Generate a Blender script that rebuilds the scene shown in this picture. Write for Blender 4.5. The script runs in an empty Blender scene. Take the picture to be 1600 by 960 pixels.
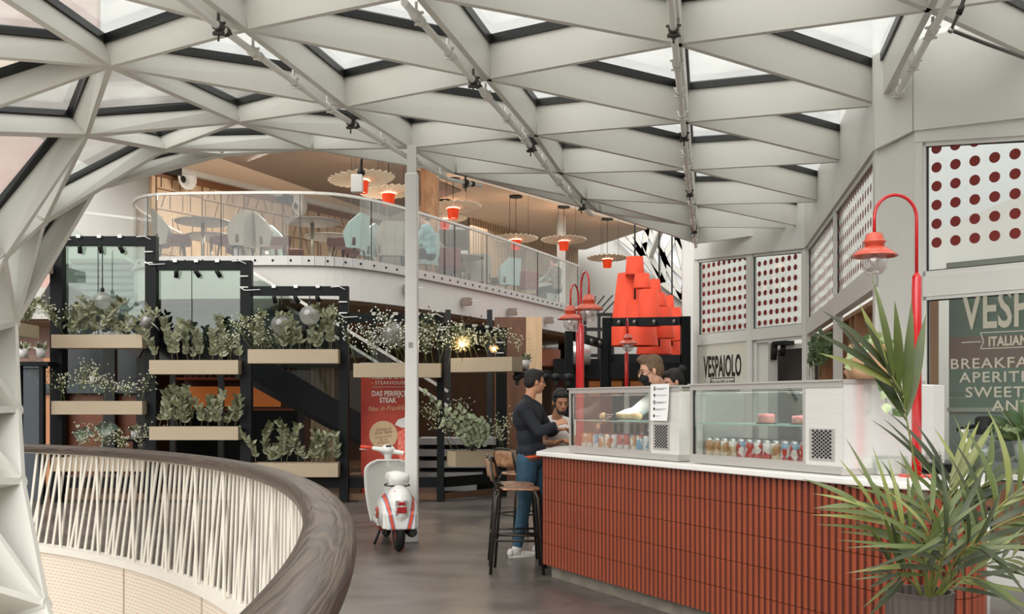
import bpy, bmesh, math, random
from math import sin, cos, pi, radians, sqrt, atan2
from mathutils import Vector, Matrix, noise as mnoise
random.seed(7)
SC = bpy.context.scene
COL = SC.collection
V = Vector

# ---------------------------------------------------------------- camera, light, exposure
FP = 1600.0          # focal length in photo pixels
EYE = 1.5
cam_d = bpy.data.cameras.new('camera')
cam_d.sensor_width = 36.0
cam_d.lens = 36.0
cam_d.shift_y = 154.0/1600.0
cam_d.clip_start = 0.05
cam_d.clip_end = 400
cam = bpy.data.objects.new('camera', cam_d)
COL.objects.link(cam)
cam.location = (0, 0, EYE)
cam.rotation_euler = (pi/2, 0, 0)
SC.camera = cam
SC.view_settings.view_transform = 'Standard'
SC.view_settings.look = 'None'
SC.view_settings.gamma = 1
SC.view_settings.use_curve_mapping = False
SC.view_settings.exposure = 0.22
SC.cycles.max_bounces = 9
SC.cycles.diffuse_bounces = 4
SC.cycles.transparent_max_bounces = 24
SC.cycles.sample_clamp_indirect = 6

wd = bpy.data.worlds.new('overcast_sky')
SC.world = wd
wd.use_nodes = True
nt = wd.node_tree
bg = nt.nodes['Background']
tc = nt.nodes.new('ShaderNodeTexCoord')
sx = nt.nodes.new('ShaderNodeSeparateXYZ')
rp = nt.nodes.new('ShaderNodeValToRGB')
nt.links.new(tc.outputs['Generated'], sx.inputs[0])
nt.links.new(sx.outputs['Z'], rp.inputs[0])
nt.links.new(rp.outputs[0], bg.inputs[0])
rp.color_ramp.elements[0].position = 0.0
rp.color_ramp.elements[0].color = (0.30, 0.29, 0.27, 1)
rp.color_ramp.elements[1].position = 0.62
rp.color_ramp.elements[1].color = (1.15, 1.15, 1.12, 1)
bg.inputs[1].default_value = 1.2

def light(kind, name, loc, energy, color=(1, 1, 1), size=None, rot=None, parent=None, angle=None):
    d = bpy.data.lights.new(name, kind)
    d.energy = energy
    d.color = color
    if kind == 'AREA' and size:
        d.shape = 'RECTANGLE'; d.size, d.size_y = size
    if kind in ('POINT', 'SPOT') and size:
        d.shadow_soft_size = size
    if angle is not None: d.angle = angle
    o = bpy.data.objects.new(name, d)
    COL.objects.link(o)
    o.location = loc
    if rot: o.rotation_euler = rot
    if parent: o.parent = parent
    return o

light('SUN', 'sun', (0, 0, 20), 2.1, (1.0, 0.985, 0.95), rot=(radians(58), 0, radians(-28)), angle=radians(60))

# ---------------------------------------------------------------- coordinates
def W(px, py, Y):
    return V(((px-800)/FP*Y, Y, EYE+(634-py)/FP*Y))
def atz(px, py, z):
    Y = FP*(EYE-z)/(py-634.0)
    return V(((px-800)/FP*Y, Y, z))

# ---------------------------------------------------------------- materials
def lin(h):
    h = h.lstrip('#')
    out = []
    for i in (0, 2, 4):
        c = int(h[i:i+2], 16)/255
        out.append(c/12.92 if c <= .04045 else ((c+.055)/1.055)**2.4)
    return out
MATS = {}
def mat(name, hexc, rough=.5, metal=0., var=0., vs=4., bump=0., bs=40., spec=.5, hex2=None, stretch=None, coat=0.):
    if name in MATS: return MATS[name]
    m = bpy.data.materials.new(name); m.use_nodes = True
    n = m.node_tree.nodes; l = m.node_tree.links
    b = n['Principled BSDF']
    c = lin(hexc)
    b.inputs['Base Color'].default_value = (*c, 1)
    b.inputs['Roughness'].default_value = rough
    b.inputs['Metallic'].default_value = metal
    b.inputs['Specular IOR Level'].default_value = spec
    if coat: b.inputs['Coat Weight'].default_value = coat; b.inputs['Coat Roughness'].default_value = .08
    t = n.new('ShaderNodeTexCoord'); mp = n.new('ShaderNodeMapping')
    l.new(t.outputs['Object'], mp.inputs[0])
    if stretch: mp.inputs['Scale'].default_value = stretch
    nz = n.new('ShaderNodeTexNoise'); nz.inputs['Scale'].default_value = vs; nz.inputs['Detail'].default_value = 5
    l.new(mp.outputs[0], nz.inputs[0])
    r = n.new('ShaderNodeValToRGB')
    c2 = lin(hex2) if hex2 else [x*(1-var) for x in c]
    if not hex2: c = [min(1, x*(1+var*.5)) for x in c]
    r.color_ramp.elements[0].position = .32; r.color_ramp.elements[0].color = (*c2, 1)
    r.color_ramp.elements[1].position = .68; r.color_ramp.elements[1].color = (*c, 1)
    l.new(nz.outputs[0], r.inputs[0]); l.new(r.outputs[0], b.inputs['Base Color'])
    if bump:
        nb = n.new('ShaderNodeTexNoise'); nb.inputs['Scale'].default_value = bs
        bp = n.new('ShaderNodeBump'); bp.inputs['Strength'].default_value = bump; bp.inputs['Distance'].default_value = .02
        l.new(mp.outputs[0], nb.inputs[0]); l.new(nb.outputs[0], bp.inputs['Height']); l.new(bp.outputs[0], b.inputs['Normal'])
    MATS[name] = m
    return m
def glassmat(name, tint=(.93, .95, .93), refl=.10, rough=.02, milk=0., milkcol=(.8, .8, .78)):
    if name in MATS: return MATS[name]
    m = bpy.data.materials.new(name); m.use_nodes = True
    n = m.node_tree.nodes; l = m.node_tree.links
    n.clear()
    out = n.new('ShaderNodeOutputMaterial')
    tr = n.new('ShaderNodeBsdfTransparent'); tr.inputs[0].default_value = (*tint, 1)
    gl = n.new('ShaderNodeBsdfGlossy'); gl.inputs['Roughness'].default_value = rough
    gl.inputs[0].default_value = (1, 1, 1, 1)
    mx = n.new('ShaderNodeMixShader')
    lw = n.new('ShaderNodeLayerWeight'); lw.inputs[0].default_value = .32
    mt = n.new('ShaderNodeMath'); mt.operation = 'MULTIPLY_ADD'; mt.inputs[1].default_value = .32; mt.inputs[2].default_value = refl
    mt.use_clamp = True
    l.new(lw.outputs['Fresnel'], mt.inputs[0]); l.new(mt.outputs[0], mx.inputs[0])
    l.new(tr.outputs[0], mx.inputs[1]); l.new(gl.outputs[0], mx.inputs[2])
    last = mx
    if milk:
        df = n.new('ShaderNodeBsdfTranslucent'); df.inputs[0].default_value = (*milkcol, 1)
        m2 = n.new('ShaderNodeMixShader')
        nz = n.new('ShaderNodeTexNoise'); nz.inputs['Scale'].default_value = 2.5; nz.inputs['Detail'].default_value = 6
        tcx = n.new('ShaderNodeTexCoord'); l.new(tcx.outputs['Object'], nz.inputs[0])
        mm = n.new('ShaderNodeMath'); mm.operation = 'MULTIPLY'; mm.inputs[1].default_value = milk*2
        mm.use_clamp = True
        l.new(nz.outputs[0], mm.inputs[0]); l.new(mm.outputs[0], m2.inputs[0])
        l.new(mx.outputs[0], m2.inputs[1]); l.new(df.outputs[0], m2.inputs[2])
        last = m2
    l.new(last.outputs[0], out.inputs[0])
    MATS[name] = m
    return m
def emis(name, hexc, s):
    if name in MATS: return MATS[name]
    m = bpy.data.materials.new(name); m.use_nodes = True
    b = m.node_tree.nodes['Principled BSDF']; c = lin(hexc)
    b.inputs['Base Color'].default_value = (*c, 1)
    b.inputs['Emission Color'].default_value = (*c, 1); b.inputs['Emission Strength'].default_value = s
    MATS[name] = m
    return m
def wood(name, h1, h2, scale=6, rough=.45, stretch=(1, 1, 12), dist=3.0, wave=True, rings=6., contrast=(.25, .75), bump=.1, coat=0., object_axis=None):
    if name in MATS: return MATS[name]
    m = bpy.data.materials.new(name); m.use_nodes = True
    n = m.node_tree.nodes; l = m.node_tree.links; b = n['Principled BSDF']
    t = n.new('ShaderNodeTexCoord'); mp = n.new('ShaderNodeMapping'); mp.inputs['Scale'].default_value = stretch
    l.new(t.outputs['Object'], mp.inputs[0])
    nz = n.new('ShaderNodeTexNoise'); nz.inputs['Scale'].default_value = scale; nz.inputs['Detail'].default_value = 8; nz.inputs['Distortion'].default_value = dist
    l.new(mp.outputs[0], nz.inputs[0])
    r = n.new('ShaderNodeValToRGB')
    r.color_ramp.elements[0].position = contrast[0]; r.color_ramp.elements[0].color = (*lin(h1), 1)
    r.color_ramp.elements[1].position = contrast[1]; r.color_ramp.elements[1].color = (*lin(h2), 1)
    l.new(nz.outputs[0], r.inputs[0]); l.new(r.outputs[0], b.inputs['Base Color'])
    b.inputs['Roughness'].default_value = rough
    if coat: b.inputs['Coat Weight'].default_value = coat; b.inputs['Coat Roughness'].default_value = .15
    bp = n.new('ShaderNodeBump'); bp.inputs['Strength'].default_value = bump; bp.inputs['Distance'].default_value = .01
    l.new(nz.outputs[0], bp.inputs['Height']); l.new(bp.outputs[0], b.inputs['Normal'])
    MATS[name] = m
    return m

# ---------------------------------------------------------------- mesh builder
def wloc(o):
    v = V((0, 0, 0))
    while o is not None:
        v += o.location; o = o.parent
    return v
class MB:
    def __init__(s): s.v = []; s.f = []; s.mi = []; s.sm = []; s.cur = 0; s.smooth = False
    def add(s, vs, fs, smooth=None):
        o = len(s.v); s.v += [V(x) for x in vs]
        for f in fs:
            s.f.append([o+i for i in f]); s.mi.append(s.cur); s.sm.append(s.smooth if smooth is None else smooth)
        return s
    def box(s, c, d, rz=0., M=None):
        hx, hy, hz = d[0]/2, d[1]/2, d[2]/2
        vs = []
        for x, y, z in ((-hx,-hy,-hz),(hx,-hy,-hz),(hx,hy,-hz),(-hx,hy,-hz),(-hx,-hy,hz),(hx,-hy,hz),(hx,hy,hz),(-hx,hy,hz)):
            p = V((x, y, z))
            if M is not None: p = M @ p
            elif rz: p = V((p.x*cos(rz)-p.y*sin(rz), p.x*sin(rz)+p.y*cos(rz), p.z))
            vs.append(p+V(c))
        return s.add(vs, [(0,3,2,1),(4,5,6,7),(0,1,5,4),(1,2,6,5),(2,3,7,6),(3,0,4,7)], False)
    def mm(s, a, b):
        a, b = V(a), V(b)
        return s.box((a+b)/2, [abs(b[i]-a[i]) for i in range(3)])
    def bar(s, a, b, w, h, up=(0, 0, 1), off=0.):
        """box beam from a to b; w across, h along up, centred (+off along up)"""
        a, b = V(a), V(b); d = (b-a)
        L = d.length
        if L < 1e-6: return s
        d.normalize(); u = V(up); u = (u-d*u.dot(d))
        if u.length < 1e-4: u = V((1, 0, 0)); u = u-d*u.dot(d)
        u.normalize(); r = d.cross(u)
        vs = []
        for p in (a, b):
            for sx_, su in ((-1,-1),(1,-1),(1,1),(-1,1)):
                vs.append(p + r*(sx_*w/2) + u*(su*h/2+off))
        return s.add(vs, [(0,1,2,3),(7,6,5,4),(0,4,5,1),(1,5,6,2),(2,6,7,3),(3,7,4,0)], False)
    def tube(s, pts, r, seg=8, cap=True, closed=False):
        pts = [V(p) for p in pts]; n = len(pts)
        rs = r if isinstance(r, (list, tuple)) else [r]*n
        rings = []
        up = None
        for i, p in enumerate(pts):
            if closed: d = pts[(i+1) % n]-pts[i-1]
            else: d = pts[min(i+1, n-1)]-pts[max(i-1, 0)]
            if d.length < 1e-9: d = V((0, 0, 1))
            d.normalize()
            if up is None:
                up = V((0, 0, 1)) if abs(d.z) < .9 else V((1, 0, 0))
            x = d.cross(up)
            if x.length < 1e-3: x = d.cross(V((0, 1, 0)))
            x.normalize(); y = x.cross(d); up = y
            rings.append([p + x*(rs[i]*cos(2*pi*k/seg)) + y*(rs[i]*sin(2*pi*k/seg)) for k in range(seg)])
        vs = [q for rg in rings for q in rg]; fs = []
        m = n if closed else n-1
        for i in range(m):
            for k in range(seg):
                a = i*seg+k; b = i*seg+(k+1) % seg; c = ((i+1) % n)*seg+(k+1) % seg; d_ = ((i+1) % n)*seg+k
                fs.append((a, b, c, d_))
        s.add(vs, fs, True)
        if cap and not closed:
            o = len(s.v)-len(vs)
            s.f.append([o+k for k in range(seg)][::-1]); s.mi.append(s.cur); s.sm.append(False)
            s.f.append([o+(n-1)*seg+k for k in range(seg)]); s.mi.append(s.cur); s.sm.append(False)
        return s
    def lathe(s, prof, c=(0, 0, 0), seg=24, M=None, smooth=True, cap=True):
        c = V(c); vs = []; n = len(prof)
        for r, z in prof:
            for k in range(seg):
                p = V((r*cos(2*pi*k/seg), r*sin(2*pi*k/seg), z))
                if M is not None: p = M @ p
                vs.append(p+c)
        fs = []
        for i in range(n-1):
            for k in range(seg):
                fs.append((i*seg+k, i*seg+(k+1) % seg, (i+1)*seg+(k+1) % seg, (i+1)*seg+k))
        s.add(vs, fs, smooth)
        if cap:
            o = len(s.v)-len(vs)
            if prof[0][0] > 1e-4: s.f.append([o+k for k in range(seg)][::-1]); s.mi.append(s.cur); s.sm.append(False)
            if prof[-1][0] > 1e-4: s.f.append([o+(n-1)*seg+k for k in range(seg)]); s.mi.append(s.cur); s.sm.append(False)
        return s
    def prism(s, poly, z0, z1):
        n = len(poly)
        vs = [V((p[0], p[1], z0)) for p in poly]+[V((p[0], p[1], z1)) for p in poly]
        fs = [list(range(n))[::-1], list(range(n, 2*n))]+[(i, (i+1) % n, n+(i+1) % n, n+i) for i in range(n)]
        return s.add(vs, fs, False)
    def ell(s, c, r, M=None, seg=16, rings=10):
        prof = []; c = V(c); vs = []; fs = []
        for i in range(rings+1):
            t = -pi/2+pi*i/rings
            for k in range(seg):
                p = V((r[0]*cos(t)*cos(2*pi*k/seg), r[1]*cos(t)*sin(2*pi*k/seg), r[2]*sin(t)))
                if M is not None: p = M @ p
                vs.append(p+c)
        for i in range(rings):
            for k in range(seg):
                fs.append((i*seg+k, i*seg+(k+1) % seg, (i+1)*seg+(k+1) % seg, (i+1)*seg+k))
        return s.add(vs, fs, True)
    def capsule(s, a, b, ra, rb, seg=12):
        a, b = V(a), V(b); d = b-a; L = d.length
        if L < 1e-6: return s.ell(a, (ra, ra, ra), seg=seg, rings=8)
        dn = d/L
        pts = []; rs = []
        for t in (-1, -.92, -.7, -.38, 0): pts.append(a+dn*ra*t); rs.append(max(.0005, ra*sqrt(max(0, 1-t*t))))
        for t in (0, .38, .7, .92, 1): pts.append(b+dn*rb*t); rs.append(max(.0005, rb*sqrt(max(0, 1-t*t))))
        return s.tube(pts, rs, seg)
    def quad(s, a, b, c, d): return s.add([a, b, c, d], [(0, 1, 2, 3)], False)
    def leaf(s, base, d, n, L, w, fold=.15, bend=.0, k=4):
        """leaf blade: base point, direction, normal, length, width"""
        d = V(d).normalized(); n = V(n); n = (n-d*n.dot(d))
        if n.length < 1e-3: n = d.orthogonal()
        n.normalize(); x = d.cross(n)
        vs = [V(base)]; fs = []
        for i in range(1, k):
            t = i/k; ww = w*.5*sin(pi*t**.8)
            c = V(base)+d*(L*t)-n*(bend*L*t*t)
            vs += [c-x*ww+n*(fold*ww), c, c+x*ww+n*(fold*ww)]
        vs.append(V(base)+d*L-n*(bend*L))
        fs += [(0, 2, 1), (0, 3, 2)]
        for i in range(k-2):
            o = 1+3*i
            fs += [(o, o+1, o+4, o+3), (o+1, o+2, o+5, o+4)]
        o = 1+3*(k-2); e = len(vs)-1
        fs += [(o, o+1, e), (o+1, o+2, e)]
        return s.add(vs, fs, True)
    def build(s, name, mats, parent=None, local=False, kind=None, mods=None, origin=None):
        me = bpy.data.meshes.new(name)
        if parent is not None and not local: off = wloc(parent)
        elif parent is None and not local:
            if origin is not None: off = V(origin)
            else:
                xs = [p.x for p in s.v]; ys = [p.y for p in s.v]; zs = [p.z for p in s.v]
                off = V(((min(xs)+max(xs))/2, (min(ys)+max(ys))/2, min(zs)))
        else: off = V((0, 0, 0))
        me.from_pydata([tuple(p-off) for p in s.v], [], s.f)
        if not isinstance(mats, (list, tuple)): mats = [mats]
        for m in mats: me.materials.append(m)
        me.polygons.foreach_set('material_index', s.mi)
        me.polygons.foreach_set('use_smooth', s.sm)
        me.update()
        o = bpy.data.objects.new(name, me)
        COL.objects.link(o)
        if parent is not None: o.parent = parent
        elif not local: o.location = off
        if kind: o['kind'] = kind
        return o
def tag(o, label, cat, group=None, kind=None):
    o['label'] = label; o['category'] = cat
    if group: o['group'] = group
    if kind: o['kind'] = kind
    return o
def empty(name, loc, label=None, cat=None, group=None, rz=0., kind=None):
    o = bpy.data.objects.new(name, None); COL.objects.link(o)
    o.location = loc; o.rotation_euler = (0, 0, rz); o.empty_display_size = .1
    if label: o['label'] = label
    if cat: o['category'] = cat
    if group: o['group'] = group
    if kind: o['kind'] = kind
    return o
def dup(o, loc=None, rz=None, label=None, group=None, parent=None, scale=None):
    c = o.copy(); COL.objects.link(c)
    if parent is not None: c.parent = parent
    if loc is not None: c.location = loc
    if rz is not None: c.rotation_euler = (0, 0, rz)
    if scale is not None: c.scale = (scale,)*3 if not isinstance(scale, tuple) else scale
    if label: c['label'] = label
    if group: c['group'] = group
    for ch in list(o.children): dup(ch, parent=c)
    return c
def bevel(o, w=.01, seg=2):
    m = o.modifiers.new('bevel', 'BEVEL'); m.width = w; m.segments = seg; m.limit_method = 'ANGLE'
    return o
def remesh(o, vox, smooth=4, fac=.5):
    m = o.modifiers.new('remesh', 'REMESH'); m.mode = 'VOXEL'; m.voxel_size = vox; m.use_smooth_shade = True
    if smooth:
        k = o.modifiers.new('smooth', 'SMOOTH'); k.factor = fac; k.iterations = smooth
    return o
def text_mb(mb, txt, origin, u, v, size, sx=1., bold=0., spacing=1., align='LEFT', shear=0.):
    cu = bpy.data.curves.new('t', 'FONT'); cu.body = txt; cu.size = size; cu.offset = bold
    cu.space_character = spacing; cu.align_x = align; cu.shear = shear; cu.resolution_u = 3
    ob = bpy.data.objects.new('t', cu)
    me = bpy.data.meshes.new_from_object(ob)
    u = V(u).normalized(); v = V(v).normalized()
    mb.add([V(origin)+u*(p.co.x*sx)+v*p.co.y for p in me.vertices], [list(p.vertices) for p in me.polygons], False)
    bpy.data.objects.remove(ob); bpy.data.curves.remove(cu); bpy.data.meshes.remove(me)
    return mb

# ---------------------------------------------------------------- common materials
M_steelw = mat('white_painted_steel', '#dcdad3', .45, 0, .03, 1.5)
M_white = mat('white_plaster', '#d2d0cb', .8, 0, .03, 1)
M_gasket = mat('black_rubber_gasket', '#0b0e0e', .4)
M_roofglass = glassmat('roof_glass', (.95, .96, .95), .04, .05, .16, (.9, .9, .88))
M_glass = glassmat('clear_glass', (.93, .95, .94), .015)
M_greenglass = glassmat('green_tinted_glass', (.66, .74, .69), .04)
M_kioskframe = mat('grey_powder_coat', '#dbdad4', .45, 0, .02)
M_black = mat('black_steel', '#0a0e10', .5, .0, .1, 6, spec=.2)
M_blackm = mat('matt_black', '#060707', .6)
M_red = mat('red_lacquer', '#c8141a', .22, 0, .03, coat=.5)
M_orange = mat('orange_fabric', '#d2401f', .7, 0, .06, 5)
M_chrome = mat('brushed_steel', '#c9c7c2', .28, .85, .05, 8, stretch=(1, 1, 12))
M_planter = mat('beige_metal', '#a8977e', .5, 0, .03)
# ================================================================ THE SETTING
# ---- floor with the round atrium opening
HC = V((-9.0, 1.28)); HA, HB = 8.555, 10.82
def hole(t, d=0.): return V((HC.x+(HA+d)*cos(t), HC.y+(HB+d)*sin(t)))
def floor_mat():
    m = bpy.data.materials.new('dark_stone_tiles'); m.use_nodes = True
    n = m.node_tree.nodes; l = m.node_tree.links; b = n['Principled BSDF']
    t = n.new('ShaderNodeTexCoord'); mp = n.new('ShaderNodeMapping'); mp.inputs['Rotation'].default_value = (0, 0, radians(26))
    l.new(t.outputs['Object'], mp.inputs[0])
    br = n.new('ShaderNodeTexBrick'); br.inputs['Scale'].default_value = 1; br.offset = .5
    br.inputs['Brick Width'].default_value = 1.5; br.inputs['Row Height'].default_value = .75
    br.inputs['Mortar Size'].default_value = .004; br.inputs['Mortar Smooth'].default_value = .2
    br.inputs['Color1'].default_value = (*lin('#5e5956'), 1); br.inputs['Color2'].default_value = (*lin('#6b6561'), 1)
    br.inputs['Mortar'].default_value = (*lin('#494542'), 1)
    l.new(mp.outputs[0], br.inputs[0])
    nz = n.new('ShaderNodeTexNoise'); nz.inputs['Scale'].default_value = 1.3; nz.inputs['Detail'].default_value = 9; nz.inputs['Roughness'].default_value = .62; nz.inputs['Distortion'].default_value = .6
    l.new(t.outputs['Object'], nz.inputs[0])
    r = n.new('ShaderNodeValToRGB'); r.color_ramp.elements[0].position = .3; r.color_ramp.elements[0].color = (.42, .41, .41, 1)
    r.color_ramp.elements[1].position = .72; r.color_ramp.elements[1].color = (1.22, 1.18, 1.12, 1)
    l.new(nz.outputs[0], r.inputs[0])
    mx = n.new('ShaderNodeMixRGB'); mx.blend_type = 'MULTIPLY'; mx.inputs[0].default_value = 1
    l.new(br.outputs[0], mx.inputs[1]); l.new(r.outputs[0], mx.inputs[2]); l.new(mx.outputs[0], b.inputs['Base Color'])
    r2 = n.new('ShaderNodeMapRange'); r2.inputs[3].default_value = .22; r2.inputs[4].default_value = .42
    l.new(nz.outputs[0], r2.inputs[0]); l.new(r2.outputs[0], b.inputs['Roughness'])
    b.inputs['Specular IOR Level'].default_value = .5
    return m
M_floor = floor_mat()
mb = MB(); N = 160
for i in range(N):
    t0, t1 = 2*pi*i/N, 2*pi*(i+1)/N
    a, b = hole(t0), hole(t1)
    c, d = V((HC.x+48*cos(t1), HC.y+48*sin(t1))), V((HC.x+48*cos(t0), HC.y+48*sin(t0)))
    mb.quad((a.x, a.y, 0), (d.x, d.y, 0), (c.x, c.y, 0), (b.x, b.y, 0))
mb.build('floor', M_floor, local=True, kind='structure')
# slab edge: perforated cream cladding round the opening
def perf_mat():
    m = bpy.data.materials.new('perforated_cream_panel'); m.use_nodes = True
    n = m.node_tree.nodes; l = m.node_tree.links; b = n['Principled BSDF']
    uv = n.new('ShaderNodeUVMap')
    br = n.new('ShaderNodeTexBrick'); br.inputs['Scale'].default_value = 1; br.offset = .5
    br.inputs['Brick Width'].default_value = .075; br.inputs['Row Height'].default_value = .035
    br.inputs['Mortar Size'].default_value = .012; br.inputs['Mortar Smooth'].default_value = .3
    br.inputs['Color1'].default_value = (*lin('#c9af97'), 1); br.inputs['Color2'].default_value = (*lin('#cdb59f'), 1)
    br.inputs['Mortar'].default_value = (*lin('#d6ccbf'), 1)
    l.new(uv.outputs[0], br.inputs[0]); l.new(br.outputs[0], b.inputs['Base Color'])
    b.inputs['Roughness'].default_value = .6
    return m
mb = MB(); N = 90
for i in range(N):
    t0, t1 = radians(-30+150*i/N), radians(-30+150*(i+1)/N)
    a, b = hole(t0, -.02), hole(t1, -.02)
    mb.quad((b.x, b.y, -2.2), (a.x, a.y, -2.2), (a.x, a.y, -.02), (b.x, b.y, -.02))
o = mb.build('trim_1', perf_mat(), local=True, kind='structure')
uvl = o.data.uv_layers.new(name='UVMap'); s_ = 0
for i, p in enumerate(o.data.polygons):
    vs = [o.data.vertices[j].co for j in p.vertices]; w_ = (vs[1]-vs[0]).length
    for li, uvv in zip(p.loop_indices, ((s_+w_, 0), (s_, 0), (s_, 2.18), (s_+w_, 2.18))): uvl.data[li].uv = uvv
    s_ += w_
# panel joints
mb = MB()
for deg in range(-20, 120, 11):
    a = hole(radians(deg+5.5), -.024); mb.box((a.x, a.y, -1.1), (.012, .012, 2.2), radians(deg+5))
mb.build('trim_2', mat('panel_joint', '#b3a595', .7), local=True, kind='structure')
# curb under the balustrade
mb = MB(); N = 120
for i in range(N):
    t0, t1 = radians(-30+150*i/N), radians(-30+150*(i+1)/N)
    for (da, za), (db, zb) in (((-.05, .03), (.08, .03)), ((-.05, -.04), (-.05, .03)), ((.08, .03), (.08, -.0)), ((-.02, -.04), (-.05, -.04))):
        a, b, c, d = hole(t0, da), hole(t1, da), hole(t1, db), hole(t0, db)
        mb.add([(a.x, a.y, za), (b.x, b.y, za), (c.x, c.y, zb), (d.x, d.y, zb)], [(0, 1, 2, 3)], True)
mb.build('trim_3', mat('white_curb', '#d9d3c9', .6, 0, .04), local=True, kind='structure')
# lower storey floor seen through the opening
MB().mm((-20, -12, -5.1), (2, 16, -5)).build('floor_lower', mat('pale_lower_floor', '#cfc8bd', .5), local=True, kind='structure')

# ---------------------------------------------------------------- glass roof grid
HR = 2.85
def RN(px, py, h=HR):
    Y = FP*h/(634.0-py); return V(((px-800)/FP*Y, Y, EYE+h))
nodes = {}
def nd(k, p, n=(0, 0, 1)): nodes[k] = (V(p), V(n).normalized())
# line A (px at y), extrapolated nodes use fixed steps
L1 = [(384, 48), (540, 168), (640, 232), (709, 271)]
L2 = [(762, 125), (835, 212), (876, 271), (912, 311), (934, 331)]
L3 = [(1060, 70), (1071, 192), (1077, 266), (1083, 320), (1087, 355), (1089, 381)]
L4 = [(1452, 17), (1376, 165), (1322, 253), (1287, 316), (1264, 357)]
for i, p in enumerate(L1): nd(f'A{i}', RN(*p), (-.10, 0, 1) if i < 2 else (0, 0, 1))
for i, p in enumerate(L2): nd(f'B{i}', RN(*p))
for i, p in enumerate(L3): nd(f'C{i}', RN(*p))
for i, p in enumerate(L4): nd(f'D{i}', RN(*p))
def ext(k, a, b, f=1.0):
    pa, pb = nodes[a][0], nodes[b][0]; nd(k, pa+(pa-pb)*f, nodes[a][1])
ext('Am', 'A0', 'A1'); ext('Bm', 'B0', 'B1'); ext('Bn', 'Bm', 'B0'); ext('Cm', 'C0', 'C1'); ext('Cn', 'Cm', 'C0'); ext('Dm', 'D0', 'D1')
nd('E0', W(1660, 112, 8.75)); nd('Em', W(1780, -30, 6.9)); ext('En', 'Em', 'E0')
nd('Z0', RN(172, 105, 2.78), (-.25, 0, 1)); nd('Z1', RN(372, 192, 2.83), (-.12, .1, 1)); nd('Z2', RN(486, 234, 2.85), (-.05, .1, 1))
nd('Zm', W(-131, -90, 6.4), (-.2, 0, 1))
nd('M', W(136, 213, 9.35), (-.62, .1, .78)); nd('Nn', W(258, 235, 10.7), (-.45, .35, .82)); nd('O', W(346, 243, 11.4), (-.3, .5, .8))
nd('P1', W(-160, 78, 7.6), (-.4, 0, .92)); nd('P2', W(-110, 206, 8.0), (-.7, .05, .7))
nd('Q', W(70, 348, 9.6), (-.85, .25, .45)); nd('R', W(8, 405, 8.7), (-.9, .15, .4))
nd('X', W(150, 296, 10.4), (-.6, .5, .6)); nd('S', W(26, 505, 9.1), (-.95, .25, .1))
nd('T', W(31, 640, 8.5), (-.97, .2, -.12)); nd('U', W(37, 752, 7.9), (-.95, .2, -.2)); nd('Vv', W(75, 944, 7.2), (-.93, .2, -.3)); nd('Vw', W(150, 1180, 6.6), (-.9, .2, -.35))
nd('G1', W(-50, 525, 8.1), (-.98, .1, .05)); nd('G2', W(-62, 640, 7.8), (-.98, .1, -.1)); nd('G3', W(-62, 752, 7.3), (-.95, .1, -.2)); nd('G4', W(-70, 900, 6.8), (-.93, .1, -.3)); nd('G5', W(-60, 1100, 6.3), (-.9, .1, -.35))
edges = []
def E(*ks):
    for a, b in zip(ks, ks[1:]): edges.append((a, b))
E('Am', 'A0', 'A1', 'A2', 'A3'); E('Bn', 'Bm', 'B0', 'B1', 'B2', 'B3', 'B4'); E('Cn', 'Cm', 'C0', 'C1', 'C2', 'C3', 'C4', 'C5'); E('Dm', 'D0', 'D1', 'D2', 'D3', 'D4')
E('En', 'Em', 'E0'); E('Zm', 'Z0', 'Z1', 'Z2')
E('Zm', 'Am', 'Bn'); E('Zm', 'A0', 'Bm', 'Cn'); E('Am', 'Bm')
E('Z0', 'A0', 'B0'); E('Z0', 'A1', 'B0', 'C0'); E('Z1', 'A1', 'B1', 'C1'); E('Z1', 'A2', 'B1', 'C1'); E('Z2', 'A2', 'B2', 'C2')
E('A3', 'B2'); E('B0', 'C1'); E('B1', 'C2'); E('B2', 'C3'); E('B3', 'C3'); E('B3', 'C4'); E('B4', 'C4'); E('A3', 'B3')
E('Bm', 'Cm', 'D0'); E('Bm', 'C0'); E('Cm', 'Dm'); E('Cn', 'Dm', 'Em'); E('C0', 'D0'); E('C0', 'D1'); E('C1', 'D1'); E('C1', 'D2'); E('C2', 'D2'); E('C2', 'D3'); E('C3', 'D3'); E('C3', 'D4'); E('C4', 'D4'); E('C5', 'D4')
E('B4', 'C5'); E('A3', 'B4'); E('Z2', 'A3')
E('D0', 'Em'); E('D0', 'E0'); E('D1', 'E0'); E('Dm', 'En'); E('Bn', 'Cn')
E('Z0', 'P1', 'Zm'); E('Z0', 'P2', 'P1'); E('Z0', 'M', 'P2'); E('M', 'Z1'); E('M', 'Nn', 'Z1'); E('Nn', 'Z2'); E('Nn', 'O', 'Z2')
E('M', 'R', 'P2'); E('M', 'Q', 'Nn'); E('Nn', 'X', 'O'); E('Q', 'X', 'S'); E('Q', 'R'); E('Q', 'S'); E('R', 'S'); E('R', 'G1', 'P2'); E('S', 'G1'); E('S', 'T', 'U', 'Vv', 'Vw'); E('T', 'G1', 'G2', 'G3', 'G4', 'G5'); E('T', 'G2'); E('U', 'G2'); E('U', 'G3'); E('Vv', 'G3'); E('Vv', 'G4'); E('Vw', 'G4'); E('Vw', 'G5')
seen = set(); ee = []
for a, b in edges:
    k = tuple(sorted((a, b)))
    if a != b and k not in seen: seen.add(k); ee.append((a, b))
adj = {}
for a, b in ee: adj.setdefault(a, set()).add(b); adj.setdefault(b, set()).add(a)
tris = set()
for a, b in ee:
    for c in adj[a] & adj[b]: tris.add(tuple(sorted((a, b, c))))
roof = empty('ceiling', (0, 10, 4.35), kind='structure')
BD = .32
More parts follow.
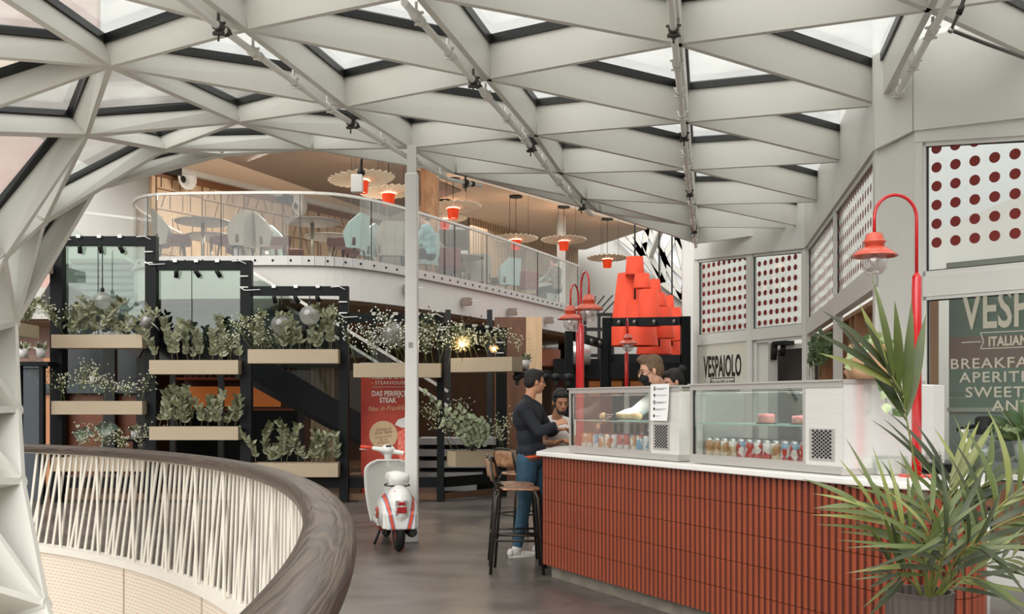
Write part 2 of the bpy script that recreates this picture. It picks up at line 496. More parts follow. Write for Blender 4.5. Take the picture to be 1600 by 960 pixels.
DEP = {'Z0': .18, 'Z1': .16, 'Z2': .18, 'Zm': .2, 'M': .2, 'Nn': .17, 'O': .17, 'P1': .2, 'P2': .24, 'A0': .25, 'A1': .27, 'A2': .26, 'A3': .26, 'Am': .25, 'X': .24, 'Q': .28}
def dep(k): return DEP.get(k, .30 if k[0] == 'B' else BD)
def solid_strip(mb, a, b, na, nb, w, h0, h1, k0=0, k1=0):
    d = (b-a).normalized()
    vs = []
    for p, n, kk in ((a, na, k0), (b, nb, k1)):
        r = d.cross(n).normalized()
        n2 = n
        for s1, hh in ((-1, h0), (1, h0), (1, h1), (-1, h1)): vs.append(p+r*(s1*w/2)+n2*(hh+kk))
    mb.add(vs, [(0,1,2,3),(7,6,5,4),(0,4,5,1),(1,5,6,2),(2,6,7,3),(3,7,4,0)], False)
def fix(mb):
    return mb
for a, b in ee:
    (pa, na), (pb, nb) = nodes[a], nodes[b]
    mb = MB(); solid_strip(mb, pa, pb, na, nb, .052, 0, 0)
    for q_ in (2, 3): mb.v[q_] += na*dep(a); mb.v[4+q_] += nb*dep(b)
    ob = mb.build('roof_beam', M_steelw, roof)
    g = MB(); solid_strip(g, pa, pb, na, nb, .10, 0, .075, dep(a), dep(b)); g.build('gasket', M_gasket, ob)
for k, (p, n) in nodes.items():
    mb = MB(); mb.tube([p+n*.002, p+n*dep(k)], .05, 10); mb.build('roof_node', M_steelw, roof)
def area_ok(t):
    p = [nodes[k][0] for k in t]
    return max((p[i]-p[j]).length for i in range(3) for j in range(3)) < 4.2
for t in sorted(tris):
    if not area_ok(t): continue
    p = [nodes[k][0]+nodes[k][1]*(dep(k)+.078) for k in t]
    n = (p[1]-p[0]).cross(p[2]-p[0]).normalized()*.012
    mb = MB(); mb.add([q for q in p]+[q+n for q in p], [(0, 1, 2), (5, 4, 3), (0, 3, 4, 1), (1, 4, 5, 2), (2, 5, 3, 0)])
    mb.build('roof_glass_pane', M_roofglass, roof)
# ================================================================ curved balustrade
rail = empty('curved_balustrade', (hole(radians(60)).x, hole(radians(60)).y, 0), 'curved balustrade of pale cords under a broad brown wooden handrail', 'railing')
M_rail = wood('dark_oiled_oak', '#33241c', '#75604f', 5, .32, (1, 1, 1), 2.5, bump=.25, coat=.35, contrast=(.3, .7))
def rail_mat():
    m = bpy.data.materials.new('oak_handrail'); m.use_nodes = True
    n = m.node_tree.nodes; l = m.node_tree.links; b = n['Principled BSDF']
    uv = n.new('ShaderNodeUVMap'); mp = n.new('ShaderNodeMapping'); mp.inputs['Scale'].default_value = (.26, 4.6, 1)
    l.new(uv.outputs[0], mp.inputs[0])
    nz = n.new('ShaderNodeTexNoise'); nz.inputs['Scale'].default_value = 1.6; nz.inputs['Detail'].default_value = 4; nz.inputs['Distortion'].default_value = .35
    l.new(mp.outputs[0], nz.inputs[0])
    wv = n.new('ShaderNodeMath'); wv.operation = 'MULTIPLY'; wv.inputs[1].default_value = 70
    l.new(nz.outputs[0], wv.inputs[0])
    sn = n.new('ShaderNodeMath'); sn.operation = 'SINE'; l.new(wv.outputs[0], sn.inputs[0])
    r = n.new('ShaderNodeValToRGB'); r.color_ramp.elements[0].position = .0; r.color_ramp.elements[0].color = (*lin('#1d130c'), 1)
    r.color_ramp.elements[1].position = .9; r.color_ramp.elements[1].color = (*lin('#443224'), 1)
    mr = n.new('ShaderNodeMapRange'); mr.inputs[1].default_value = -1; mr.inputs[2].default_value = 1
    l.new(sn.outputs[0], mr.inputs[0]); l.new(mr.outputs[0], r.inputs[0])
    n2 = n.new('ShaderNodeTexNoise'); n2.inputs['Scale'].default_value = 3; mp2 = n.new('ShaderNodeMapping'); mp2.inputs['Scale'].default_value = (1, 60, 1)
    l.new(uv.outputs[0], mp2.inputs[0]); l.new(mp2.outputs[0], n2.inputs[0])
    mx = n.new('ShaderNodeMixRGB'); mx.blend_type = 'MULTIPLY'; mx.inputs[0].default_value = .6
    l.new(r.outputs[0], mx.inputs[1]); l.new(n2.outputs[0], mx.inputs[2])
    g = n.new('ShaderNodeGamma'); g.inputs[1].default_value = .85; l.new(mx.outputs[0], g.inputs[0])
    l.new(g.outputs[0], b.inputs['Base Color'])
    b.inputs['Roughness'].default_value = .48; b.inputs['Coat Weight'].default_value = .12; b.inputs['Coat Roughness'].default_value = .22
    bp = n.new('ShaderNodeBump'); bp.inputs['Strength'].default_value = .25; bp.inputs['Distance'].default_value = .004
    l.new(sn.outputs[0], bp.inputs['Height']); l.new(bp.outputs[0], b.inputs['Normal'])
    return m
prof = []   # (offset across, z) rounded cross section
for k in range(20):
    a = 2*pi*k/20; c_, s__ = cos(a), sin(a)
    prof.append((-.022+.095*(abs(c_)**.6)*(1 if c_ > 0 else -1), .043*(abs(s__)**.6)*(1 if s__ > 0 else -1)))
mb = MB(); N = 170; T0, T1 = -24, 66
rings = []
for i in range(N+1):
    t = radians(T0+(T1-T0)*i/N)
    rings.append([V((*hole(t, .02+d), 1.045+z)) for d, z in prof])
vs = [p for r_ in rings for p in r_]; K = len(prof); fs = []
for i in range(N):
    for k in range(K): fs.append((i*K+k, i*K+(k+1) % K, (i+1)*K+(k+1) % K, (i+1)*K+k))
mb.add(vs, fs, True)
o = mb.build('handrail', rail_mat(), rail)
uvl = o.data.uv_layers.new(name='UVMap')
cum = [0]
for i in range(N): cum.append(cum[-1]+(rings[i+1][0]-rings[i][0]).length)
for pi_, p in enumerate(o.data.polygons):
    i, k = divmod(pi_, K)
    vv = ((cum[i], k/K), (cum[i], (k+1)/K), (cum[i+1], (k+1)/K), (cum[i+1], k/K))
    for li, q in zip(p.loop_indices, vv): uvl.data[li].uv = (q[0], q[1]*.66)
M_cord = mat('pale_cord', '#dcd6ca', .7, 0, .05)
s_pos = [T0]; tt = radians(-16); n = 0
# steps of equal arc length
ts = []
t = radians(-14)
while t < radians(63):
    ts.append(t); t += .108/sqrt((HA*sin(t))**2+(HB*cos(t))**2)
rnd = random.Random(3)
cords = []
for i, t in enumerate(ts):
    ph = (i % 7)/7.
    sl = .20+.24*(ph)            # lean along the ring
    dt = sl/sqrt((HA*sin(t))**2+(HB*cos(t))**2)
    for side in (0,):
        a = hole(t, .01); b = hole(t+dt, .01+.03)
        a3 = V((a.x, a.y, 1.01)); b3 = V((b.x, b.y, .02))
        cords.append((a3, b3))
    if i % 7 == 3:
        a = hole(t+.3*dt, -.02); b = hole(t+dt*.2, -.02)
        cords.append((V((a.x, a.y, 1.01)), V((b.x, b.y, .02))))
cords.sort(key=lambda ab: ab[0].length)
def cord(mb, a, b):
    c = (a+b)/2; out = V((c.x-HC.x, c.y-HC.y, 0)).normalized()
    mb.bar(a, b, .03, .012, up=out)
for a, b in cords[:98]:
    m_ = MB(); cord(m_, a, b); m_.build('cord', M_cord, rail)
m_ = MB()
for a, b in cords[98:]: cord(m_, a, b)
m_.build('cords', M_cord, rail, kind='stuff')
# steel flats carrying the handrail
mb = MB(); N = 80
for i in range(N):
    a, b = hole(radians(T0+(T1-T0)*i/N), .01), hole(radians(T0+(T1-T0)*(i+1)/N), .01)
    mb.bar((a.x, a.y, 1.0), (b.x, b.y, 1.0), .05, .02)
mb.build('under_rail_flat', mat('white_flat', '#cdc7bd', .5), rail)
# ================================================================ KIOSK (glazed pavilion)
K = [V((3.38, 18.8)), V((4.62, 16.0)), V((3.40, 9.5)), V((3.60, 9.12)), V((4.25, 8.42)), V((5.6, 7.0))]
ZT = [4.17, 3.96, 3.87, 3.94, 3.86, 3.6]    # fascia underside
def seg(p, q):
    d = (q-p).normalized(); n = V((-d.y, d.x))
    if n.dot(-(p+q)/2) < 0: n = -n       # towards the viewer
    return d, n
def at(p, q, s, z, off=0.):
    d, n = seg(p, q); r = p+d*s+n*off; return V((r.x, r.y, z))
def px_s(p, q, px):
    """distance along p->q where the image column is px (plan construction)"""
    k = (px-800)/FP; d = (q-p).normalized()
    return (k*p.y-p.x)/(d.x-k*d.y)
def slab(mb, p, q, s0, s1, z00, z01, z10, z11, th=.05, off=0.):
    """upright slab along p->q from s0 to s1; bottoms z00,z10 tops z01,z11 at each end"""
    vs = []
    for o_ in (off, off-th):
        vs += [at(p, q, s0, z00, o_), at(p, q, s1, z10, o_), at(p, q, s1, z11, o_), at(p, q, s0, z01, o_)]
    return mb.add(vs, [(0,1,2,3),(7,6,5,4),(0,4,5,1),(1,5,6,2),(2,6,7,3),(3,7,4,0)], False)
M_dot = mat('oxblood_vinyl_dot', '#7f1f17', .45, 0, .1, 2)
M_ink = mat('dark_brown_lettering', '#2b2320', .5)
M_cream = mat('cream_vinyl_lettering', '#b5af9e', .6)
def frame_rect(mb, p, q, s0, s1, z00, z01, z10, z11, w=.05, th=.07, off=.02):
    slab(mb, p, q, s0, s0+w, z00, z01, z00, z01, th, off)
    slab(mb, p, q, s1-w, s1, z10, z11, z10, z11, th, off)
    slab(mb, p, q, s0, s1, z00, z00+w, z10, z10+w, th, off)
    slab(mb, p, q, s0, s1, z01-w, z01, z11-w, z11, th, off)
wn = [0]
def window(p, q, s0, s1, z00, z01, z10, z11, w=.045, glass=None, dots=None):
    wn[0] += 1
    base = at(p, q, (s0+s1)/2, 0)
    e = empty(f'window_{wn[0]}', base, kind='structure')
    mb = MB(); frame_rect(mb, p, q, s0, s1, z00, z01, z10, z11, w); mb.build('window_frame', M_kioskframe, e)
    mb = MB(); mb2 = MB()
    slab(mb, p, q, s0+w, s1-w, z00+w, z01-w, z10+w, z11-w, .012, -.01); gl = mb.build('pane', glass or M_glass, e)
    # black seal
    mb = MB(); frame_rect(mb, p, q, s0+w-.004, s1-w+.004, z00+w-.004, z01-w+.004, z10+w-.004, z11-w+.004, .014, .02, .0); mb.build('seal', M_gasket, e)
    if dots:
        ss0, zz0, pitch, rad, zp = dots
        mb = MB(); d, n = seg(p, q); s = ss0
        while s < s1-w-.01:
            f_ = (s-s0)/(s1-s0); zt = z01+(z11-z01)*f_-w; zb = z00+(z10-z00)*f_+w
            z = zz0
            while z < zt+rad:
                if z > zb-rad*.2 and s > s0+w+rad*.3:
                    c = at(p, q, s, z, .004); pts = []
                    for k in range(20):
                        a = 2*pi*k/20; zz = min(max(z+rad*sin(a), zb), zt)
                        ssx = min(max(s+rad*cos(a), s0+w), s1-w)
                        pts.append(at(p, q, ssx, zz, .004))
                    mb.add(pts, [tuple(range(20))], False)
                z += zp
            s += pitch
        mb.build('dot_pattern', M_dot, gl)
    return e
def run(p, q, cuts, rail_lo, rail_hi): pass
# ---- fascia band above everything (follows the roof)
mb = MB()
for i in range(len(K)-1):
    L = (K[i+1]-K[i]).length
    slab(mb, K[i], K[i+1], 0, L, ZT[i], 4.78, ZT[i+1], 4.78, .10, .05)
mb.build('trim_4', M_kioskframe, kind='structure', origin=(4, 12, 0))
# ---- left facade K0-K1
p, q = K[0], K[1]; L01 = (q-p).length
def zt01(s): return ZT[0]+(ZT[1]-ZT[0])*s/L01
s_mul0 = px_s(p, q, 1092); s_m1 = px_s(p, q, 1170); s_m2 = px_s(p, q, 1175); s_e = px_s(p, q, 1258)
rail_z = 2.72
mb = MB()
slab(mb, p, q, -.05, .08, 0, ZT[0], 0, ZT[0], .12, .03)
slab(mb, p, q, s_m1-.03, s_m2+.03, 0, zt01(s_m1), 0, zt01(s_m2), .10, .03)
slab(mb, p, q, L01-.10, L01+.03, 0, zt01(L01), 0, zt01(L01), .10, .03)
slab(mb, p, q, 0, L01, rail_z-.12, rail_z+.02, rail_z-.12, rail_z+.02, .10, .025)
slab(mb, p, q, 0, s_m1, .0, .9, .0, .9, .06, .01)
mb.build('wall_kiosk_left', M_kioskframe, kind='structure', origin=(4, 17.4, 0))
window(p, q, .06, s_m1, rail_z+.02, zt01(.06), rail_z+.02, zt01(s_m1), .05, None, (px_s(p, q, 1100), 1.5+(634-516.5)/FP*(18.55), (px_s(p, q, 1165)-px_s(p, q, 1100))/8, .046, .165))
window(p, q, s_m2, L01-.08, rail_z+.02, zt01(s_m2), rail_z+.02, zt01(L01), .05, None, (px_s(p, q, 1178), 1.5+(634-507)/FP*(17.3)-.0, (px_s(p, q, 1253)-px_s(p, q, 1178))/8, .046, .165))
# VESPAIOLO sign board in the lower left field
sb = empty('shop_sign_board', at(p, q, .7, 0), 'pale sign board with tall dark lettering in the left kiosk facade below the dotted window', 'sign')
mb = MB(); slab(mb, p, q, .09, s_m1-.04, .92, rail_z-.13, .92, rail_z-.13, .03, .0); mb.build('board', mat('pale_board', '#d6d2c4', .6), sb)
d01, n01 = seg(p, q); u3 = V((d01.x, d01.y, 0)); up3 = V((0, 0, 1))
mb = MB()
wB = s_m1-.04-.09; cx_ = .09+wB/2
text_mb(mb, 'VESPAIOLO', at(p, q, cx_, 2.02, .006), u3, up3, .52, .42, .012, 1.0, 'CENTER')
text_mb(mb, 'ITALIAN DELI & BAR', at(p, q, cx_, 1.84, .006), u3, up3, .15, .52, .002, 1.0, 'CENTER')
for z in (1.80, 1.98): slab(mb, p, q, cx_-.36, cx_+.36, z, z+.012, z, z+.012, .004, .006)
for s_ in (-.36, .35): slab(mb, p, q, cx_+s_, cx_+s_+.012, 1.80, 1.99, 1.80, 1.99, .004, .006)
for s_ in (-.52, .38): slab(mb, p, q, cx_+s_, cx_+s_+.13, 1.885, 1.90, 1.885, 1.90, .004, .006)
text_mb(mb, 'BREAKFAST & LUNCH', at(p, q, cx_, 1.58, .006), u3, up3, .13, .72, .002, 1.1, 'CENTER')
mb.build('lettering', M_ink, sb)
# service hatch frame + dark roller screen in the right field
e = empty('door_1', at(p, q, (s_m2+L01)/2, 0), kind='structure')
sA = px_s(p, q, 1182); sB = px_s(p, q, 1196); zh = rail_z-.11
mb = MB(); slab(mb, p, q, s_m2+.05, sA, 0, zh, 0, zh, .05, .0); slab(mb, p, q, s_m2+.05, L01-.1, zh-.06, zh, zh-.06, zh, .05, .0)
slab(mb, p, q, sA, sB, 0, zh-.06, 0, zh-.06, .2, -.05)
mb.build('door_frame', M_kioskframe, e)
mb = MB(); slab(mb, p, q, s_m2-.5, L01+.1, 0, 2.44, 0, 2.44, .03, -.42); mb.build('dark_screen', mat('dark_brown_screen', '#3b3633', .5, 0, .1), e)
mb = MB(); slab(mb, p, q, s_m2-.5, L01+.1, 2.44, 2.52, 2.44, 2.52, .08, -.40); mb.build('screen_box', M_kioskframe, e)
tl = empty('track_light', at(p, q, sB+.12, 2.42, -.25), 'black track spotlight inside the kiosk hatch above the dark screen', 'light')
mb = MB(); c_ = at(p, q, sB+.08, 2.44, -.25); mb.mm(c_-V((.12, .1, -.06)), c_+V((.2, .1, .13))); mb.build('rail_mount', M_blackm, tl)
mb = MB(); mb.tube([c_+V((-.1, 0, .1)), c_+V((-.12, 0, -.18))], .05, 12); mb.tube([c_+V((.05, 0, .1)), c_+V((.02, 0, -.12))], .045, 12); mb.build('lamp_head', M_blackm, tl)
# ---- glazed side wall K1-K2
p, q = K[1], K[2]; L12 = (q-p).length
def zt12(s): return ZT[1]+(ZT[2]-ZT[1])*s/L12
sm = px_s(p, q, 1306.5); rz = 2.76
mb = MB()
slab(mb, p, q, -.03, .16, 0, zt12(0), 0, zt12(0), .12, .03)
slab(mb, p, q, sm-.06, sm+.06, 0, zt12(sm), 0, zt12(sm), .10, .03)
slab(mb, p, q, L12-.14, L12, 0, zt12(L12), 0, zt12(L12), .12, .03)
slab(mb, p, q, 0, L12, rz-.16, rz+.02, rz-.16, rz+.02, .10, .025)
slab(mb, p, q, 0, L12, 0, 1.0, 0, 1.0, .08, .02)
mb.build('wall_kiosk_side', M_kioskframe, kind='structure', origin=(4, 12.7, 0))
window(p, q, .14, sm-.05, rz+.02, zt12(.1), rz+.02, zt12(sm), .06, None, (.35, 2.95, .165, .046, .165))
window(p, q, sm+.05, L12-.12, rz+.02, zt12(sm), rz+.02, zt12(L12), .06, None, (sm+.2, 2.95, .165, .046, .165))
# wooden shelf unit standing in the open bays
M_oak = wood('light_brown_oak', '#94694a', '#b98a64', 4, .5, (1, 1, .15), 1.2)
sh = empty('open_shelf_unit', at(p, q, L12/2, 0), 'brown wooden open shelf unit behind the slanting kiosk glass', 'shelf')
dep_ = .42
def shelf_part(name, s0, s1, z0, z1, o1=-.14, th=dep_):
    m_ = MB(); slab(m_, p, q, s0, s1, z0, z1, z0, z1, th, o1); m_.build(name, M_oak, sh)
shelf_part('top_board', .2, L12-.16, 2.56, 2.61)
shelf_part('plinth', .2, L12-.16, .0, .95)
for s_ in (.2, sm-.7, sm+.1, sm+.55, L12-.2): shelf_part('upright', s_, s_+.045, .95, 2.56)
shelf_part('shelf', sm+.145, sm+.55, 2.02, 2.06); shelf_part('shelf', sm-.655, sm+.1, 1.98, 2.02)
m_ = MB(); slab(m_, p, q, .2, sm+.9, .95, 2.56, .95, 2.56, .02, -.14-dep_); m_.build('back_board', M_oak, sh)
# ---- corner pillar K2-K3 and front facade K3-K4-K5
mb = MB(); p, q = K[2], K[3]; L_ = (q-p).length
slab(mb, p, q, -.02, L_*.55, 0, ZT[2], 0, ZT[2]+.03, .10, .0)
slab(mb, p, q, L_*.57, L_+.02, 0, ZT[2]+.03, 0, ZT[3], .10, .01)
mb.build('wall_kiosk_corner', M_kioskframe, kind='structure', origin=(3.5, 9.3, 0))
p, q = K[3], K[5]; L35 = (q-p).length; L34 = (K[4]-K[3]).length
def zt35(s): return 3.94+(3.70-3.94)*s/1.9
mb = MB()
slab(mb, p, q, 0, .07, 0, zt35(0), 0, zt35(0), .10, .03)
slab(mb, p, q, 0, L35, 2.46, 2.64, 2.46, 2.64, .10, .03)
slab(mb, p, q, 0, L35, zt35(0)-.10, zt35(0)+.1, zt35(L35)-.1, zt35(L35)+.1, .09, .035)
slab(mb, p, q, 1.55, 1.62, 0, zt35(1.5), 0, zt35(1.5), .1, .03)
mb.build('wall_kiosk_front', M_kioskframe, kind='structure', origin=(4.2, 8.4, 0))
s_d0 = px_s(p, q, 1435)
window(p, q, .05, 1.57, 2.64, zt35(0)-.1, 2.64, zt35(1.5)-.1, .045, None, (s_d0, 2.93, .165, .046, .165))
e = window(p, q, .05, 1.57, .88, 2.48, .88, 2.48, .05)
d35, n35 = seg(p, q); u3 = V((d35.x, d35.y, 0))
mb = MB()
def tpos(px, z): return at(p, q, px_s(p, q, px), z, .012)
def zpx(px, py):
    s = px_s(p, q, px); P_ = at(p, q, s, 0); return EYE+(634-py)/FP*P_.y
text_mb(mb, 'VESPAIOLO', tpos(1504, zpx(1504, 514)), u3, up3, .46, .58, .008, 1.0)
text_mb(mb, 'ITALIAN DELI & BAR', tpos(1545, zpx(1545, 541)), u3, up3, .11, .75, .004, 1.05)
z_ = zpx(1540, 534)
for dz in (.075, -.06):
    a, b = tpos(1533, z_+dz), tpos(1700, z_+dz); mb.bar(a, b, .003, .008)
mb.bar(tpos(1503, z_), tpos(1534, z_), .003, .008)
mb.bar(tpos(1533, z_+.075), tpos(1538, z_), .003, .008); mb.bar(tpos(1538, z_), tpos(1533, z_-.06), .003, .008)
for tx, px, py in (('BREAKFAST', 1485, 577), ('APERITIVO', 1500, 598), ('SWEETS', 1509, 621), ('ANTIPASTI', 1551, 642)):
    text_mb(mb, tx, tpos(px, zpx(px, py)), u3, up3, .125, 1.15, .0012, 1.12)
mb.build('lettering', M_cream, e)
# banded screen standing inside behind the front glass
fs_ = empty('banded_screen', (4.35, 9.6, 0), 'greenish grey banded roller screen behind the kiosk front glass', 'screen')
def isl(name, z0, z1, hexc, off=-.9, s0=-.1, s1=.86):
    m_ = MB(); slab(m_, p, q, s0, s1, z0, z1, z0, z1, .03, off); m_.build(name, mat('screen_'+name, hexc, .6), fs_)
isl('upper_band', 2.15, 2.75, '#788a7e'); isl('middle_band', 1.85, 2.15, '#8c786f'); isl('lower_band', 1.48, 1.85, '#788a7e'); isl('bottom_band', .5, 1.44, '#93a09b')
isl('top_box', 2.75, 2.86, '#9a9f97', -.84); isl('cross_rail', 1.44, 1.48, '#a9aca3', -.86)
# back wall of the kiosk interior and its floor platform
mb = MB(); mb.prism([(3.5, 18.6), (4.72, 16.0), (3.55, 9.55), (3.75, 9.2), (5.6, 7.25), (12, 8), (12, 19)], 0, .05); mb.build('floor_kiosk', mat('kiosk_floor', '#a9a49c', .5), kind='structure')
mb = MB(); mb.mm((8.2, 7.5, 0), (8.3, 20, 4.9)); mb.mm((3.5, 21, 0), (8.3, 21.1, 4.9)); mb.build('wall_kiosk_back', M_white, kind='structure')
# ================================================================ COUNTER
CD = V((.446, -.895)); CN = V((.895, .446))       # along the front (towards the viewer), inwards
CA = V((.21, 8.95))
def cpt(s, n, z=0.): r = CA+CD*s+CN*n; return V((r.x, r.y, z))
ctr = empty('bar_counter', (1.3, 7.3, 0), 'long bar counter clad in ribbed terracotta tiles with a white stone worktop', 'counter')
CB = CA+CD*3.92
outline = [CA, CB]+[V(a) for a in ((2.03, 5.36), (2.14, 5.28), (2.28, 5.25), (2.42, 5.29), (2.56, 5.42), (2.70, 5.70), (2.80, 6.05), (2.74, 6.35))]
inner = [V((2.45, 6.45)), V((2.35, 6.3)), CB+CN*.78, CA+CN*.78+CD*.25]
left = [V((1.25, 9.65)), V((1.2, 10.25)), V((.75, 10.3)), V((.52, 10.2)), V((.42, 10.0))]
top = outline+inner+left
mb = MB(); mb.prism([(a.x, a.y) for a in top], 1.06, 1.10)
bevel(mb.build('worktop', mat('white_quartz', '#e9e7e2', .25, 0, .03, 3), ctr), .008)
# ribbed tile skin follows an inset line
def offset_poly(pts, d):
    out = []
    for i, p in enumerate(pts):
        a = (p-pts[i-1]).normalized() if i else (pts[1]-p).normalized()
        b = (pts[i+1]-p).normalized() if i < len(pts)-1 else a
        t = (a+b).normalized(); n = V((-t.y, t.x))
        out.append(p+n*d/max(.5, n.dot(V((-a.y, a.x)))))
    return out
path = [V((.42, 9.9)), V((.30, 9.35)), CA, CB]+outline[2:]
front = offset_poly(path, .07)
def resample(pts, step):
    out = [pts[0]]; acc = 0
    for a, b in zip(pts, pts[1:]):
        L = (b-a).length; d = (b-a)/L if L else V((0, 0)); s = step-acc
        while s <= L: out.append(a+d*s); s += step
        acc = (acc+L) % step
    return out
RIB = .055
line = resample(front, RIB)
M_grout = mat('dark_red_grout', '#5a2412', .8)
M_tile = mat('glazed_terracotta', '#964324', .26, 0, .1, 3, hex2='#893b20', coat=.35)
for r_ in range(5):
    z0 = .115+r_*.1895; z1 = z0+.186
    vs = []; mb = MB(); prs = []
    for i in range(len(line)-1):
        a, b = line[i], line[i+1]; d = (b-a).normalized(); n = V((d.y, -d.x))
        for k in range(9):
            t = k/9
            prs.append(a+(b-a)*t+n*(.021*sqrt(max(0, 1-(2*(t-.17)/.83-1)**2)) if t > .17 else -.014))
    prs.append(line[-1]); n_ = len(prs)
    for z in (z0, z1):
        ins = 0
        for i, p_ in enumerate(prs):
            a = prs[max(0, i-1)]; b = prs[min(n_-1, i+1)]; d = (b-a).normalized() if (b-a).length > 0 else V((1, 0)); n = V((d.y, -d.x))
            vs.append(V((p_.x-n.x*ins, p_.y-n.y*ins, z)))
    fs = [(j*n_+i, j*n_+i+1, (j+1)*n_+i+1, (j+1)*n_+i) for j in range(1) for i in range(n_-1)]
    mb.add(vs, fs, True); mb.mi = [1 if (k_ % 9) in (0, 1, 8) else 0 for k_ in range(len(fs))]; mb.build('ribbed_tile_course', [M_tile, M_grout], ctr)
core = offset_poly(path, .085)
def band(name, pts, back, z0, z1, m):
    b_ = offset_poly(pts, back); mb = MB()
    for i in range(len(pts)-1):
        a, b, c, d = pts[i], pts[i+1], b_[i+1], b_[i]
        mb.add([(a.x,a.y,z0),(b.x,b.y,z0),(c.x,c.y,z0),(d.x,d.y,z0),(a.x,a.y,z1),(b.x,b.y,z1),(c.x,c.y,z1),(d.x,d.y,z1)], [(0,3,2,1),(4,5,6,7),(0,1,5,4),(1,2,6,5),(2,3,7,6),(3,0,4,7)], False)
    return mb.build(name, m, ctr)
band('core_wall', core, .1, .11, 1.055, mat('dark_grout', '#4c2318', .8))
band('plinth', offset_poly(path, .13), .1, 0, .115, mat('concrete_plinth', '#7d766a', .7, 0, .3, 5))
mb = MB()
a, b, c, d = cpt(.3, .3), cpt(3.7, .3), cpt(3.7, .72), cpt(.3, .72)
mb.prism([(v.x, v.y) for v in (a, b, c, d)], .1, 1.055); mb.build('back_cabinet', mat('grey_cabinet', '#8f8b85', .5), ctr)

# ---------------------------------------------------------------- refrigerated display cases
M_alu = mat('satin_stainless', '#c9c6c1', .3, .5, .05, 6, stretch=(1, 1, 14))
M_alu2 = mat('satin_stainless_panel', '#e2e0db', .35, .25, .04, 6, stretch=(1, 1, 14))
M_mesh = mat('vent_void', '#0c0c0d', .8)
def s_px(px, n):
    o = CA+CN*n; k = (px-800)/FP; return (k*o.y-o.x)/(CD.x-k*CD.y)
N0 = .10; CW = .58
def case(name, label, s0, s1, sv, zt=1.645):
    e = empty(name, cpt((s0+s1)/2, N0+CW/2, 1.10), label, 'display case')
    def bx(nm, a0, a1, n0, n1, z0, z1, m, pr=e):
        mb = MB(); ps = [cpt(a0, n0), cpt(a1, n0), cpt(a1, n1), cpt(a0, n1)]
        mb.prism([(v.x, v.y) for v in ps], z0, z1); return mb.build(nm, m, pr)
    N1 = N0+CW
    bx('base_tray', s0, s1, N0, N1, 1.105, 1.15, M_alu)
    mb = MB()
    for a0, a1, n0, n1, z0, z1 in ((s0, s1, N0, N0+.03, zt-.045, zt-.012), (s0, s0+.03, N0, N0+.03, 1.15, zt-.045), (sv-.02, sv, N0, N0+.03, 1.15, zt-.045), (s0, s0+.03, N1-.03, N1, 1.15, zt-.045), (s0, s1, N1-.03, N1, zt-.045, zt-.012), (s0, sv, N0+.002, N0+.02, 1.15, 1.165)):
        ps = [cpt(a0, n0), cpt(a1, n0), cpt(a1, n1), cpt(a0, n1)]; mb.prism([(v.x, v.y) for v in ps], z0, z1)
    mb.build('frame', M_alu, e)
    mb = MB(); ps = [cpt(s0-.012, N0-.012), cpt(s1+.0, N0-.012), cpt(s1+.0, N1+.01), cpt(s0-.012, N1+.01)]
    mb.prism([(v.x, v.y) for v in ps], zt-.012, zt); mb.build('top_plate', M_alu, e)
    bx('compressor_housing', sv, s1, N0+.006, N1-.005, 1.15, zt-.045, M_alu2)
    bx('front_glass', s0+.03, sv-.02, N0+.012, N0+.016, 1.165, zt-.045, M_glass)
    bx('side_glass', s0+.012, s0+.016, N0+.03, N1-.03, 1.15, zt-.045, M_glass)
    if zt > 1.646: bx('rear_glass', s0+.03, sv-.02, N1-.016, N1-.012, 1.15, zt-.045, M_glass)
    bx('glass_shelf', s0+.03, sv-.02, N0+.05, N1-.06, 1.372, 1.38, mat('green_glass_edge', '#9fc4b6', .1, 0, .02))
    bx('seal', s0+.03, s0+.045, N0+.006, N0+.011, 1.165, zt-.045, M_gasket)
    # lozenge vent grille
    vs0, vs1 = sv+.035, sv+.035+.205
    vb = MB(); ps = (vs0, vs1); zg0, zg1 = 1.18, 1.365
    v_ = bx('vent_grille', vs0, vs1, N0+.0, N0+.005, zg0, zg1, M_alu)
    mb = MB(); cols, rows = 5, 8
    for r in range(rows*2-1):
        for c in range(cols if r % 2 == 0 else cols-1):
            ss = vs0+.015+(c+.5+(0 if r % 2 == 0 else .5))*(vs1-vs0-.03)/cols; zz = zg0+.012+(r+.5)*(zg1-zg0-.02)/(rows*2-1)
            dw, dh = (vs1-vs0-.03)/cols/2*.76, (zg1-zg0-.02)/(rows*2-1)*.76
            mb.add([cpt(ss-dw, N0-.0012, zz), cpt(ss, N0-.0012, zz-dh), cpt(ss+dw, N0-.0012, zz), cpt(ss, N0-.0012, zz+dh)], [(0, 1, 2, 3)], False)
    mb.build('vent_holes', M_mesh, v_)
    la = light('AREA', 'case_fill_light', cpt((s0+sv)/2, N0+CW/2, zt-.06), 3.5, (1, .97, .92), (sv-s0-.2, .2), rot=(0, 0, atan2(CD.y, CD.x)))  # added fill that brightens the case interior, no fitting modelled
    return e
sa0 = s_px(889, N0); sa1 = s_px(1060, N0); sav = s_px(1016, N0)
sb0 = s_px(1078, N0); sb1 = s_px(1316, N0); sbv = s_px(1258, N0)
case('display_case', 'left stainless refrigerated display case with paper notice and cans', sa0, sa1, sav)
case('display_case', 'right stainless refrigerated display case with jars in front of the pothos pot', sb0, sb1, sbv, 1.65)
# bridging back panel between the cases
mb = MB(); ps = [cpt(sa1+.002, N0+.12), cpt(sb0-.014, N0+.12), cpt(sb0-.014, N0+.14), cpt(sa1+.002, N0+.14)]
mb.prism([(v.x, v.y) for v in ps], 1.105, 1.63); o = mb.build('splash_panel', M_alu2); tag(o, 'narrow white metal panel closing the gap between the two display cases', 'panel')
